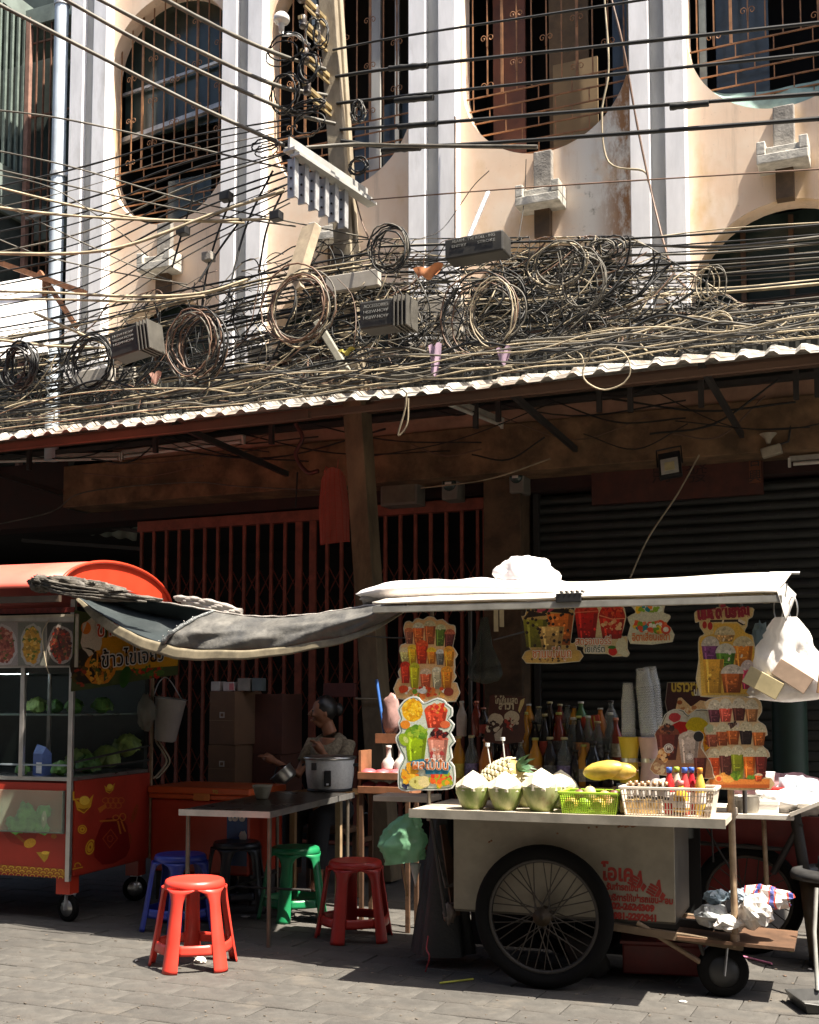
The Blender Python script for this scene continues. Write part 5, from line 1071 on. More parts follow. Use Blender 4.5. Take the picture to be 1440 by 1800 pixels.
for p, l, m_, j in stools: make_stool(l, m_, (p[0], p[1], 0), away(p) + j)
# ------------------------------------------------------------------ table
tb0 = Vector((-3.44, 5.93, 0)); ta = R(7)
tbl = thing('folding_table', 'long narrow dark steel table with bright front edge between the carts', 'table', tb0, ta)
m = MB(); m.box(-.56, 0, 0, 1.45, .745, .76); m.build('tabletop', mat('dark_steel_top', (.06, .055, .05), .3, metal=.5, var=.3, scale=6), tbl)
m = MB(); m.box(-.564, .004, -.006, -.001, .728, .764); m.box(.001, .006, -.0, 1.45, .728, .764); m.build('edge_trim', ALU, tbl)
for x, y in ((-.02, .05), (-.53, .05), (-.02, 1.38), (-.53, 1.38)):
    m = MB(); m.tube([(x, y, 0), (x, y, .745)], .013, 8); m.build('leg', mat('worn_steel_leg', (.16, .13, .1), .45, metal=.6), tbl)
m = MB(); m.tube([(-.53, .06, .22), (-.53, 1.37, .22)], .009, 6); m.tube([(-.53, .7, .22), (-.02, .7, .22)], .009, 6); m.build('stretcher', IRON, tbl)
p = gnd(461, 1404, .762); bw = thing('bowl', 'small cream bowl on the steel table', 'bowl', p)
m = MB(); m.lathe([(0, .004), (.035, 0), (.04, .006), (.062, .075), (.066, .088), (.06, .086), (.036, .012), (0, .01)], 24); m.build('bowl', mat('cream_ceramic', (.42, .39, .29), .3), bw)
# ------------------------------------------------------------------ rice cooker on a wooden stand
cs = at(568, 1388, 7.45); ws = thing('wooden_stand', 'orange brown wooden stand carrying the rice cooker', 'stand', (cs.x, 7.45, 0), R(4))
zt = cs.z - .01
m = MB(); m.box(-.2, .2, -.15, .3, zt - .03, zt); m.build('top', mat('orange_wood', (.36, .19, .07), .6, var=.3, scale=6, stretch=(.2, 1, 1)), ws, bevel=.004)
for x, y in ((-.17, -.12), (.17, -.12), (-.17, .27), (.17, .27)):
    m = MB(); m.box(x - .02, x + .02, y - .02, y + .02, 0, zt - .03); m.build('leg', mat('sunlit_leg', (.34, .24, .14), .6, var=.3) if (x > 0 and y < 0) else WOODM, ws, bevel=.003)  # front right leg: a sliver of sun put into a paler wood colour
rc = thing('rice_cooker', 'big pale grey rice cooker with black switch plate and steel rim', 'rice cooker', (at(580, 1376, 7.5).x, 7.5, zt))
m = MB(); m.lathe([(0, .01), (.145, .01), (.155, .025), (.168, .12), (.172, .215), (.17, .225), (0, .225)], 36); m.build('body', mat('speckled_grey_enamel', (.62, .62, .6), .35, var=.12, scale=60), rc)
m = MB(); m.lathe([(.15, .0), (.16, .0), (.158, .02), (.15, .02)], 32); m.build('base_ring', BLACK, rc)
m = MB(); m.lathe([(.165, .215), (.182, .222), (.186, .232), (.178, .242), (.15, .246), (.0, .25)], 36); m.build('steel_rim', STEEL, rc)
fr = Matrix.Rotation(math.atan2(-rc.location.x, -(rc.location.y)) * 0 + R(22), 4, 'Z')
m = MB(); m.box(-.024, .024, -.176, -.15, .04, .15, m=fr); sp_ = m.build('switch_plate', BLACK, rc, bevel=.006)
m = MB(); m.box(-.008, .008, -.179, -.1765, .05, .062, m=fr); m.build('switch', WHITE, sp_)
m = MB(); m.box(-.026, .014, -.176, -.16, .15, .2, m=fr @ Matrix.Rotation(R(-32), 4, 'Z')); m.build('sticker', mat('dark_sticker', (.06, .06, .06), .4), rc)
for s in (-1, 1):
    m = MB(); m.box(s * .165 - .015, s * .165 + .045 * s + .015, -.04, .04, .17, .19, m=fr); m.build('handle', BLACK, rc, bevel=.006)
pl = gnd(500, 1378, .775); ptl = thing('pot_lid', 'shiny steel pot tilted on the table edge left of the rice cooker', 'pot', pl, 0)
m = MB(); T = Matrix.Translation((0, 0, .06)) @ Matrix.Rotation(R(-38), 4, 'Y') @ Matrix.Rotation(R(15), 4, 'X'); m.lathe([(0, -.05), (.07, -.05), (.085, -.03), (.09, .04), (.1, .045), (.096, .048), (.082, .04), (.075, -.03), (0, -.04)], 28, T); m.build('pot', STEEL, ptl)
m = MB(); m.tube([T @ Vector((-.06, 0, .05)), T @ Vector((0, 0, .085)), T @ Vector((.06, 0, .05))], .006, 6); m.build('handle', BLACK, ptl)
# ------------------------------------------------------------------ cooler, cartons
cx0 = at(268, 1380, 7.05); cx1 = at(436, 1380, 7.05)
cl = thing('cooler_box', 'big orange red ice cooler with blue poster behind the stools', 'cooler', ((cx0.x + cx1.x) / 2, 7.05, 0), R(2)); cw_ = (cx1.x - cx0.x) / 2
CRED = mat('cooler_red', (.42, .045, .02), .4, var=.15, scale=3); CLID = mat('cooler_orange_lid', (.56, .1, .025), .4, var=.12, scale=3)
m = MB(); m.box(-cw_, cw_, 0, .5, .2, .70); m.build('body', CRED, cl, bevel=.015); m = MB(); m.box(-cw_ - .012, cw_ + .012, -.015, .515, .705, .74); m.box(-cw_ - .018, cw_ + .018, -.022, .52, .742, .79); m.build('lid', CLID, cl, bevel=.01)
m = MB(); m.box(-.03, .1, -.03, -.0225, .70, .75); m.build('latch', mat('orange_latch', (.62, .2, .04), .4), cl, bevel=.004)
for x in (-cw_ + .06, cw_ - .06):
    m = MB(); m.box(x - .04, x + .04, .05, .45, .0, .2); m.build('foot', IRON, cl)
m = MB(); m.box(cw_ - .165, cw_ - .01, -.004, -.0005, .27, .66); po = m.build('poster', mat('blue_poster', (.02, .07, .22), .4, var=.4, scale=5), cl)
text('เปป', 'lettering', .11, WHT, cl, Matrix.Translation((cw_ - .088, -.0055, .575)) @ UPRIGHT, .006, width=.13)
m = MB(); m.blob((cw_ - .04, -.005, .47), (.03, .001, .03), .5, 3, 8, 3); m.build('white_splash', WHT, po)
m = MB(); m.add([(cw_ - .09 + .022 * math.cos(a), -.0052, .39 + .022 * math.sin(a)) for a in [math.pi * i / 10 for i in range(11)]], [tuple(range(11))]); m.build('round_emblem', RDI, po)
m = MB(); m.add([(cw_ - .09 + .022 * math.cos(a), -.0052, .387 + .022 * math.sin(a)) for a in [math.pi * (1 + i / 10) for i in range(11)]], [tuple(range(11))]); m.build('round_emblem', WHT, po)
text('TQ', 'lettering', .03, mat('yellow_ink', (.6, .42, .06), .5), cl, Matrix.Translation((.14, -.0235, .755)) @ UPRIGHT, .001)
bxp = at(400, 1380, 8.15)
def carton(x, y, z, w_, d_, h_, a, label, m_=CARDB, mark=True, cat='carton'):
    t = thing('cardboard_box', label, cat, (x, y, z), a, 'cartons stacked by the gate')
    m = MB(); m.box(-w_ / 2, w_ / 2, -d_ / 2, d_ / 2, 0, h_ - .003); m.build('carton', m_, t, bevel=.004)
    if mark:
        m = MB(); m.box(-w_ / 2 - .0, w_ / 2, -d_ / 2 - .0015, -d_ / 2 - .0005, h_ * .45, h_ * .455); m.build('tape', mat('brown_tape', (.3, .19, .09), .3), t)
        m = MB(); m.box(-.022, .026, -d_ / 2 - .0025, -d_ / 2 - .001, h_ * .5, h_ * .5 + .045); lb = m.build('printed_mark', mat('pale_label', (.36, .33, .28), .6), t)
        m = MB(); m.box(-.012, .016, -d_ / 2 - .0035, -d_ / 2 - .0028, h_ * .5 + .01, h_ * .5 + .035); m.build('mark_ink', CARDB, lb)
for i, (h_, z, l) in enumerate(((.36, 0, 'lowest carton of the stack behind the red cooler'), (.34, .36, 'second carton from the ground behind the red cooler'), (.34, .70, 'third carton from the ground in the stack by the gate'), (.42, 1.04, 'top carton of the stack by the gate, under small boxes'))):
    carton(bxp.x + .02 + .015 * (i % 2), 8.2, z, .25, .34, h_, R(-6 + 3 * (i % 3)), l)
DKCARD = mat('shaded_carton_side', (.085, .03, .018), .8, var=.2)  # dark colour stands in for the unlit side faces of the brown cartons
for i in range(3): carton(bxp.x + .28, 8.45, i * .48, .26, .34, .48, R(-3 + 2 * i), ['lowest', 'middle', 'topmost'][i] + ' dark carton standing in for the shaded side of the brown stack', DKCARD, False)
for i, (x, y, w_, h_, c_, l) in enumerate(((381, 1206, .08, .075, (.42, .38, .33), 'small off white box at the left on top of the cartons'), (404, 1206, .1, .07, (.5, .42, .38), 'small white and pink box on top of the cartons'), (430, 1206, .11, .1, (.25, .22, .18), 'small grey brown box on top of the cartons'), (452, 1206, .08, .1, (.1, .12, .12), 'small dark grey box at the right on top of the cartons'))):
    p = at(x, y, 8.12); t = thing('small_box', l, 'small box', (p.x, 8.15, 1.46), R(3 * i), 'small boxes on the carton stack'); m = MB(); m.box(-w_ / 2, w_ / 2, -.05, .05, .0, h_); m.build('box', mat('small_box_%d' % i, c_, .6), t, bevel=.003)
    if i == 1: m = MB(); m.box(w_ * .05, w_ / 2 - .003, -.0515, -.0505, .008, h_ - .01); m.build('pink_print', mat('pink_print', (.5, .14, .14), .5), t)
# ------------------------------------------------------------------ the woman behind the rice cooker
ph = at(566, 1252, 7.95)
pw = thing('person', 'woman in a pale short sleeved V neck shirt seated behind the rice cooker reaching left', 'person', (ph.x + .04, 8.0, 0))
SKIN = mat('warm_skin', (.27, .115, .06), .55, var=.1, scale=8); HAIR = mat('black_hair', (.012, .01, .009), .4, var=.3, scale=30, stretch=(1, 1, .2)); SHIRT = mat('pale_patterned_shirt', (.22, .18, .12), .85, var=.45, scale=45)
hz = ph.z; hx = -.04
b = MB(); fx = Matrix.Translation((hx, -.03, hz)) @ Matrix.Rotation(R(-52), 4, 'Z')    # face turned towards the left of the photo
b.blob((hx, -.03, hz + .01), (.078, .092, .108), .0, n=16, m=None)
def fp_(x, y, z): return fx @ Vector((x, y, z))
b.tube([fp_(0, -.02, -.055), fp_(0, -.055, -.09)], [.055, .04], 10); b.tube([fp_(0, -.085, .018), fp_(0, -.105, -.018), fp_(0, -.098, -.03)], [.009, .015, .011], 8)
b.tube([fp_(-.02, -.088, -.055), fp_(.02, -.088, -.055)], .008, 6); b.tube([fp_(-.02, -.084, -.066), fp_(.02, -.084, -.066)], .009, 6)
for s in (-1, 1): b.blob(fp_(s * .078, .005, -.005), (.014, .02, .03), 0, n=6); b.blob(fp_(s * .042, -.072, -.02), (.022, .016, .02), 0, n=6)
nb0 = Vector((0, .02, hz - .21))
b.tube([(hx + .01, -.015, hz - .05), (.0, .01, hz - .16)], [.05, .055], 12)
b.tube([(0, .03, hz - .19), (0, .03, hz - .3), (.01, .02, hz - .5), (.02, .0, hz - .68)], [.095, .12, .12, .15], 14)
shl, shr = Vector((-.135, -.0, hz - .24)), Vector((.135, .03, hz - .25))
lw = at(482, 1338, 7.7) - pw.location; rw = at(556, 1322, 7.74) - pw.location
def arm(sh, el, wr, hd, fingers_dir):
    b.tube([sh * .6 + Vector((0, 0, (hz - .24) * .4)), sh, el, wr], [.042, .046, .036, .025], 10)
    d = (wr - el).normalized(); n_ = d.cross(Vector((0, 0, 1))).normalized(); pc = wr + d * .045
    b.tube([wr, wr + d * .03, wr + d * .085], [.025, .036, .034], 8)
    for k in range(4):
        o_ = n_ * (.026 - .0175 * k); L_ = (.062, .075, .07, .052)[k]; p1 = wr + d * .08 + o_; p2 = p1 + d * L_ * .55 + Vector((0, 0, -.006)); p3 = p2 + d * L_ * .4 + Vector((0, 0, -.024)); b.tube([p1, p2, p3], [.0095, .009, .0075], 6)
    p1 = wr + d * .025 + n_ * .03; b.tube([p1, p1 + n_ * .03 + d * .025, p1 + n_ * .032 + d * .055 + Vector((0, 0, -.01))], [.012, .0105, .0085], 6)
arm(shl, Vector((-.2, -.12, hz - .46)), lw, None, None); arm(shr, Vector((.15, -.14, hz - .45)), rw + Vector((.05, .0, 0)), None, None)
for s in (-1, 1): b.tube([(s * .09, 0, hz - .74), (s * .11, -.36, hz - .76), (s * .1, -.38, .1), (s * .1, -.46, .04)], [.085, .065, .042, .035], 10)
o = b.build('body', SKIN, pw); rm = o.modifiers.new('fuse', 'REMESH'); rm.mode = 'VOXEL'; rm.voxel_size = .0075; rm.use_smooth_shade = True; sm2 = o.modifiers.new('smooth', 'SMOOTH'); sm2.iterations = 3
b = MB()
for s in (-1, 1): b.blob(fp_(s * .03, -.083, .012), (.011, .006, .006), 0, n=6)
b.build('eyes', HAIR, pw, kind='stuff')
b = MB(); b.blob(fp_(0, .018, .03), (.088, .098, .1), .05, 3, 14, 2); b.blob(fp_(0, .115, .02), (.042, .042, .05), .1, 3, 8, 3); b.build('hair', HAIR, pw)
b = MB()
def torso(u, v):
    a = 2 * math.pi * u; z = hz - .155 - .56 * v; front = max(0, -math.sin(a)); wx = (.065 + .10 * min(1, v * 5) ** .6) if v < .2 else .165 - .02 * math.sin(math.pi * (v - .2)); dy = .07 + .085 * min(1, v * 4) ** .7
    zz = z - .085 * front ** 3 * max(0, 1 - v * 6); wr = .006 * math.sin(a * 7 + v * 14) * min(1, v * 3)
    return (wx * math.cos(a) + wr, .025 + (dy + wr) * math.sin(a), zz)
b.sheet(torso, 36, 20); b.build('shirt', SHIRT, pw, solid=.003)
for sh, el in ((shl, Vector((-.2, -.12, hz - .46))), (shr, Vector((.15, -.14, hz - .45)))):
    b = MB(); m1 = sh.lerp(el, .62); b.tube([sh * .55 + Vector((0, .005, (hz - .23) * .45)), sh + Vector((0, 0, .008)), m1], [.05, .06, .056], 14, cap=False); b.build('sleeve', SHIRT, pw, solid=.003)
b = MB()
for s in (-1, 1): b.tube([(s * .09, .02, hz - .72), (s * .11, -.36, hz - .755), (s * .1, -.385, .2)], [.105, .085, .065], 12)
b.build('trousers', mat('dark_trousers', (.006, .006, .007), .9), pw)
st2 = thing('seat_stool', 'dark low stool under the seated woman', 'stool', (pw.location.x, 8.05, 0)); b = MB(); b.box(-.17, .17, -.16, .16, hz - .89, hz - .85)
b.build('seat', DKWOOD, st2, bevel=.01)
for x in (-.13, .13):
    for y in (-.12, .12): b = MB(); b.bar((x, y, 0), (x, y, hz - .89), .03, .03); b.build('leg', DKWOOD, st2)
chb = at(600, 1212, 8.4); b = MB(); b.box(chb.x - .15, chb.x + .13, 8.38, 8.42, chb.z - .06, chb.z + .05); tag(b.build('chair_back_board', mat('maroon_board', (.1, .025, .018), .7), at_base=True, bevel=.006), 'dark red board behind the woman\'s head', 'board')
# ------------------------------------------------------------------ wooden crate rack with packets and white bottles
rp = at(676, 1388, 6.75); rk = thing('wooden_rack', 'small two tier wooden rack left of the tall drink signs', 'rack', (rp.x, 6.75, rp.z - .02), R(4))
RW = mat('reddish_rack_wood', (.24, .10, .045), .7, var=.35, scale=7)
for z in (0, .085):
    b = MB(); b.box(-.14, .2, -.1, -.085, z, z + .045); b.box(-.14, .2, .1, .115, z, z + .045); b.box(-.14, .2, -.1, .1, z, z + .008); b.build('tier', RW, rk, bevel=.002)
for x in (-.14, .19):
    b = MB(); b.box(x, x + .015, -.08, .1, -.0, .26 if x < 0 else .15); b.build('side_post', RW, rk)
b = MB(); b.box(-.1, .2, .1, .115, .3, .36); b.build('upper_rail', RW, rk)
for x in (-.12, .18):
    b = MB(); b.box(x - .012, x + .012, -.09, -.065, -rp.z + .02, 0); b.box(x - .012, x + .012, .07, .095, -rp.z + .02, 0); b.box(x - .01, x + .01, -.07, .075, -.3, -.27); b.build('trestle', DKWOOD, rk)
RWm = WM[rk.name]
PKT = mat('pink_packet', (.5, .1, .12), .4, var=.3, scale=12)
for i in range(6):
    t = thing('pink_packet', ['pink packet heaped at the left of the rack top', 'pink packet in the middle of the rack top', 'pink packet at the right of the rack top', 'pink packet at the left of the lower tier', 'pink packet in the middle of the lower tier', 'pink packet at the right of the lower tier'][i], 'packet', RWm @ Vector((-.09 + (i % 3) * .09, -.03, .1 if i < 3 else .02)), 0, 'pink packets on the wooden rack'); b = MB(); b.blob((0, 0, .02), (.05, .06, .028), .3, 2.5, 8, i); b.build('packet', PKT, t)
def bottle_mesh(parent, h, r, m_body, m_cap, lab=None, neck=.35, clear=None, fill=.8):
    m = MB(); nr = r * .36; m.lathe([(0, 0), (r * .9, 0), (r, .006), (r, h * (.62 - .1 * neck)), (r * .92, h * (.68 - .1 * neck)), (nr * 1.1, h * .82), (nr, h * .86), (nr, h * .94), (nr * 1.15, h * .945), (nr * 1.15, h * .96), (0, h * .965)], 16); m.build('glass_body', m_body, parent)
    m = MB(); m.lathe([(0, h), (nr * 1.2, h), (nr * 1.3, h - .004), (nr * 1.3, h * .945), (0, h * .945)], 14); m.build('cap', m_cap, parent)
    if lab is not None: m = MB(); m.lathe([(r + .0008, h * .12), (r + .0008, h * .42)], 16); m.build('label', lab, parent)
WPL = mat('white_bottle_plastic', (.55, .5, .47), .4)
for i, (x, y) in enumerate(((.02, .02), (.1, .02))):
    t = thing('white_bottle', ['white squat bottle with pink liquid, left one on the rack', 'white squat bottle, right one on the rack beside the sign'][i], 'bottle', RWm @ Vector((x, y, .1)), 0, 'white bottles on the rack'); b = MB(); b.lathe([(0, 0), (.04, 0), (.044, .02), (.044, .08), (.034, .1), (.016, .12), (.014, .17), (.018, .175), (.018, .19), (0, .19)], 18); b.build('body', WPL, t)
    b = MB(); b.lathe([(.0448, .005), (.0448, .05)], 18); b.build('pink_level', mat('pink_liquid', (.5, .2, .18), .3), t)
b = MB(); b.tube([at(662, 1195, 7.0), at(676, 1290, 6.95)], .011, 8); b.tube([at(676, 1290, 6.95), at(678, 1302, 6.95)], .018, 8); tag(b.build('blue_stick', mat('blue_plastic_rod', (.03, .11, .36), .4), at_base=True), 'blue plastic broom handle leaning left of the tall signs', 'broom handle')
pq = at(688, 1255, 6.9); t = thing('clear_cup_stack', 'cloudy pink and white packet hanging behind the tall fruit sign', 'packet', pq); b = MB(); b.blob((0, 0, 0), (.06, .05, .13), .25, 2, 10, 3); b.build('packet', mat('cloudy_pink', (.36, .22, .2), .3, var=.4), t)
b = MB(); pt_ = at(650, 1228, 8.36); b.tube([(pt_.x - .12, 8.36, pt_.z), (pt_.x + .14, 8.36, pt_.z - .005)], .008, 5); tag(b.build('white_strap', CABLE_C, at_base=True), 'pale strap tied round the lower utility pole', 'strap')
# ------------------------------------------------------------------ tarp between the carts
tp_ = thing('tarp', 'dusty grey tarpaulin sagging between the two carts with a pale hem', 'tarpaulin', (-3.6, 6.3, 1.7))
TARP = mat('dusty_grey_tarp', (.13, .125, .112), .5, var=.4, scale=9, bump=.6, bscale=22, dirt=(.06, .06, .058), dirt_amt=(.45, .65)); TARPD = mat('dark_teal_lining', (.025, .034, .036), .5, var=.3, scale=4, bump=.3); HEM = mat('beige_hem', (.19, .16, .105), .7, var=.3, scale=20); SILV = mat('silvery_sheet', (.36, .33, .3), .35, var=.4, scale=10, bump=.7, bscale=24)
def curve(pts, u):
    k = len(pts) - 1; f = u * k; i = min(k - 1, int(f)); t = f - i; q = [pts[max(0, i - 1)], pts[i], pts[i + 1], pts[min(k, i + 2)]]
    return .5 * (2 * q[1] + (q[2] - q[0]) * t + (2 * q[0] - 5 * q[1] + 4 * q[2] - q[3]) * t * t + (3 * q[1] - 3 * q[2] + q[3] - q[0]) * t ** 3)
TOP = [at(*p) for p in ((128, 1042, 5.9), (230, 1050, 5.95), (330, 1066, 5.95), (440, 1083, 5.9), (540, 1081, 5.85), (640, 1066, 5.75), (720, 1056, 5.62))]
BACK = [at(*p) for p in ((128, 1046, 7.32), (230, 1054, 7.42), (330, 1070, 7.47), (440, 1087, 7.47), (540, 1085, 7.42), (640, 1070, 7.32), (720, 1064, 7.22))]
BOT = [at(*p) for p in ((136, 1056, 5.84), (178, 1098, 5.80), (232, 1133, 5.76), (300, 1156, 5.74), (350, 1161, 5.73), (450, 1158, 5.72), (545, 1144, 5.70), (640, 1119, 5.66), (720, 1072, 5.6))]
HT = [.026, .085, .10, .095, .085, .07, .06, .05, .012]
def bot(u): return curve(BOT, u)
def mid(u): k = len(HT) - 1; f = min(u, .9999) * k; i = int(f); h_ = .72 * (HT[i] + (HT[i + 1] - HT[i]) * (f - i)); return bot(u) + Vector((0, .012, h_))
def wr_(u, v): return Vector((0, .035 * noise.noise(Vector((u * 9 + v * 3, v * 2.5, 1))) + .014 * noise.noise(Vector((u * 26, v * 5, 7))), .010 * noise.noise(Vector((u * 14, v * 6, 4)))))
def flap(u, v): p = curve(TOP, u).lerp(mid(u), v); return p + Vector((0, -.06 * math.sin(math.pi * v) - .03 * math.sin(math.pi * v * .5) * math.sin(u * 40 + v * 5) * .35, 0)) + wr_(u, v) * math.sin(math.pi * min(1, v + .1))
m = MB(); m.sheet(lambda u, v: flap(.345 + .655 * u + .06 * (1 - v) * (1 - u) ** 2, v), 60, 18); m.build('sheet', TARP, tp_, world=True, solid=.003)
m = MB(); m.sheet(lambda u, v: curve(TOP, u).lerp(curve(BACK, u), v) + Vector((0, 0, -.05 * math.sin(math.pi * v) * math.sin(math.pi * u))) + wr_(u, v) * math.sin(math.pi * v), 40, 14); m.build('canopy', TARP, tp_, world=True, solid=.003)
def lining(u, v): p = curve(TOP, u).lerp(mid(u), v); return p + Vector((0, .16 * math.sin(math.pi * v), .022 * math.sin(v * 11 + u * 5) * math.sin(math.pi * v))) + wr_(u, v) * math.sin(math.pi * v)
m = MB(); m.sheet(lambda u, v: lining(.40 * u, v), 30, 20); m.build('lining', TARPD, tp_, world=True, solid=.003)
m = MB(); m.sheet(lambda u, v: mid(u).lerp(bot(u), v) + Vector((0, -.014 + .005 * math.sin(u * 40), .002 * math.sin(u * 60))), 80, 4); m.build('hem', HEM, tp_, world=True, solid=.003)
m = MB(); P = [curve(TOP, i / 60) + Vector((0, -.004, .002 * math.sin(i * 1.9))) for i in range(61)]; m.tube(P, [.006 + .003 * noise.noise(Vector((i * .35, 2, 1))) for i in range(61)], 7); m.build('rolled_edge', SILV, tp_, world=True)
P = [flap(.345 + .06 * (1 - v) , v) + Vector((0, -.012, 0)) for v in [i / 14 for i in range(15)]]
m = MB(); m.tube(P, [.008 + .012 * abs(math.sin(i * 1.1)) * (i / 14) ** .5 for i in range(15)], 8); m.build('fold', mat('glossy_dark_fold', (.16, .17, .17), .25, var=.5, scale=22, bump=.7), tp_, world=True)
for i in range(6): m = MB(); p = P[3 + 2 * i] + Vector((-.025, -.02, 0)); m.blob(p, (.005, .003, .005), 0, n=5); m.build('eyelet', STEEL, tp_, world=True)
rg = random.Random(5)
m = MB(); c0 = at(150, 1036, 5.74)
TT = Matrix.Rotation(R(9), 4, 'Y') @ Matrix.Rotation(R(8), 4, 'Z')
m.blob(c0 + Vector((-.02, 0, .005)), (.30, .055, .05), .55, 2.6, 22, 4, m=TT, ridge=True); m.blob(at(72, 1026, 5.72), (.07, .05, .045), .6, 2.4, 16, 6, m=TT, ridge=True)
for k in range(4):
    q = smooth_path([at(60 + 9 * k, 1016 + k * 7, 5.68), at(110, 1026 + k * 7 + rg.uniform(-3, 3), 5.665), at(170, 1036 + k * 5, 5.70), at(260 + rg.uniform(-30, 30), 1052 + k * 2, 5.84)], 8); m.tube(q, [.006 + .008 * abs(noise.noise(Vector((t * .5, k * 3, 1)))) for t in range(len(q))], 7)
m.build('bunched_end', mat('crumpled_grey_brown_cloth', (.09, .08, .065), .6, var=.6, scale=14, bump=.6), tp_, world=True)
m = MB()
for k in range(5):
    pts = [at(306 + 4 * k, 1050 + 2 * k, 6.42), at(340, 1050 + k * 4 + rg.uniform(-3, 3), 6.4), at(380, 1060 + k * 4, 6.38), at(425, 1074 + k * 2.5, 6.38)]; q = smooth_path(pts, 5); m.tube(q, [.008 + .010 * abs(math.sin(i * .9 + k)) for i in range(len(q))], 7)
m.build('silver_bunch', SILV, tp_, world=True)
m = MB(); m.blob(at(655, 1052, 5.78), (.07, .04, .03), .5, 3, 10, 7); m.build('tied_corner', SILV, tp_, world=True)
m = MB(); m.tube(smooth_path([at(640, 1066, 5.8), at(690, 1072, 5.75), at(735, 1062, 5.7)]), .005, 5); m.build('tie_rope', CABLE_C, tp_, world=True)
# ------------------------------------------------------------------ cut-out drink signs
CARD = mat('cream_sign_edge', (.56, .5, .38), .5, var=.08); CARDW = mat('white_sign_edge', (.66, .68, .64), .5, var=.08)
class Sign:
    def __init__(s, name, label, y, crop, outline, edge, group='drink signs on the drinks cart', tilt=0):
        s.ox, s.oy, s.sc = crop; s.y = y
        xs = [p[0] for p in outline]; ys = [p[1] for p in outline]; s.c0 = s.raw((min(xs) + max(xs)) / 2, (min(ys) + max(ys)) / 2)
        s.t = thing(name, label, 'drink sign', DC.w(s.c0.x, y, s.c0.z), DC.a, group)
        s.f = Flat(s.raw, lambda p, d: (p.x - s.c0.x, -.0030 - d, p.z - s.c0.z), .0006)
        pts = smooth_path([Vector((*p, 0)) for p in outline + outline[:1]], 2)[:-1]
        m = MB(); m.prism([(q.x - s.c0.x, q.z - s.c0.z) for q in (s.raw(p.x, p.y) for p in pts)], -.003, .003); s.board = m.build('board', edge, s.t)
        s.cx = (min(xs) + max(xs)) / 2; s.cy = (min(ys) + max(ys)) / 2; s.out = [(p.x, p.y) for p in pts]
    def raw(s, x, y): return DC.on_y(s.ox + x / s.sc, s.oy + y / s.sc, s.y)
    def inset(s, k, c):                          # ink background just inside the edge
        n = len(s.out); q = []
        area = sum(s.out[i][0] * s.out[(i + 1) % n][1] - s.out[(i + 1) % n][0] * s.out[i][1] for i in range(n))
        sg_ = 1 if area > 0 else -1
        for i in range(n):
            a, b = s.out[i - 1], s.out[(i + 1) % n]; dx, dy = b[0] - a[0], b[1] - a[1]; L = max(1e-6, (dx * dx + dy * dy) ** .5); q.append((s.out[i][0] - sg_ * dy / L * k, s.out[i][1] + sg_ * dx / L * k))
        s.f.put(q, c)
    def cup(s, cx, yt, yb, w, body, dome=(214, 204, 180), dh=None, seed=0, tilt=0, label=True, dark=.72):
        f = s.f; dh = w * .5 if dh is None else dh; e = lambda t: cx + tilt * (yb - (yt + (yb - yt) * t)) / max(1, yb - yt)
        wt, wb = w / 2, w * .36; n = 5
        if dh: f.put([(e(0) + wt * 1.05 * math.cos(a), yt - dh * math.sin(a)) for a in [math.pi * i / 12 for i in range(13)]], dome)
        for i in range(n):
            a, b = i / n, (i + 1) / n; wa, wb_ = wt + (wb - wt) * a, wt + (wb - wt) * b; k = 1.08 - (1.08 - dark) * (i / (n - 1)); c = tuple(min(255, int(v * k)) for v in body)
            f.put([(e(a) - wa, yt + (yb - yt) * a), (e(a) + wa, yt + (yb - yt) * a), (e(b) + wb_, yt + (yb - yt) * b), (e(b) - wb_, yt + (yb - yt) * b)], c)
        lt = tuple(min(255, int(v * 1.2 + 24)) for v in body); dk = tuple(int(v * .72) for v in body)
        f.put([(e(0) - wt * .72, yt + 2), (e(0) - wt * .5, yt + 2), (e(1) - wb * .52, yb - 2), (e(1) - wb * .7, yb - 2)], lt)
        f.put([(e(0) + wt * .62, yt + 2), (e(0) + wt * .95, yt + 2), (e(1) + wb * .95, yb - 2), (e(1) + wb * .6, yb - 2)], dk)
        f.specks(e(.5), (yt + yb) / 2, w * .36, (yb - yt) * .4, [lt, dk, body], 16, w * .02, w * .07, seed + int(cx))
        if dh: f.specks(e(0), yt - dh * .35, w * .36, dh * .4, [tuple(min(255, v + 22) for v in dome), tuple(int(v * .85) for v in dome), tuple(int(v * .92) for v in dome)], 14, w * .03, w * .09, seed + 7 + int(cx))
        if label: f.put([(e(.55) - w * .18, yt + (yb - yt) * .52), (e(.55) + w * .18, yt + (yb - yt) * .52), (e(.55) + w * .18, yt + (yb - yt) * .55), (e(.55) - w * .18, yt + (yb - yt) * .55)], lt)
    def write(s, txt, x, y, size, m_, wpx=None, bold=0, lift=.0082, rot=0, align='CENTER'):
        p = s.raw(x, y); wd = None
        if wpx: wd = (s.raw(x + wpx, y) - p).length
        text(txt, 'lettering', size, m_, s.t, Matrix.Translation((p.x - s.c0.x, -lift, p.z - s.c0.z)) @ UPRIGHT @ Matrix.Rotation(R(rot), 4, 'Z'), bold, align, .0004, width=wd)
    def done(s, hang=()):
        s.f.m.build('print', INK, s.t)
        for x, y in hang:                        # the strings it hangs by
            p = s.raw(x, y); m = MB(); m.tube([(p.x - s.c0.x, -.004, p.z - s.c0.z), (p.x - s.c0.x + .004, .01, (p.z - s.c0.z + 1.855 - s.c0.z) / 2), (p.x - s.c0.x - .003, .03, 1.86 - s.c0.z)], .0016, 4); m.build('tie_string', CABLE_C, s.t)
C1 = (680, 1060, 5.29)
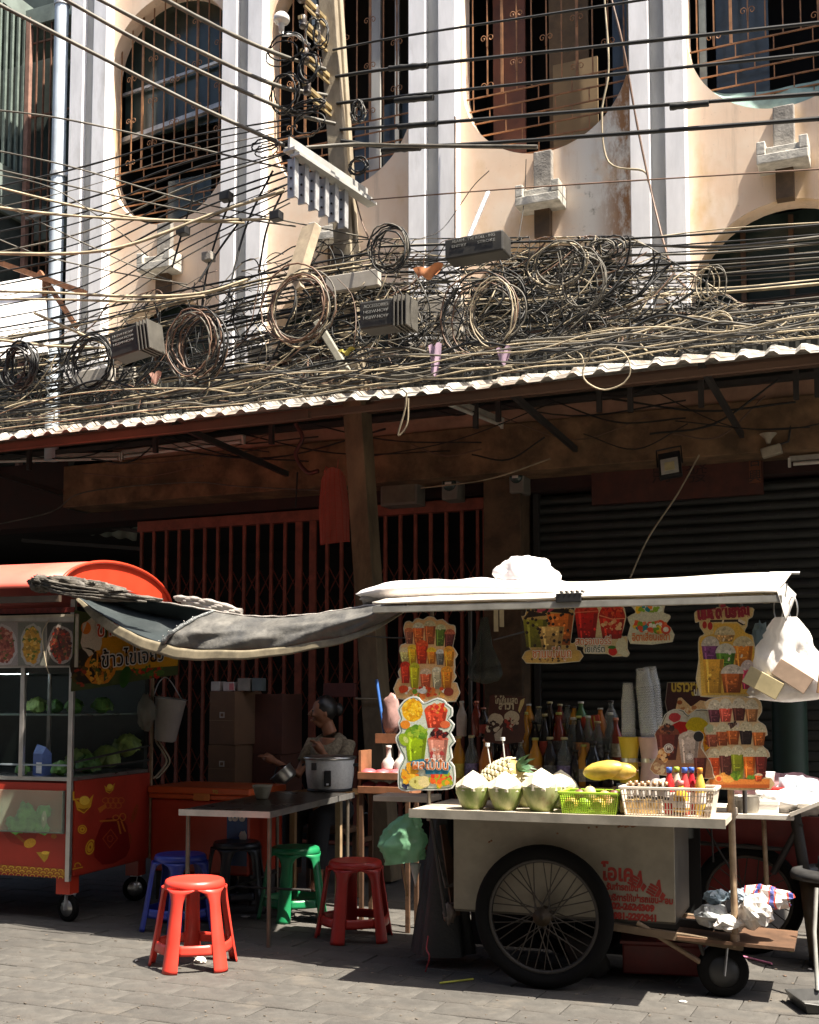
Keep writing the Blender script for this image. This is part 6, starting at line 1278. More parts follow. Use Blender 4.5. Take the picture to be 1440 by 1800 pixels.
S = Sign('drink_sign', 'tall cut out sign of fifteen coloured fruit cups, upper left on the cart', -.03, C1, [(155, 235), (172, 180), (212, 165), (240, 180), (265, 148), (300, 140), (340, 152), (385, 124), (440, 130), (468, 158), (520, 148), (570, 190), (600, 200), (634, 210), (640, 275), (618, 385), (622, 415), (662, 478), (634, 525), (640, 600), (630, 640), (650, 685), (618, 738), (655, 745), (640, 918), (95, 890), (100, 708), (125, 700), (105, 640), (148, 556), (118, 450), (135, 385), (180, 370), (165, 290)], CARD)
S.inset(8, (226, 176, 116))
for cx, yt, yb, w_, b_, d_, tl in ((214, 270, 380, 82, (150, 86, 58), (206, 110, 60), -6), (300, 232, 385, 105, (232, 104, 40), (226, 214, 180), -3), (404, 215, 385, 108, (186, 92, 40), (214, 196, 150), 0), (496, 245, 400, 96, (96, 118, 34), (210, 204, 150), 8), (578, 290, 410, 96, (104, 44, 34), (190, 96, 60), 12)): S.cup(cx, yt, yb, w_, b_, d_, seed=1, tilt=tl)
for cx, yt, yb, w_, b_, d_ in ((170, 455, 545, 90, (214, 190, 110), (222, 196, 140)), (242, 430, 565, 90, (236, 176, 30), (240, 190, 50)), (330, 400, 565, 112, (222, 62, 24), (226, 80, 30)), (420, 455, 565, 88, (230, 130, 36), (240, 190, 40)), (500, 470, 575, 80, (120, 112, 96), (214, 206, 190)), (582, 450, 590, 100, (234, 150, 36), (236, 160, 50))): S.cup(cx, yt, yb, w_, b_, d_, seed=2)
for cx, yt, yb, w_, b_, d_ in ((178, 590, 745, 92, (214, 54, 26), (200, 50, 24)), (262, 600, 790, 92, (214, 196, 30), (196, 186, 40)), (366, 660, 790, 104, (224, 96, 54), (222, 190, 150)), (470, 640, 800, 92, (196, 180, 140), (220, 206, 170)), (562, 640, 790, 108, (234, 136, 30), (236, 150, 40))): S.cup(cx, yt, yb, w_, b_, d_, seed=3)
S.f.specks(370, 830, 250, 44, [(222, 84, 34), (206, 60, 30), (230, 120, 50), (226, 160, 80), (110, 140, 40), (238, 226, 200)], 46, 8, 24, 5); S.f.ell(340, 818, 38, 26, (232, 226, 214)); S.f.ell(266, 824, 24, 24, (110, 150, 40)); S.f.ell(160, 800, 44, 34, (214, 74, 32)); S.f.ell(580, 826, 46, 40, (150, 60, 40))
S.done()
S = Sign('drink_sign', 'white edged fruit smoothie sign with Thai lettering below the tall fruit cup sign', -.045, C1, [(160, 905), (200, 880), (250, 866), (300, 880), (345, 925), (400, 905), (470, 880), (540, 905), (560, 935), (612, 975), (612, 1050), (585, 1075), (632, 1130), (610, 1190), (600, 1210), (640, 1290), (600, 1340), (615, 1440), (590, 1470), (632, 1520), (636, 1690), (570, 1735), (430, 1740), (300, 1742), (180, 1750), (110, 1720), (105, 1600), (110, 1530), (155, 1440), (125, 1380), (85, 1280), (90, 1230), (125, 1190), (105, 1110), (125, 1070), (100, 990), (130, 940)], CARDW)
S.inset(14, (90, 116, 100)); S.inset(22, (206, 214, 196)); S.f.ell(240, 1000, 98, 105, (240, 180, 24), wob=.08); S.f.specks(240, 990, 84, 90, [(246, 196, 40), (226, 158, 20), (250, 208, 70)], 60, 8, 22, 1)
S.cup(460, 1010, 1160, 210, (214, 70, 40), (220, 84, 44), 70, 2, label=False); S.f.specks(465, 975, 80, 50, [(232, 120, 70), (206, 50, 30), (236, 90, 60), (224, 150, 60)], 30, 8, 22, 3)
S.f.ell(175, 1130, 46, 40, (230, 140, 40)); S.f.ell(545, 1130, 48, 36, (216, 104, 60)); S.cup(275, 1230, 1470, 210, (150, 180, 20), (120, 160, 30), 90, 4, label=False, dark=.85); S.f.specks(300, 1200, 80, 60, [(110, 156, 40), (90, 140, 30), (150, 184, 50), (176, 196, 60)], 50, 8, 24, 5); S.f.ell(165, 1270, 46, 62, (150, 180, 40), rot=-.5); S.f.ell(180, 1272, 20, 34, (196, 206, 120), rot=-.5)
S.cup(480, 1270, 1480, 190, (200, 130, 110), (196, 90, 70), 30, 6, label=False, dark=.9); S.f.specks(490, 1215, 72, 44, [(90, 26, 24), (60, 20, 24), (150, 40, 34), (40, 18, 22), (196, 80, 60)], 36, 10, 22, 7); S.f.specks(460, 1410, 70, 70, [(170, 60, 60), (214, 170, 150), (224, 200, 190)], 24, 8, 20, 8)
S.f.specks(220, 1600, 70, 100, [(236, 170, 40), (230, 130, 36), (240, 196, 60)], 36, 16, 34, 9); S.f.ell(300, 1670, 90, 60, (214, 206, 120), wob=.1); S.f.ell(352, 1660, 56, 54, (226, 210, 150)); S.f.ell(268, 1660, 12, 18, (150, 140, 60)); S.f.specks(505, 1640, 90, 80, [(214, 60, 36), (226, 150, 40), (150, 170, 40), (230, 100, 40)], 34, 16, 34, 10); S.f.specks(180, 1700, 30, 16, [(40, 44, 70), (60, 60, 90)], 12, 8, 13, 11)
S.f.put([(225, 1500), (240, 1465), (330, 1450), (480, 1462), (560, 1480), (600, 1530), (570, 1590), (450, 1590), (365, 1590), (360, 1550), (240, 1530)], (40, 120, 150))
ORI = mat('orange_ink', (.6, .16, .03), .45); S.write('ผลไม้ปั่น', 410, 1545, .062, WHT, 340, .004, .0078); S.write('ผลไม้ปั่น', 410, 1545, .062, ORI, 336, .0005, .0084); S.done()
# cocoa sign between the signs and bottles (dark brown, text)
C2 = (800, 1180, 4.5)
S = Sign('drink_sign', 'dark brown cocoa sign with two scoops standing behind the bottles', .45, C2, [(275, 205), (300, 185), (540, 205), (556, 215), (545, 380), (530, 560), (240, 555), (262, 400)], mat('brown_sign', (.06, .022, .014), .5))
S.inset(3, (70, 30, 22)); S.f.ell(325, 385, 62, 52, (190, 178, 160), wob=.12); S.f.ell(452, 362, 60, 50, (190, 178, 160), wob=.12); S.f.put([(500, 310), (520, 230), (552, 212), (548, 250), (512, 330)], (196, 178, 120)); S.f.specks(300, 450, 44, 50, [(40, 16, 12), (206, 196, 180), (60, 26, 20)], 34, 8, 20, 2); S.f.specks(440, 420, 60, 40, [(50, 20, 16), (150, 40, 30), (190, 176, 160)], 30, 8, 18, 3); S.f.put([(310, 500), (380, 440), (360, 550), (320, 550)], (186, 176, 166))
CRI = mat('cream_ink', (.5, .44, .32), .5); S.write('โกโก้นมสด', 408, 255, .05, CRI, 180, .001); S.write('ลาวา', 408, 300, .055, CRI, 120, .002); S.done()
C3 = (900, 1040, 4.8)
S = Sign('drink_sign', 'bubble tea sign with three cups full of black pearls under the roof', .1, C3, [(80, 205), (110, 200), (128, 140), (170, 130), (200, 150), (205, 108), (400, 108), (440, 120), (480, 118), (500, 150), (530, 180), (495, 430), (540, 420), (550, 490), (578, 500), (570, 590), (120, 605), (112, 505), (160, 490), (120, 440), (150, 425), (160, 440)], CARD)
S.inset(5, (196, 160, 96)); S.f.put([(200, 112), (395, 112), (380, 170), (215, 175)], (186, 70, 90)); S.cup(200, 235, 470, 210, (126, 122, 34), dh=0, label=False); S.f.put([(102, 225), (150, 160), (290, 190), (300, 200)], (40, 26, 20)); S.cup(410, 185, 450, 225, (206, 106, 36), dh=0, label=False); S.f.put([(320, 172), (400, 122), (520, 190)], (36, 22, 18)); S.cup(335, 295, 490, 220, (206, 164, 96), dh=0, label=False)
rg = random.Random(4)
for _ in range(46):
    x, y = rg.uniform(110, 510), rg.uniform(120, 480)
    if 90 + (y - 200) * .25 < x < 530 - (y - 180) * .2: S.f.ell(x, y, 13, 13, (36, 22, 18), 10); S.f.ell(x - 4, y - 4, 3, 3, (110, 90, 76), 6)
S.f.ell(140, 155, 15, 15, (30, 20, 18)); S.f.ell(488, 132, 15, 15, (30, 20, 18)); S.f.put([(120, 510), (570, 502), (564, 585), (126, 598)], (200, 160, 84)); S.f.specks(340, 575, 200, 12, [(60, 40, 30), (150, 110, 60)], 16, 5, 12, 6)
S.write('ชานมไข่มุก', 340, 555, .06, WHT, 336, .004, .0078); S.write('ชานมไข่มุก', 340, 555, .06, ORI, 330, .0008, .0084); S.done([(180, 140), (470, 135)])
S = Sign('drink_sign', 'red strawberry yoghurt sign with two cups under the roof', .08, C3, [(530, 105), (545, 90), (720, 92), (735, 110), (760, 90), (915, 90), (965, 215), (925, 370), (965, 372), (978, 410), (975, 480), (994, 520), (970, 552), (930, 545), (850, 550), (800, 525), (610, 522), (605, 470), (535, 455), (540, 405), (590, 400), (530, 180)], CARD)
S.inset(5, (206, 186, 140)); S.cup(632, 180, 405, 196, (186, 26, 16), (190, 40, 24), 84, 1, label=False); S.cup(845, 225, 400, 216, (196, 40, 20), (180, 34, 18), 130, 2, label=False); S.f.specks(845, 160, 90, 60, [(206, 50, 24), (150, 20, 16), (214, 90, 50)], 40, 8, 22, 3); S.f.specks(840, 290, 80, 46, [(214, 150, 100), (224, 180, 130), (190, 40, 20)], 24, 10, 26, 4); S.f.put([(535, 172), (725, 160), (725, 168), (535, 182)], (224, 120, 90)); S.f.put([(740, 196), (850, 228), (955, 222), (955, 230), (850, 236), (740, 206)], (224, 140, 100))
S.f.ell(853, 505, 38, 36, (190, 34, 24)); S.f.ell(845, 470, 34, 14, (60, 110, 40)); S.f.ell(925, 460, 46, 70, (206, 200, 170), wob=.15); S.f.ell(955, 520, 30, 24, (206, 200, 170))
S.write('สตรอเบอร์รี่', 690, 446, .05, WHT, 312, .004, .0078); S.write('สตรอเบอร์รี่', 690, 446, .05, ORI, 306, .0004, .0084); S.write('โยเกิร์ต', 700, 512, .046, WHT, 176, .004, .0078); S.write('โยเกิร์ต', 700, 512, .046, mat('dark_green_ink', (.03, .06, .03), .5), 172, .0004, .0084); S.done()
S = Sign('drink_sign', 'small candy jelly soda sign with colourful cubes under the roof', .06, C3, [(985, 105), (1020, 85), (1290, 75), (1295, 110), (1280, 175), (1330, 195), (1336, 225), (1295, 285), (1340, 300), (1355, 425), (1000, 440), (990, 320), (1000, 285), (975, 215), (1040, 180), (1030, 150)], CARD)
S.inset(5, (206, 206, 180)); S.f.specks(1150, 150, 110, 30, [(130, 170, 40), (30, 130, 150), (230, 130, 40), (236, 190, 50), (220, 224, 210)], 26, 14, 28, 2); S.f.specks(1160, 290, 130, 50, [(220, 80, 40), (230, 190, 40), (30, 130, 140), (230, 120, 60), (110, 150, 40), (206, 60, 40), (226, 226, 214)], 44, 14, 30, 3); S.f.ell(1150, 215, 120, 40, (206, 204, 184)); S.f.ell(1300, 320, 42, 40, (214, 80, 50)); S.f.ell(1300, 320, 24, 22, (230, 224, 210)); S.f.put([(1005, 370), (1345, 362), (1350, 420), (1005, 434)], (216, 208, 180))
S.write('อิตาเลี่ยนโซดา', 1175, 412, .05, ORI, 320, .001, .0082); S.done()
# the right hand column of signs
C4 = (1130, 1050, 5.142)
S = Sign('drink_sign', 'dark brown sugar sign with cream rim standing behind the right hand signs', .42, C4, [(222, 768), (560, 762), (640, 770), (640, 1090), (230, 1090)], mat('pale_brown_frame', (.3, .24, .18), .5)); S.inset(8, (66, 24, 22)); S.f.put([(300, 1000), (320, 910), (350, 905), (440, 990), (520, 930), (570, 940), (600, 1060), (300, 1060)], (226, 190, 140)); S.f.ell(335, 950, 24, 20, (170, 90, 40)); S.f.specks(420, 1010, 80, 30, [(196, 130, 80), (236, 214, 176)], 20, 8, 16, 3)
S.write('บราวชูก้า', 262, 850, .075, mat('yellow_ink', (.6, .42, .06), .5), 300, .003, align='LEFT'); S.write('นม', 500, 885, .05, WHT, 70, .002); S.done()
S = Sign('drink_sign', 'soda sign with red and yellow domed glasses behind the coffee sign', .2, C4, [(140, 1160), (165, 1150), (200, 1060), (280, 1010), (370, 1020), (410, 1065), (480, 1015), (580, 1012), (640, 1060), (660, 1450), (400, 1480), (160, 1400)], CARDW); S.inset(7, (44, 36, 32)); S.inset(14, (196, 190, 170)); S.f.ell(300, 1100, 96, 84, (206, 200, 190)); S.f.ell(290, 1085, 54, 44, (196, 60, 66), wob=.2); S.f.put([(250, 1160), (330, 1120), (410, 1130), (400, 1290), (330, 1230), (260, 1190)], (186, 34, 28)); S.f.ell(500, 1110, 90, 84, (206, 206, 196)); S.f.ell(490, 1160, 100, 78, (214, 190, 26), wob=.1); S.f.put([(520, 1200), (620, 1260), (640, 1420), (560, 1400)], (226, 150, 30)); S.f.specks(600, 1330, 30, 90, [(196, 90, 30), (226, 170, 50), (160, 70, 40)], 20, 10, 20, 5); S.done()
S = Sign('drink_sign', 'brown iced coffee and milk sign behind the bottles in the white basket', .02, C4, [(105, 1240), (140, 1190), (160, 1160), (220, 1145), (280, 1180), (340, 1240), (420, 1200), (470, 1215), (510, 1205), (550, 1240), (545, 1300), (530, 1360), (610, 1480), (640, 1600), (600, 1640), (110, 1600), (85, 1500), (145, 1400)], CARD); S.inset(6, (150, 110, 80)); S.cup(225, 1240, 1470, 210, (92, 36, 26), (110, 56, 36), 76, 1, label=False); S.f.specks(220, 1190, 60, 40, [(60, 30, 22), (150, 90, 60), (40, 20, 16)], 26, 8, 20, 2); S.f.specks(190, 1430, 50, 50, [(206, 150, 90), (224, 190, 140), (180, 110, 50)], 20, 10, 22, 3); S.f.ell(235, 1365, 44, 44, (206, 200, 190)); S.f.ring(235, 1365, 36, 36, 5, (92, 60, 50)); S.f.put([(215, 1385), (225, 1345), (235, 1365), (250, 1345), (258, 1385)], (110, 80, 70))
S.cup(420, 1280, 1500, 190, (176, 160, 146), (186, 170, 152), 70, 4, label=False, dark=.85); S.f.ell(505, 1258, 46, 46, (28, 24, 24)); S.f.ell(425, 1440, 32, 32, (214, 206, 196)); S.f.ring(425, 1440, 27, 27, 4, (110, 90, 80)); S.cup(520, 1450, 1630, 120, (96, 44, 34), dh=0, label=False); S.f.specks(150, 1540, 50, 50, [(196, 176, 140), (170, 140, 110)], 16, 10, 24, 5); S.done()
S = Sign('drink_sign', 'yellow iced drinks sign with red Thai lettering, highest on the right', .06, C4, [(465, 150), (490, 120), (640, 110), (670, 88), (730, 92), (760, 78), (800, 95), (990, 92), (1003, 130), (990, 180), (955, 200), (945, 260), (920, 320), (990, 340), (1005, 390), (1020, 480), (1035, 620), (1045, 720), (1062, 880), (520, 898), (505, 560), (500, 400), (520, 350), (555, 330), (515, 270), (510, 220), (475, 230)], CARD)
S.inset(6, (216, 190, 130)); S.f.put([(640, 235), (860, 235), (930, 320), (985, 345), (1030, 620), (1052, 872), (532, 888), (515, 560), (512, 400), (530, 360), (640, 330)], (222, 176, 70)); S.f.put([(610, 205), (860, 200), (930, 250), (900, 255), (850, 222), (610, 225)], (40, 26, 26)); S.f.put([(870, 190), (930, 225), (915, 245), (862, 215)], (226, 214, 196))
S.cup(742, 340, 400, 180, (196, 150, 90), (206, 190, 150), 80, 1); S.cup(612, 440, 600, 160, (120, 62, 110), (200, 190, 176), 90, 2); S.cup(908, 440, 640, 180, (216, 126, 34), (206, 190, 150), 90, 3); S.cup(750, 505, 660, 176, (86, 130, 36), (206, 200, 180), 90, 4); S.cup(640, 560, 865, 190, (214, 156, 52), dh=0, seed=5, label=False, dark=.86); S.cup(950, 655, 830, 130, (196, 60, 90), (204, 186, 176), 90, 6); S.cup(810, 690, 862, 200, (176, 90, 36), (206, 192, 170), 84, 7)
for x, y in ((725, 220), (732, 385), (780, 560), (895, 530)): S.f.ell(x, y, 9, 18, (226, 210, 180), rot=.3)
DRI = mat('dark_red_ink', (.26, .015, .03), .45); S.write('นมสดโบราณ', 732, 182, .07, DRI, 480, .006, .0082, 3); S.f.ell(560, 250, 20, 34, (176, 40, 36)); S.f.ell(610, 260, 22, 36, (176, 40, 36)); S.done()
S = Sign('drink_sign', 'sign of three rows of iced tea cups, lower right on the cart', .03, C4, [(555, 960), (600, 920), (690, 900), (750, 890), (820, 900), (900, 895), (960, 910), (1020, 905), (1070, 950), (1078, 1035), (1040, 1100), (1060, 1125), (1110, 1160), (1128, 1245), (1100, 1260), (1085, 1340), (1130, 1380), (1150, 1440), (1110, 1470), (1090, 1620), (1160, 1630), (1155, 1738), (595, 1728), (600, 1640), (640, 1600), (590, 1480), (560, 1400), (610, 1360), (570, 1250), (555, 1180), (600, 1140), (590, 1030)], CARD)
S.inset(5, (206, 176, 130))
for cx, yt, yb, w_, b_ in ((650, 1015, 1130, 120, (96, 46, 56)), (750, 1005, 1125, 120, (220, 86, 66)), (870, 1000, 1115, 124, (90, 40, 30)), (985, 1010, 1125, 120, (176, 116, 66))): S.cup(cx, yt, yb, w_, b_, (206, 194, 166), 92, int(cx))
for cx, yt, yb, w_, b_ in ((630, 1240, 1350, 116, (150, 76, 50)), (722, 1215, 1340, 116, (160, 80, 40)), (818, 1205, 1330, 124, (176, 90, 36)), (935, 1205, 1330, 122, (36, 22, 20)), (1050, 1220, 1340, 122, (186, 100, 40))): S.cup(cx, yt, yb, w_, b_, (198, 186, 150), 84, int(cx))
S.f.specks(815, 1150, 56, 24, [(60, 40, 34), (196, 180, 160), (90, 60, 50)], 18, 8, 18, 4); S.f.ell(605, 1185, 34, 40, (160, 166, 130))
for cx, yt, yb, w_, b_ in ((650, 1450, 1610, 116, (210, 80, 34)), (752, 1430, 1610, 124, (96, 48, 40)), (860, 1420, 1640, 124, (140, 150, 34)), (965, 1440, 1630, 110, (222, 106, 30)), (1070, 1440, 1630, 110, (120, 40, 30))): S.cup(cx, yt, yb, w_, b_, (206, 196, 160), 86, int(cx))
S.f.put([(604, 1645), (1150, 1640), (1148, 1690), (604, 1690)], (206, 120, 50)); S.f.put([(604, 1690), (1148, 1690), (1146, 1725), (604, 1718)], (170, 84, 34)); S.f.specks(760, 1630, 60, 30, [(224, 160, 70), (214, 140, 60)], 20, 12, 26, 5); S.f.specks(850, 1610, 40, 34, [(90, 130, 30), (120, 156, 40)], 24, 8, 20, 6); S.f.specks(985, 1625, 30, 16, [(90, 130, 40), (70, 110, 30)], 12, 8, 16, 7); S.f.ell(690, 1635, 38, 32, (226, 160, 90)); S.f.ell(690, 1640, 22, 22, (214, 80, 30)); S.cup(1048, 1610, 1660, 70, (206, 80, 34), (214, 190, 150), 20, 8, label=False); S.done()
# ------------------------------------------------------------------ fruit on the counter
CT = .8675
HUSK = mat('cut_coconut_white', (.66, .6, .45), .6, var=.18, scale=14, bump=.5, bscale=70, stretch=(1, 1, .3), dirt=(.5, .42, .24), dirt_amt=(.55, .75))
def husk_skin():
    m, n, p = new_mat('green_coconut_skin'); f, _ = noise_fac(n, 16, .4, .62, 6, stretch=(1, 1, .35)); a = ramp_mix(n, f, (.15, .21, .045), (.36, .37, .17)); f2, _ = noise_fac(n, 9, .58, .72, 6); o = ramp_mix(n, f2, a, (.2, .12, .05)); n.links.new(o, p.inputs['Base Color']); p.inputs['Roughness'].default_value = .5; return m
GSK = husk_skin()
def coconut(px, py, y, label, s=1.0, seed=0):
    p = DC.on_y(px, py, y); t = thing('coconut', label, 'coconut', DC.w(p.x, y, CT), seed * 1.3, 'trimmed green coconuts on the counter')
    rg = random.Random(seed); n = 7; prof_ = [(.0, .0), (.048, 0), (.062, .02), (.083, .075), (.088, .105)]
    m = MB(); m.lathe([(r * s, z * s) for r, z in prof_], 14, smooth=True); m.build('green_skin', GSK, t)
    m = MB(); ring_ = []
    k = 10; base_ = [(.0885 * s * math.cos(2 * math.pi * i / k), .0885 * s * math.sin(2 * math.pi * i / k), s * (.100 + .022 * (i % 2) + rg.uniform(-.006, .006))) for i in range(k)]
    mid = [(.05 * s * math.cos(2 * math.pi * (i + .5) / k), .05 * s * math.sin(2 * math.pi * (i + .5) / k), s * (.152 + rg.uniform(-.004, .004))) for i in range(k)]; tip = (.004, .003, .185 * s)
    low = [(.0865 * s * math.cos(2 * math.pi * i / k), .0865 * s * math.sin(2 * math.pi * i / k), .09 * s) for i in range(k)]
    m.add(low + base_ + mid + [tip], [(i, (i + 1) % k, k + (i + 1) % k, k + i) for i in range(k)] + [(k + i, k + (i + 1) % k, 2 * k + i) for i in range(k)] + [(k + (i + 1) % k, 2 * k + (i + 1) % k, 2 * k + i) for i in range(k)] + [(2 * k + i, 2 * k + (i + 1) % k, 3 * k) for i in range(k)])
    m.build('cut_husk', HUSK, t); return t
coconut(832, 1415, -.17, 'leftmost trimmed coconut at the front of the counter', 1, 1); coconut(889, 1418, -.17, 'middle trimmed coconut at the front of the counter', 1, 2); coconut(953, 1418, -.16, 'right front coconut next to the green basket', 1.1, 3); coconut(930, 1400, .03, 'coconut half hidden behind the pineapple and front coconuts', 1, 4); coconut(985, 1400, .03, 'coconut half hidden behind the green basket', 1, 5)
pc = DC.on_y(882, 1366, -.03); pa = thing('pineapple', 'small pineapple lying tilted on the coconuts with straws stuck in it', 'pineapple', DC.w(pc.x, -.03, pc.z), DC.a)
T = Matrix.Rotation(R(62), 4, 'Y') @ Matrix.Rotation(R(10), 4, 'X')
m = MB(); m.lathe([(0, -.105), (.04, -.1), (.068, -.06), (.076, 0), (.07, .06), (.045, .1), (0, .108)], 22, T); m.build('flesh', mat('pineapple_gold', (.34, .25, .08), .6, var=.4, scale=20), pa)
sc_m = None
SCALE = mat('pale_pineapple_eye', (.55, .5, .34), .55, var=.4, scale=30, rand=.25)
for j in range(9):
    z = -.088 + j * .022; rr = .077 * (1 - (abs(z) / .125) ** 2.4) ** .5
    for i in range(12):
        a = 2 * math.pi * (i + .5 * (j % 2)) / 12
        if sc_m is None:
            m = MB(); m.add([(.006, 0, -.013), (.006, .016, 0), (.006, 0, .013), (.006, -.016, 0), (-.002, 0, -.016), (-.002, .0195, 0), (-.002, 0, .016), (-.002, -.0195, 0), (.011, 0, .002)], [(0, 1, 8), (1, 2, 8), (2, 3, 8), (3, 0, 8), (4, 5, 1, 0), (5, 6, 2, 1), (6, 7, 3, 2), (7, 4, 0, 3)]); o = m.build('scale', SCALE, pa); sc_m = o.data
        else: o = bpy.data.objects.new('scale', sc_m); col.objects.link(o); o.parent = pa
        k = rr / .077; o.matrix_local = T @ Matrix.Translation((rr * math.cos(a), rr * math.sin(a), z)) @ Matrix.Rotation(a, 4, 'Z') @ Matrix.Diagonal((1, k, 1, 1))
LEAFP = mat('pineapple_leaf', (.05, .12, .05), .5, var=.4)
rg = random.Random(8)
for i in range(16):
    a = i * 2.4; L_ = .05 + .04 * rg.random(); d = T @ Vector((math.cos(a) * .5, math.sin(a) * .5, 1)); d0 = T @ Vector((.02 * math.cos(a), .02 * math.sin(a), .1)); sd = (T @ Vector((-math.sin(a), math.cos(a), 0))) * .011
    m = MB(); m.add([d0 - sd, d0 + sd, d0 + d * L_ * .6 + sd * .6, d0 + d * L_ * .6 - sd * .6, d0 + d * L_ + Vector((0, 0, -.015))], [(0, 1, 2, 3), (3, 2, 4)]); m.build('crown_leaf', LEAFP, pa)
for i, (x0, y0, x1, y1) in enumerate(((857, 1312, 863, 1348), (884, 1302, 888, 1340))):
    m = MB(); m.tube([DC.m @ DC.on_y(x0, y0, -.04), DC.m @ DC.on_y(x1, y1, -.04)], .0035, 6); m.tube([DC.m @ DC.on_y(x0, y0 - 6, -.04), DC.m @ DC.on_y(x0, y0, -.04)], .012, 8); tag(m.build('skewer', mat('pale_stick', (.6, .6, .58), .4), at_base=True), ['white stick with pinkish knob left over the pineapple', 'white stick with pale lilac knob right over the pineapple'][i], 'stick')
# baskets
def basket(name, label, x0, x1, y0, y1, z0, h, fl, m_, nx, nz, rim, solid_ends=False):
    cx, cy = (x0 + x1) / 2, (y0 + y1) / 2; t = thing(name, label, 'basket', DC.w(cx, cy, z0), DC.a); a, b = (x1 - x0) / 2, (y1 - y0) / 2
    def pt(u, v, z): k = 1 - fl * (1 - z / h); return (u * a * k, v * b * k, z)
    m = MB(); m.box(-a * (1 - fl), a * (1 - fl), -b * (1 - fl), b * (1 - fl), 0, .004); m.build('base', m_, t)
    m = MB(); r_ = [pt(-1, -1, h), pt(1, -1, h), pt(1, 1, h), pt(-1, 1, h)]
    for i in range(4): m.bar(r_[i], r_[(i + 1) % 4], rim, rim * .8)
    m.build('rim', m_, t, bevel=.002)
    for v in (-1, 1):
        m = MB()
        for i in range(nx + 1): u = -1 + 2 * i / nx; m.bar(pt(u, v, 0), pt(u, v, h), .0045, .003)
        for j in range(nz + 1): z = h * j / nz; m.bar(pt(-1, v, z), pt(1, v, z), .004 if nz > 6 else .009, .003)
        m.build('lattice_side', m_, t)
    for u in (-1, 1):
        m = MB()
        if solid_ends: m.add([pt(u, -1, 0), pt(u, 1, 0), pt(u, 1, h), pt(u, -1, h)], [(0, 1, 2, 3)])
        else:
            for i in range(9): v = -1 + 2 * i / 8; m.bar(pt(u, v, 0), pt(u, v, h), .0045, .003)
            for j in range(nz + 1): z = h * j / nz; m.bar(pt(u, -1, z), pt(u, 1, z), .004 if nz > 6 else .009, .003)
        m.build('end_side', m_, t, solid=.003 if solid_ends else 0)
    return t
LIME = mat('lime_plastic', (.32, .5, .04), .35, var=.08); IVORY = mat('ivory_plastic', (.66, .58, .47), .4, var=.08)
gx0, gx1 = DC.on_y(983, 1404, -.25).x, DC.on_y(1086, 1404, -.25).x
basket('fruit_basket', 'lime green mesh basket of fruit on the counter', gx0, gx1, -.25, -.04, CT, .095, .1, LIME, 26, 9, .014, True)
wx0, wx1 = DC.on_y(1090, 1392, -.25).x, DC.on_y(1256, 1398, -.25).x
basket('bottle_basket', 'long ivory slotted basket of small drink bottles on the counter', wx0, wx1, -.25, -.02, CT, .125, .1, IVORY, 30, 4, .016, True)
def fruit(px, py, y, z, rad, m_, label, T=None, seed=0, cat='fruit', name='fruit'):
    y -= .16
    p = DC.on_y(px, py, y); t = tag_thing(name, label, cat, DC.w(p.x, y, z)); m = MB(); m.blob((0, 0, rad[2]), rad, .06, 1.5, 12, seed, m=T); m.build('flesh', m_, t)
    m = MB(); m.tube([(T or Matrix()) @ Vector((0, 0, rad[2] * .96)) + Vector((0, 0, rad[2])), (T or Matrix()) @ Vector((.003, 0, rad[2] * 1.1)) + Vector((0, 0, rad[2]))], .004, 5); m.build('stem', DKWOOD, t)
def tag_thing(name, label, cat, loc): return thing(name, label, cat, loc, DC.a, 'fruit in the lime basket')
YEL = mat('mango_yellow', (.50, .34, .06), .45, var=.3, scale=14, dirt=(.24, .2, .05), dirt_amt=(.55, .7), bump=.15); PALEY = mat('pale_yellow_fruit', (.62, .52, .22), .5, var=.15); PURP = mat('dark_purple_fruit', (.16, .07, .05), .5, var=.3); ORG = mat('dull_orange_fruit', (.5, .28, .12), .5, var=.2)
fruit(1062, 1378, .04, CT + .095, (.045, .045, .1), YEL, 'large yellow papaya lying on top of the lime basket', Matrix.Rotation(R(80), 4, 'Y'), 1); fruit(1088, 1376, .06, CT + .105, (.042, .042, .085), YEL, 'yellow papaya at the right, above the ivory basket end', Matrix.Rotation(R(86), 4, 'Y'), 7)
fruit(1037, 1395, -.02, CT + .045, (.03, .03, .04), PALEY, 'pale egg shaped fruit in the middle of the lime basket', None, 2); fruit(1019, 1397, .02, CT + .05, (.028, .028, .028), PURP, 'dark purple fruit at the left of the lime basket', None, 3); fruit(1063, 1399, -.02, CT + .05, (.028, .028, .028), ORG, 'dull orange fruit at the right of the lime basket', None, 4); fruit(1080, 1396, .04, CT + .055, (.026, .026, .026), PURP, 'dark purple fruit in the right corner of the lime basket', None, 5)
for i, px in enumerate((1004, 1028, 1052, 1074)): fruit(px, 1420, -.05 + .02 * (i % 2), CT + .006, (.034, .034, .034), (YEL, LIME, YEL, ORG)[i], ['yellow fruit low at the left of the lime basket', 'lime green fruit low in the lime basket', 'yellow fruit low right of centre in the lime basket', 'orange fruit low at the right of the lime basket'][i], None, 10 + i)
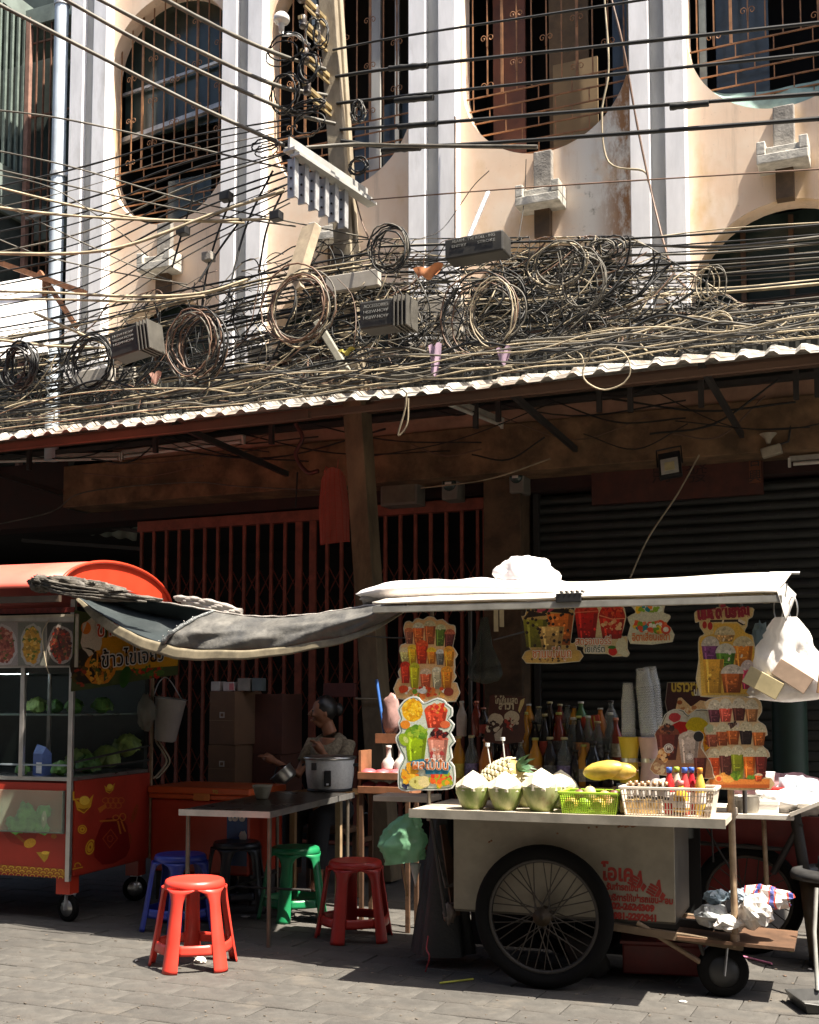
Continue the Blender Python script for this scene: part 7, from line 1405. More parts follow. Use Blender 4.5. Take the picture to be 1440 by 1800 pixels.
# little bottles in the ivory basket
def clr(name, c, alpha=.75): return glassy(name, c, .08, alpha)
SB = [(1177, (.5, .03, .03), (.05, .13, .5), 'red drink bottle with blue cap, leftmost of the five'), (1190, (.55, .52, .4), (.36, .5, .06), 'pale drink bottle with green cap'), (1204, (.5, .06, .06), (.05, .13, .5), 'red drink bottle with blue cap, middle of the five'), (1216, (.42, .02, .03), (.05, .13, .5), 'dark red drink bottle with blue cap'), (1231, (.6, .42, .08), (.6, .25, .03), 'yellow drink bottle with orange cap')]
for i, (px, c_, k_, l) in enumerate(SB):
    y = -.17 + .035 * (i % 2); p = DC.on_y(px, 1395, y); t = thing('drink_bottle', l, 'bottle', DC.w(p.x, y, CT + .006), i, 'small bottles in the ivory basket'); h = .205
    m = MB(); m.lathe([(0, 0), (.022, 0), (.024, .01), (.024, .1), (.021, .115), (.024, .13), (.018, .155), (.011, .18), (.011, .19), (0, .19)], 16); m.build('body', clr('drink_%d' % i, c_, .9), t)
    m = MB(); m.lathe([(0, .212), (.012, .212), (.0135, .209), (.0135, .188), (0, .188)], 14); m.build('cap', mat('cap_%d' % i, k_, .4), t)
    m = MB(); m.lathe([(.0248, .05), (.0248, .1)], 16); m.build('label', mat('white_label_paper', (.68, .62, .58), .5, var=.25, scale=30), t)
p = DC.on_y(1197, 1385, -.205); t = thing('drink_bottle', 'squat round orange juice bottle in front of the five capped ones', 'bottle', DC.w(p.x, -.205, CT + .02), 0, 'small bottles in the ivory basket')
m = MB(); m.lathe([(0, 0), (.034, .0), (.037, .015), (.036, .07), (.02, .1), (.012, .11), (.012, .125), (0, .125)], 18); m.build('body', clr('orange_drink', (.62, .36, .04), .92), t); m = MB(); m.lathe([(0, .14), (.014, .14), (.014, .12), (0, .12)], 14); m.build('cap', mat('pink_cap', (.6, .2, .2), .4), t)
m = MB(); m.lathe([(.0372, .02), (.0368, .05)], 18); m.build('label', MATS['white_label_paper'], t)
for i in range(7):
    px = 1108 + i * 10.5; y = -.19 + .05 * (i % 2); p = DC.on_y(px, 1385, y); t = thing('tiny_bottle', 'tiny dark bottle with gold cap, %s at the left of the ivory basket' % ['first', 'second', 'third', 'fourth', 'fifth', 'sixth', 'seventh'][i], 'bottle', DC.w(p.x, y, CT + .07), 0, 'tiny bottles in the ivory basket')
    m = MB(); m.lathe([(0, 0), (.015, 0), (.016, .01), (.016, .045), (.007, .062), (.007, .07), (0, .07)], 14); m.build('body', clr('tiny_dark', (.03, .028, .03), .95), t); m = MB(); m.lathe([(0, .082), (.009, .082), (.0095, .062), (0, .062)], 12); m.build('cap', mat('copper_cap', (.5, .3, .16), .35, metal=.4), t); m = MB(); m.lathe([(.0165, .014), (.0165, .04)], 14); m.build('label', mat('pale_band', (.5, .46, .42), .5), t)
m = MB(); p = DC.on_y(1160, 1366, -.08); o_ = thing('clear_bag', 'crumpled clear bag behind the tiny bottles', 'bag', DC.w(p.x, -.08, CT + .1)); m.blob((0, 0, .02), (.06, .03, .035), .4, 3, 10, 3); m.build('bag', film('clear_film', (.6, .58, .56), .2, .4), o_)
m = MB(); p = DC.on_y(1128, 1405, -.14); m.box(-.09, .08, -.06, .06, 0, .06); q_ = thing('packet_block', 'block of packets under the tiny bottles in the ivory basket', 'packets', DC.w(p.x, -.14, CT + .006), DC.a); m.build('packet', mat('striped_packets', (.45, .3, .12), .5, var=.6, scale=40), q_)
# ------------------------------------------------------------------ bottles on the shelves
AMB, DKB, CLG, GRNB, REDB, ORJ, BLKB = clr('amber_syrup', (.55, .25, .025), .95), clr('dark_cola', (.02, .015, .013), .95), clr('clear_grey_glass', (.16, .18, .18), .5), clr('green_syrup', (.05, .14, .05), .9), clr('dark_red_syrup', (.2, .03, .015), .95), clr('orange_juice', (.5, .17, .03), 1.0), clr('black_syrup', (.012, .014, .016), 1.0)
CAPS = {'g': mat('dull_gold_cap', (.4, .36, .2), .4, metal=.3), 'y': mat('yellow_green_cap', (.36, .38, .1), .4), 'w': mat('white_cap', (.5, .5, .47), .4), 'p': mat('salmon_cap', (.5, .2, .14), .4), 'k': BLACK}
LABS = {'y': mat('yellow_label', (.5, .4, .05), .5, var=.4, scale=40), 'o': mat('orange_label', (.5, .22, .08), .5, var=.5, scale=50), 'v': mat('violet_label', (.16, .13, .25), .5, var=.6, scale=50), 'k': mat('black_white_label', (.1, .1, .1), .5, var=.9, scale=60), 'w': mat('cream_label', (.42, .38, .28), .5, var=.5, scale=50), 'r': mat('red_label', (.36, .05, .03), .5, var=.4, scale=50)}
BT = [  # photo x, row, body, cap, label, height, radius, words
 (806, 0, AMB, 'g', 'y', .27, .036, 'amber syrup bottle with yellow label right beside the white edged sign'), (829, 0, CLG, 'g', 'v', .275, .038, 'clear bottle with violet label, second from the white edged sign'), (855, 0, ORJ, 'p', None, .255, .042, 'cone shaped orange juice bottle with salmon cap'), (915, 0, CLG, 'w', 'r', .25, .036, 'clear bottle behind the pineapple crown'), (941, 0, AMB, 'y', 'o', .265, .040, 'amber bottle with orange label right of the pineapple'), (967, 0, DKB, 'g', 'k', .27, .040, 'dark bottle with black and white label, left of the violet labelled pair'), (992, 0, CLG, 'g', 'v', .27, .041, 'clear bottle with violet label in front of the middle of the shelf'), (1012, 0, DKB, 'k', None, .2, .034, 'short dark bottle right of the violet labelled one'), (1042, 0, BLKB, 'k', 'k', .25, .046, 'fat black bottle with a thin white band'), (1066, 0, DKB, 'k', None, .2, .034, 'small dark bottle left of the blue tins'),
 (924, 1, AMB, 'y', None, .28, .034, 'amber bottle with yellow green cap behind the pineapple crown'), (958, 1, DKB, 'g', 'r', .27, .034, 'dark bottle with red label in the second row'), (983, 1, REDB, 'y', 'k', .28, .036, 'red brown bottle with yellow green cap in the second row'), (1009, 1, CLG, 'w', None, .25, .038, 'grey clear bottle in the second row'), (1034, 1, CLG, 'w', 'o', .26, .034, 'clear bottle with orange label in the second row'), (1051, 1, CLG, 'g', 'k', .23, .04, 'clear bottle with dark label right of the orange one in the second row'), (1074, 1, CLG, 'w', None, .28, .034, 'tall clear bottle at the right end of the second row'), (940, 1, DKB, 'k', None, .23, .036, 'short dark bottle in the second row left of the red labelled one'), (905, 1, DKB, 'k', None, .22, .036, 'dark bottle at the left end of the second row'), (875, 1, DKB, 'p', None, .2, .036, 'dark bottle below the cocoa sign'),
 (890, 0, REDB, 'g', 'y', .25, .036, 'red brown bottle with yellow label just behind the pineapple'), (1026, 0, AMB, 'y', 'w', .23, .034, 'amber bottle with cream label left of the fat black bottle'), (1083, 1, REDB, 'p', 'w', .25, .034, 'red brown bottle with cream label beside the clear cups'), (930, 2, AMB, 'w', 'o', .27, .034, 'amber bottle with orange label in the back row'), (948, 2, CLG, 'g', 'w', .25, .034, 'clear bottle with cream label in the back row'), (985, 2, REDB, 'g', 'y', .27, .034, 'red brown bottle with yellow label in the back row'), (1010, 2, AMB, 'k', 'k', .25, .034, 'amber bottle with dark label in the back row'), (1056, 2, ORJ, 'w', None, .24, .034, 'orange bottle with white cap in the back row'), (1018, 1, DKB, 'y', 'o', .26, .034, 'dark bottle with orange label in the second row'),
 (967, 2, DKB, 'g', None, .29, .036, 'tall dark bottle in the back row'), (998, 2, CLG, 'k', None, .26, .036, 'dim grey bottle in the back row'), (1022, 2, GRNB, 'w', 'w', .29, .036, 'green and white bottle in the back row beside the red packet'), (1075, 2, CLG, 'k', None, .3, .036, 'tall dim bottle at the right of the back row'), (850, 2, DKB, 'p', 'r', .24, .036, 'dark bottle with red label left of the cocoa sign')]
ROW = [(.48, .9005), (.66, 1.0455), (.75, 1.1855 - .06)]
for px, r_, mb_, cp_, lb_, h, rd, l in BT:
    y, z = ROW[r_]; z = (.9405, 1.0605, 1.1855)[r_]; h *= .95
    if r_ == 2: h *= .72
    p = DC.on_y(px, 1300, y); t = thing('syrup_bottle', l, 'bottle', DC.w(p.x, y, z), px, 'syrup bottles on the cart shelves'); bottle_mesh(t, h, rd, mb_, CAPS[cp_], LABS.get(lb_), neck=.6 if mb_ is not ORJ else 1.6)
p = DC.on_y(1043, 1262, .73); t = thing('snack_packet', 'red packet with yellow stripes leaning in the back row', 'packet', DC.w(p.x, .72, 1.187), DC.a); m = MB(); T = Matrix.Rotation(R(-8), 4, 'Y'); m.box(-.05, .05, -.01, .01, 0, .12, m=T); m.build('packet', mat('red_packet', (.5, .05, .03), .4), t)
for i in range(3): m = MB(); m.box(-.02 + i * .02, -.012 + i * .02, -.0115, -.0105, .005, .115, m=T); m.build('stripe', MATS['yellow_ink'], t)
# left of the sign: bottles on the side
for i, (px, c_, l) in enumerate(((812, WPL, 'white tall bottle beside the right edge of the fruit cup sign'), (838, REDB, 'dim red topped bottle behind the white tall bottle'))):
    p = DC.on_y(px, 1300, .74); t = thing('syrup_bottle', l, 'bottle', DC.w(p.x, .74, 1.187), 0, 'syrup bottles on the cart shelves'); bottle_mesh(t, .2, .03, c_, CAPS['w'] if i == 0 else CAPS['p'], None, .6)
# cup towers, dispensers, tins
CUPM = glassy('clear_cup_plastic', (.75, .78, .78), .12, .26)
def cup_tower(px, y, z, n, tilt, label, r=.043, pz=None):
    p = DC.on_y(px, 1280, y); t = thing('cup_stack', label, 'cup stack', DC.w(p.x, y, z), DC.a, 'stacks of clear cups on the counter'); T = Matrix.Rotation(R(tilt), 4, 'Y'); m0 = None
    for i in range(n):
        if m0 is None: m = MB(); m.lathe([(r * .68, 0), (r * .97, .09), (r, .092), (r * 1.03, .095), (r * 1.0, .098), (r * .95, .09)], 20); o = m.build('cup', CUPM, t); m0 = o.data
        else: o = bpy.data.objects.new('cup', m0); col.objects.link(o); o.parent = t
        o.matrix_local = T @ Matrix.Translation((0, 0, i * .0125)) @ Matrix.Rotation(math.pi, 4, 'X') @ Matrix.Translation((0, 0, -.098))
def dispenser(px, c_, nm, label):
    p = DC.on_y(px, 1340, .3); t = thing('cup_dispenser', label, 'cup dispenser', DC.w(p.x, .3, CT + .11), DC.a, 'hourglass cup holders'); h = .105; m_ = mat(nm, c_, .4, var=.1)
    m = MB(); m.lathe([(0, .0), (.048, 0), (.05, .004), (.041, h - .004), (.041, h)], 24); m.build('lower_cone', m_, t); m = MB(); m.lathe([(.041, h + .018), (.041, h + .022), (.054, 2 * h + .014), (.057, 2 * h + .016), (.057, 2 * h + .02), (.05, 2 * h + .018), (0, 2 * h)], 24); m.build('upper_cone', m_, t); m = MB(); m.lathe([(.043, h - .001), (.0435, h + .019)], 24); m.build('steel_band', STEEL, t)
dispenser(1107, (.58, .42, .03), 'bright_yellow_plastic', 'yellow hourglass cup holder on the blue tins'); dispenser(1142, (.52, .36, .36), 'pale_pink_plastic', 'pale pink hourglass cup holder right of the yellow one')
cup_tower(1105, .3, CT + .34, 15, 0, 'short stack of clear cups standing in the yellow holder', .036); cup_tower(1142, .3, CT + .34, 21, -5, 'tall leaning stack of clear cups in the pink holder', .046); cup_tower(1152, .36, CT + .36, 20, -4, 'second tall stack of clear cups behind the leaning one', .046)
for i, px in enumerate((1097, 1124, 1150)):
    p = DC.on_y(px, 1370, .3); t = thing('tin', ['pale blue tin under the yellow holder', 'pale blue tin between the two holders', 'pale blue tin under the pink holder'][i], 'tin', DC.w(p.x, .3, CT), i, 'condensed milk tins'); m = MB(); m.lathe([(0, 0), (.037, 0), (.038, .003), (.037, .006), (.037, .1), (.038, .103), (.0365, .106), (0, .104)], 22); m.build('can', mat('pale_tin', (.4, .44, .46), .35, metal=.5), t); m = MB(); m.lathe([(.0374, .02), (.0374, .07)], 22); m.build('label', mat('blue_tin_label', (.16, .3, .42), .4, var=.6, scale=40), t)
# pale hanging strips and dark bag under the roof
for i, (px, l) in enumerate(((872, 'longer pale strip hanging under the cart roof'), (882, 'shorter pale strip hanging under the cart roof'))):
    p = DC.on_y(px, 1072, .2); q = DC.on_y(px + 1, 1110 - 8 * i, .2); m = MB(); m.box(p.x - .012, p.x + .012, .199, .201, q.z, p.z + .03); o = m.build('paper_strip', mat('pale_strip', (.42, .37, .26), .6)); o.matrix_world = DC.m; tag(o, l, 'strip')
def bagfn(w0, w1, h, seed, ex=1.3):
    def f(u, v):
        a = 2 * math.pi * u; k = (w0 + (w1 - w0) * min(1, v * 1.25) ** ex) * (1 if v < .86 else (1 - ((v - .86) / .14) ** 2) ** .5 * .9 + .1)
        k *= 1 + .14 * math.sin(a * 5 + seed) * (1 - v * .6) + .26 * noise.noise(Vector((math.cos(a) * 2.2, math.sin(a) * 2.2, v * 4 + seed))) - .22 * abs(noise.noise(Vector((math.cos(a) * 4.5, math.sin(a) * 4.5, v * 6 + seed))))
        return (k * math.cos(a), k * math.sin(a) * .7, -h * v)
    return f
p = DC.on_y(852, 1085, .4); t = thing('dark_clear_bag', 'dim translucent bag hanging behind the tall fruit cup sign', 'bag', DC.w(p.x, .4, p.z)); m = MB(); m.sheet(bagfn(.02, .095, .36, 3), 40, 22); m.build('bag', film('dark_film', (.07, .085, .08), .15, .5), t)
# white bag with paper boxes hanging on two rings at the roof corner
hk = DC.on_y(1381, 1085, .12); WFILM = film('white_bag_film', (.8, .78, .76), .35, .9)
t = thing('plastic_bag', 'white plastic bag of small paper boxes hanging from rings at the roof corner', 'bag', DC.w(hk.x, .12, hk.z), DC.a)
m = MB(); m.sheet(bagfn(.05, .20, .40, 9, .75), 64, 34); m.build('bag', WFILM, t)
for i, dx in enumerate((-.02, .022)):
    m = MB(); P = [(dx * 1.6 + .02 * math.cos(a), 0, .04 + .055 * math.sin(a)) for a in [2 * math.pi * q / 20 for q in range(20)]]; m.tube(P, .0035, 5, closed=True); m.build('hook_ring', STEEL, t)
m = MB(); m.tube([(.0, 0, .09), (.01, 0, .16)], .004, 5); m.build('hook', STEEL, t)
for i, (dx, dz, w_, h_, rt_) in enumerate(((-.10, -.31, .17, .085, 30), (.03, -.28, .17, .085, 34), (.19, -.30, .10, .13, 8))):
    m = MB(); T = Matrix.Translation((dx, -.125, dz)) @ Matrix.Rotation(R(rt_), 4, 'Y'); m.box(-w_ / 2, w_ / 2, -.02, .03, -h_ / 2, h_ / 2, m=T); bxx = m.build('paper_box', mat('kraft_box_%d' % i, ((.48, .4, .22), (.5, .36, .26), (.4, .24, .13))[i], .6, var=.2), t, bevel=.003)
m = MB(); m.blob((-.115, .0, -.1), (.04, .03, .07), .5, 3, 12, 5); m.build('blue_film_corner', film('bluish_film', (.3, .42, .5), .3, .7), t)
# ------------------------------------------------------------------ things hung under the left end of the cart
gp = DC.on_y(716, 1437, .1); t = thing('green_bag', 'pale green plastic bag hanging under the left end of the counter', 'bag', DC.w(gp.x, .1, gp.z + .02), R(20))
m = MB()
def gbag(u, v):
    a = 2 * math.pi * u; k = .035 + .075 * math.sin(min(1, v * 1.1) * 2.2); k *= 1 + .16 * math.sin(a * 4 + v * 6) + .4 * noise.noise(Vector((math.cos(a) * 1.8, math.sin(a) * 1.8, v * 4))) + .25 * abs(noise.noise(Vector((math.cos(a) * 5, math.sin(a) * 5, v * 9))))
    return (k * math.cos(a) - .02 * math.sin(v * 3) - .06 * max(0, v - .7), k * .5 * math.sin(a), -.25 * v + .015 * math.cos(a))
m.sheet(gbag, 44, 26); m.build('bag', film('pale_green_film', (.26, .55, .33), .3, .75), t)
m = MB(); T = Matrix.Translation(DC.w(gp.x + .03, .14, gp.z - .26)); m.lathe([(.0, -.1), (.03, 0.02), (.0, .02)], 14, T); tag(m.build('paper_cone', mat('paper_white', (.5, .5, .48), .6), at_base=True), 'white paper cone under the green bag', 'paper cone')
dk = thing('dark_cloth', 'dark garbage bags hanging to the ground beside the cart end', 'garbage bag', DC.w(-.63, .35, 0), DC.a); m = MB()
m.sheet(lambda u, v: ((.05 + .11 * v) * math.cos(6.283 * u) * (1 + .12 * math.sin(6.283 * u * 6)), (.05 + .1 * v) * math.sin(6.283 * u), .72 * (1 - v) + .06), 40, 10); m.build('bag', mat('black_bin_bag', (.008, .0085, .009), .5, bump=.4, scale=10), dk)
for i, (x0, y0, x1, y1, c_, l) in enumerate(((780, 1450, 802, 1610, DKWOOD, 'dark brown board leaning against the cart end'), (766, 1455, 790, 1560, mat('old_print_board', (.1, .09, .075), .7, var=.6, scale=25), 'old printed board leaning by the cart end'), (704, 1500, 716, 1575, WOODM, 'thin wooden stick standing under the green bag'))):
    a = DC.w(*DC.on_y(x0, y0, .3 + .03 * i)); b = DC.w(*DC.on_y(x1, y1, .24)); m = MB(); m.bar(b, a, .012 if i == 2 else .05, .012); tag(m.build('board' if i < 2 else 'stick', c_, at_base=True), l, 'board' if i < 2 else 'stick')
m = MB(); p = DC.w(*DC.on_y(790, 1605, .2)); m.blob(p, (.035, .03, .05), .5, 3, 10, 4); tag(m.build('crumpled_wrapper', mat('grey_pink_wrapper', (.2, .16, .14), .5, var=.5, scale=20), at_base=True), 'crumpled grey pink wrapper at the foot of the cart end', 'wrapper')
p = DC.w(.14, .34, 0); t = thing('dark_sack', 'dim grey sack lying under the cart box behind the spokes', 'sack', p); m = MB(); m.blob((0, 0, .1), (.09, .08, .13), .2, 2, 10, 6, m=Matrix.Rotation(R(-35), 4, 'Y')); m.build('sack', mat('dim_sack', (.035, .032, .03), .8), t)
p = DC.w(.5, .5, 0); t = thing('red_crate', 'dark red crate in the shade under the cart', 'crate', p, R(12)); m = MB(); m.box(-.2, .2, -.12, .12, .02, .17); m.build('crate', mat('dark_red_crate', (.16, .02, .016), .5), t, bevel=.01); m = MB(); m.box(-.21, .21, -.13, .13, .17, .185); m.build('rim', MATS['dark_red_crate'], t)
# ------------------------------------------------------------------ second cart behind, right edge
BC = Frame(-.86, 6.75, 3.5)
bcart = thing('rear_cart', 'red panelled cart behind the drinks cart at the right edge with spoked wheel', 'food cart', BC.o, BC.a)
RPAN = mat('dark_red_panel', (.26, .03, .025), .5, var=.25, scale=4); zc = BC.on_y(1330, 1430, 0).z
xa, xb = BC.on_y(1218, 1440, 0).x, BC.on_y(1396, 1436, 0).x
m = MB(); m.box(xa - .1, xb, -.03, .6, zc - .03, zc); m.build('counter', mat('bleached_counter', (.66, .62, .55), .5, var=.15, dirt=(.4, .36, .3)), bcart, bevel=.004)
m = MB(); m.box(xa - .15, xb + .35, .22, .26, .3, zc - .03); m.build('red_panel', RPAN, bcart)
m = MB(); m.bar((xb - .02, -.02, zc), (xb + .16, -.02, zc + .08), .03, .02); m.box(xb + .02, xb + .5, -.02, .6, zc + .04, zc + .06); m.build('side_flap', mat('bleached_counter', (.66, .62, .55)), bcart)
m = MB(); m.tube([(xb - .16, .05, zc - .03), (xb - .15, .05, .3)], .013, 8); m.build('leg', OLDPIPE, bcart)
m = MB(); m.tube([(xb + .03, .05, zc - .05), (xb - .12, .1, .45)], .018, 8); m.tube([(xb + .0, .06, zc + .02), (xb + .06, .06, .35)], .03, 8); m.tube([(xa - .05, .1, .6), (xb - .05, .1, .58)], .012, 8); m.build('frame_tube', IRON, bcart)
wc = BC.on_y(1316, 1575, .14); spoke_wheel(bcart, (wc.x, .14, .3), .3, .032, 24)
m = MB(); m.tube([(xa + .03, .06, zc - .03), (wc.x, .1, .3)], .006, 6); m.tube([(xa + .09, .06, zc - .03), (xa + .1, .06, .5)], .006, 6); m.build('brake_rod', IRON, bcart)
WPK = mat('white_foam', (.8, .77, .74), .6, var=.05)
def bcw(px, py, y): p = BC.on_y(px, py, y); return BC.w(p.x, y, zc), p
for i, (px, y, w_, d_, h_, l) in enumerate(((1348, .1, .13, .12, .07, 'white foam box at the front of the rear cart'), (1362, .3, .2, .16, .1, 'white foam box in the middle of the rear cart'), (1395, .3, .18, .14, .08, 'white foam box at the right of the rear cart'))):
    w0, _ = bcw(px, 1400, y); t = thing('foam_box', l, 'foam box', w0, BC.a + R(4 * i), 'white boxes on the rear cart'); m = MB(); m.box(-w_ / 2, w_ / 2, -d_ / 2, d_ / 2, 0, h_ * .6); m.build('box', WPK, t, bevel=.004); m = MB(); m.box(-w_ / 2 - .004, w_ / 2 + .004, -d_ / 2 - .004, d_ / 2 + .004, h_ * .6, h_); m.build('lid', WPK, t, bevel=.006)
for i, (px, y, r3, l, sd) in enumerate(((1385, .15, (.15, .1, .07), 'crumpled white bag spread over the rear cart', 3), (1420, .2, (.12, .1, .06), 'crumpled white bag at the right edge of the rear cart', 4), (1405, .45, (.14, .1, .1), 'pale bluish sheet bundle at the back of the rear cart', 5))):
    w0, _ = bcw(px, 1400, y); t = thing('white_bag', l, 'bag', w0, 0, 'white bags on the rear cart'); m = MB(); m.blob((0, 0, r3[2] * .7), r3, .4, 2.4, 14, sd); m.build('bag', WPK if i < 2 else mat('pale_blue_sheet', (.5, .55, .6), .5), t)
w0, _ = bcw(1350, 1400, .4); t = thing('white_cup', 'white foam cup on the rear cart beside the large sign', 'cup', w0 + Vector((0, 0, .1))); m = MB(); m.lathe([(0, 0), (.032, 0), (.042, .1), (.045, .102), (.04, .1), (.03, .006), (0, .006)], 18); m.build('cup', WPK, t); m = MB(); m.box(-.06, .06, -.06, .06, -.1, -.002); m.build('box_under', WPK, t)
w0, _ = bcw(1310, 1410, .05); t = thing('clear_tub', 'cloudy clear tub at the left of the rear cart counter', 'tub', w0); m = MB(); m.lathe([(0, 0), (.07, 0), (.085, .09), (.09, .092), (.08, .088), (.066, .006), (0, .006)], 22); m.build('tub', glassy('cloudy_tub', (.3, .28, .24), .2, .8), t); m = MB(); m.lathe([(.0, .06), (.078, .06)], 20); m.build('dark_contents', mat('dark_contents', (.1, .07, .05), .6, var=.6, scale=30), t)
w0, _ = bcw(1370, 1370, .5); m = MB(); m.blob(w0 + Vector((0, .1, .08)), (.26, .1, .1), .3, 2, 12, 8); tag(m.build('pink_cloth', mat('dusty_pink_cloth', (.3, .16, .17), .8, var=.3), at_base=True), 'dusty pink cloth heap at the back of the rear cart', 'cloth')
w0, _ = bcw(1372, 1390, .38); t = thing('red_tray', 'small red tray among the white bags', 'tray', w0 + Vector((-.02, 0, .08)), BC.a); m = MB(); m.box(-.08, .05, -.03, .03, 0, .03); m.build('tray', mat('tray_red', (.5, .03, .025), .4), t, bevel=.005); m = MB(); m.box(-.085, .055, -.035, .035, .03, .036); m.build('rim', MATS['tray_red'], t)
gp_ = at(1388, 1270, 9.5); m = MB(); m.tube([(gp_.x, 9.5, .6), (gp_.x, 9.5, 1.75)], .13, 16); tag(m.build('gas_cylinder', mat('dark_green_drum', (.01, .03, .02), .5), at_base=True), 'dark green drum standing behind the large sign in the shade', 'drum')
# trash heap on the cart platform
for i, (px, py, y, r3, c_, l, sd) in enumerate(((1255, 1612, .16, (.09, .07, .055), mat('grey_white_film', (.42, .45, .46), .4, var=.3, bump=.6, scale=12), 'grey white crumpled bag at the left of the litter heap', 1), (1285, 1622, .12, (.1, .06, .04), mat('white_film_litter', (.68, .64, .6), .4, var=.25, bump=.6, scale=12), 'white crumpled sheet in front of the upright pipe', 2), (1325, 1600, .16, (.12, .08, .07), MATS.get('white_film_litter') or 0, 'white crumpled bag right of the upright pipe', 3), (1350, 1578, .18, (.11, .06, .055), 'stripe', 'red white and blue striped crumpled bag on top of the litter heap', 4), (1262, 1578, .22, (.06, .05, .035), mat('pale_blue_wrapper', (.28, .38, .45), .4, var=.5, scale=14), 'pale blue wrapper at the back of the litter heap', 5), (1300, 1575, .2, (.06, .05, .04), mat('blue_white_wrapper', (.3, .36, .42), .4, var=.6, scale=10), 'blue and white wrapper behind the upright pipe', 6))):
    if c_ == 0: c_ = MATS['white_film_litter']
    if c_ == 'stripe':
        c_, n_, p_ = new_mat('striped_litter_bag'); tc_ = n_.nodes.new('ShaderNodeTexCoord'); wv = n_.nodes.new('ShaderNodeTexWave'); wv.inputs['Scale'].default_value = 4.2; wv.inputs['Distortion'].default_value = 2; n_.links.new(tc_.outputs['Object'], wv.inputs[0]); rp_ = n_.nodes.new('ShaderNodeValToRGB'); rp_.color_ramp.interpolation = 'CONSTANT'; e_ = rp_.color_ramp.elements; e_[0].color = (.68, .62, .58, 1); e_[1].position = .58; e_[1].color = (.5, .06, .035, 1); q3 = rp_.color_ramp.elements.new(.86); q3.color = (.05, .07, .25, 1); n_.links.new(wv.outputs[0], rp_.inputs[0]); n_.links.new(rp_.outputs[0], p_.inputs['Base Color'])
    p = DC.on_y(px, py, y); t = thing('litter', l, 'litter', DC.w(p.x, y, p.z), i, 'litter heap on the cart platform')
    m = MB(); m.blob((0, 0, 0), r3, .42, 1.7, 11, sd + 20, smooth=False); o = m.build('film', c_, t)
m = MB(); m.box(.62, 1.15, .06, .5, .285, .30, m=Matrix.Rotation(R(2), 4, 'Y')); o = m.build('litter_board', DKWOOD); o.matrix_world = DC.m; tag(o, 'dark board under the litter heap', 'board')
# ------------------------------------------------------------------ bin and dustpan at the right edge
bn0 = Vector((-.47, 6.75, 0)); bn_ = thing('litter_bin', 'tall brown bin with black rim at the right edge', 'bin', bn0); m = MB(); m.lathe([(.0, .02), (.15, .02), (.16, .04), (.205, .46), (.2, .46), (.15, .05)], 28); m.build('body', mat('brown_steel_bin', (.13, .095, .055), .35, metal=.5, var=.3), bn_)
m = MB(); m.lathe([(.2, .45), (.245, .455), (.25, .475), (.235, .5), (.19, .51), (.19, .45)], 28); m.build('rim', mat('dark_bin_rim', (.05, .05, .05), .35), bn_)
m = MB(); m.lathe([(.15, 0), (.165, 0), (.165, .03), (.15, .03)], 24); m.build('foot_ring', BLACK, bn_)
m = MB(); m.blob((.04, .0, .52), (.15, .13, .09), .4, 3, 12, 6); m.blob((.0, -.05, .68), (.05, .04, .08), .3, 3, 8, 2); m.build('black_liner', mat('black_bin_bag', (.018, .019, .02)), bn_)
dp = gnd(1455, 1772); dpt = thing('dustpan', 'dark long handled dustpan lying at the lower right corner', 'dustpan', dp, R(25))
m = MB(); m.add([(-.13, -.11, .005), (.13, -.11, .005), (.13, .11, .005), (-.13, .11, .005), (-.15, -.13, .055), (.15, -.13, .012), (.15, .13, .055), (-.15, .13, .055)], [(0, 1, 2, 3), (0, 4, 5, 1), (1, 5, 6, 2), (2, 6, 7, 3), (3, 7, 4, 0)]); m.build('pan', mat('grey_black_plastic', (.05, .05, .048), .4), dpt, solid=.004)
m = MB(); m.tube([(-.0, .12, .05), (.02, .2, .3), (.05, .24, .5)], .011, 8); m.build('handle', mat('grey_handle', (.3, .3, .28), .4), dpt)
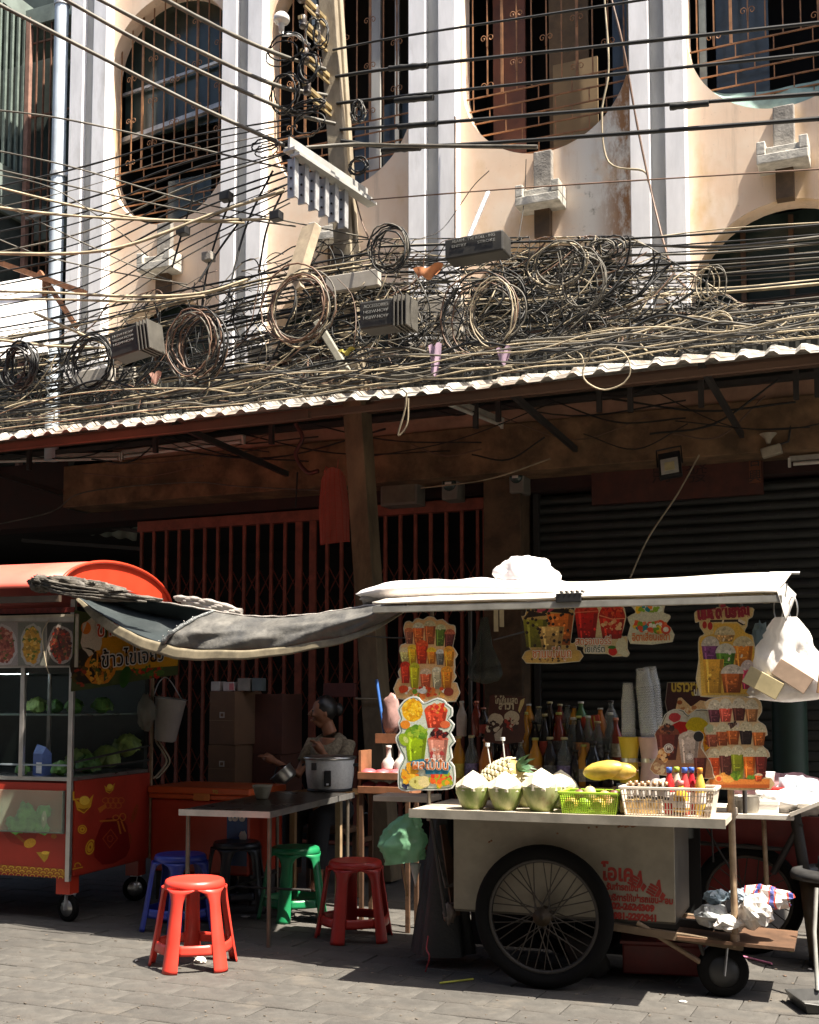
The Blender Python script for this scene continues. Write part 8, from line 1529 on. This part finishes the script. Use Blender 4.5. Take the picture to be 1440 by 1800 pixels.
# ------------------------------------------------------------------ small litter on the street
m = MB(); rg = random.Random(77)
for i in range(260):
    p = gnd(rg.uniform(0, 1440), rg.uniform(1640, 1800)); r = rg.uniform(.002, .008); a = rg.uniform(0, 6.3); m.bar(p + Vector((-r * math.cos(a), -r * math.sin(a), .002)), p + Vector((r * math.cos(a), r * math.sin(a), .003)), r * .9, .003)
m.build('street_grit', mat('street_grit', (.16, .13, .1), .9, var=.6, scale=4), street, kind='stuff')
def straw(pts, c_, r, l, nm='straw'): m = MB(); m.tube([gnd(x, y, .006 + .002 * i) for i, (x, y) in enumerate(pts)], r, 6); tag(m.build(nm, c_, at_base=True), l, 'straw' if nm == 'straw' else nm)
straw([(773, 1728), (832, 1721)], mat('yellow_straw', (.42, .42, .05), .4), .005, 'bent yellow straw on the street left of the big wheel'); straw([(1305, 1681), (1357, 1694)], mat('pink_straw', (.7, .24, .38), .4), .006, 'pink straw on the sunlit paving at right')
straw([(1335, 1631), (1348, 1648), (1358, 1658)], MATS['dark_red_ink'], .004, 'thin red string trailing from the litter heap', 'string'); m = MB(); m.tube(smooth_path([DC.w(*DC.on_y(753, 1645, .1)), DC.w(*DC.on_y(750, 1668, .08)), DC.w(*DC.on_y(755, 1682, .06)), gnd(748, 1708, .01)]), .004, 5); tag(m.build('string', mat('red_string', (.4, .05, .06), .5), at_base=True), 'red string hanging to the ground from the left end of the cart', 'string')
p = gnd(352, 1693); t = thing('tissue', 'crumpled white tissue under the bright red stool', 'tissue', p); m = MB(); m.blob((0, 0, .014), (.035, .025, .018), .5, 3, 10, 3, smooth=False); m.build('paper', mat('tissue_white', (.72, .66, .6), .8), t)
for i, (x, y, r, c_, l) in enumerate(((1378, 1672, .016, mat('leaf_green', (.2, .3, .08), .6), 'small green leaf scrap at the edge of the sun'), (1389, 1674, .014, mat('leaf_green', (.2, .3, .08), .6), 'tiny green leaf scrap next to the other one'), (1424, 1705, .012, mat('white_scrap', (.6, .58, .55), .7), 'white paper scrap on the sunlit paving'), (1380, 1717, .009, DKWOOD, 'dark pebble on the sunlit paving'), (1200, 1762, .02, mat('white_scrap', (.6, .58, .55), .7), 'pale scrap at the edge of the cart shadow'), (240, 1690, .01, mat('white_scrap', (.6, .58, .55), .7), 'tiny pale scrap left of the red stool'), (432, 1612, .03, mat('white_scrap', (.6, .58, .55), .7), 'pale scrap under the table'))):
    p = gnd(x, y); m = MB(); m.blob(p + Vector((0, 0, .004)), (r, r * .7, .005), .4, 3, 6, i); tag(m.build('scrap', c_, at_base=True), l, 'scrap')
flush_texts()
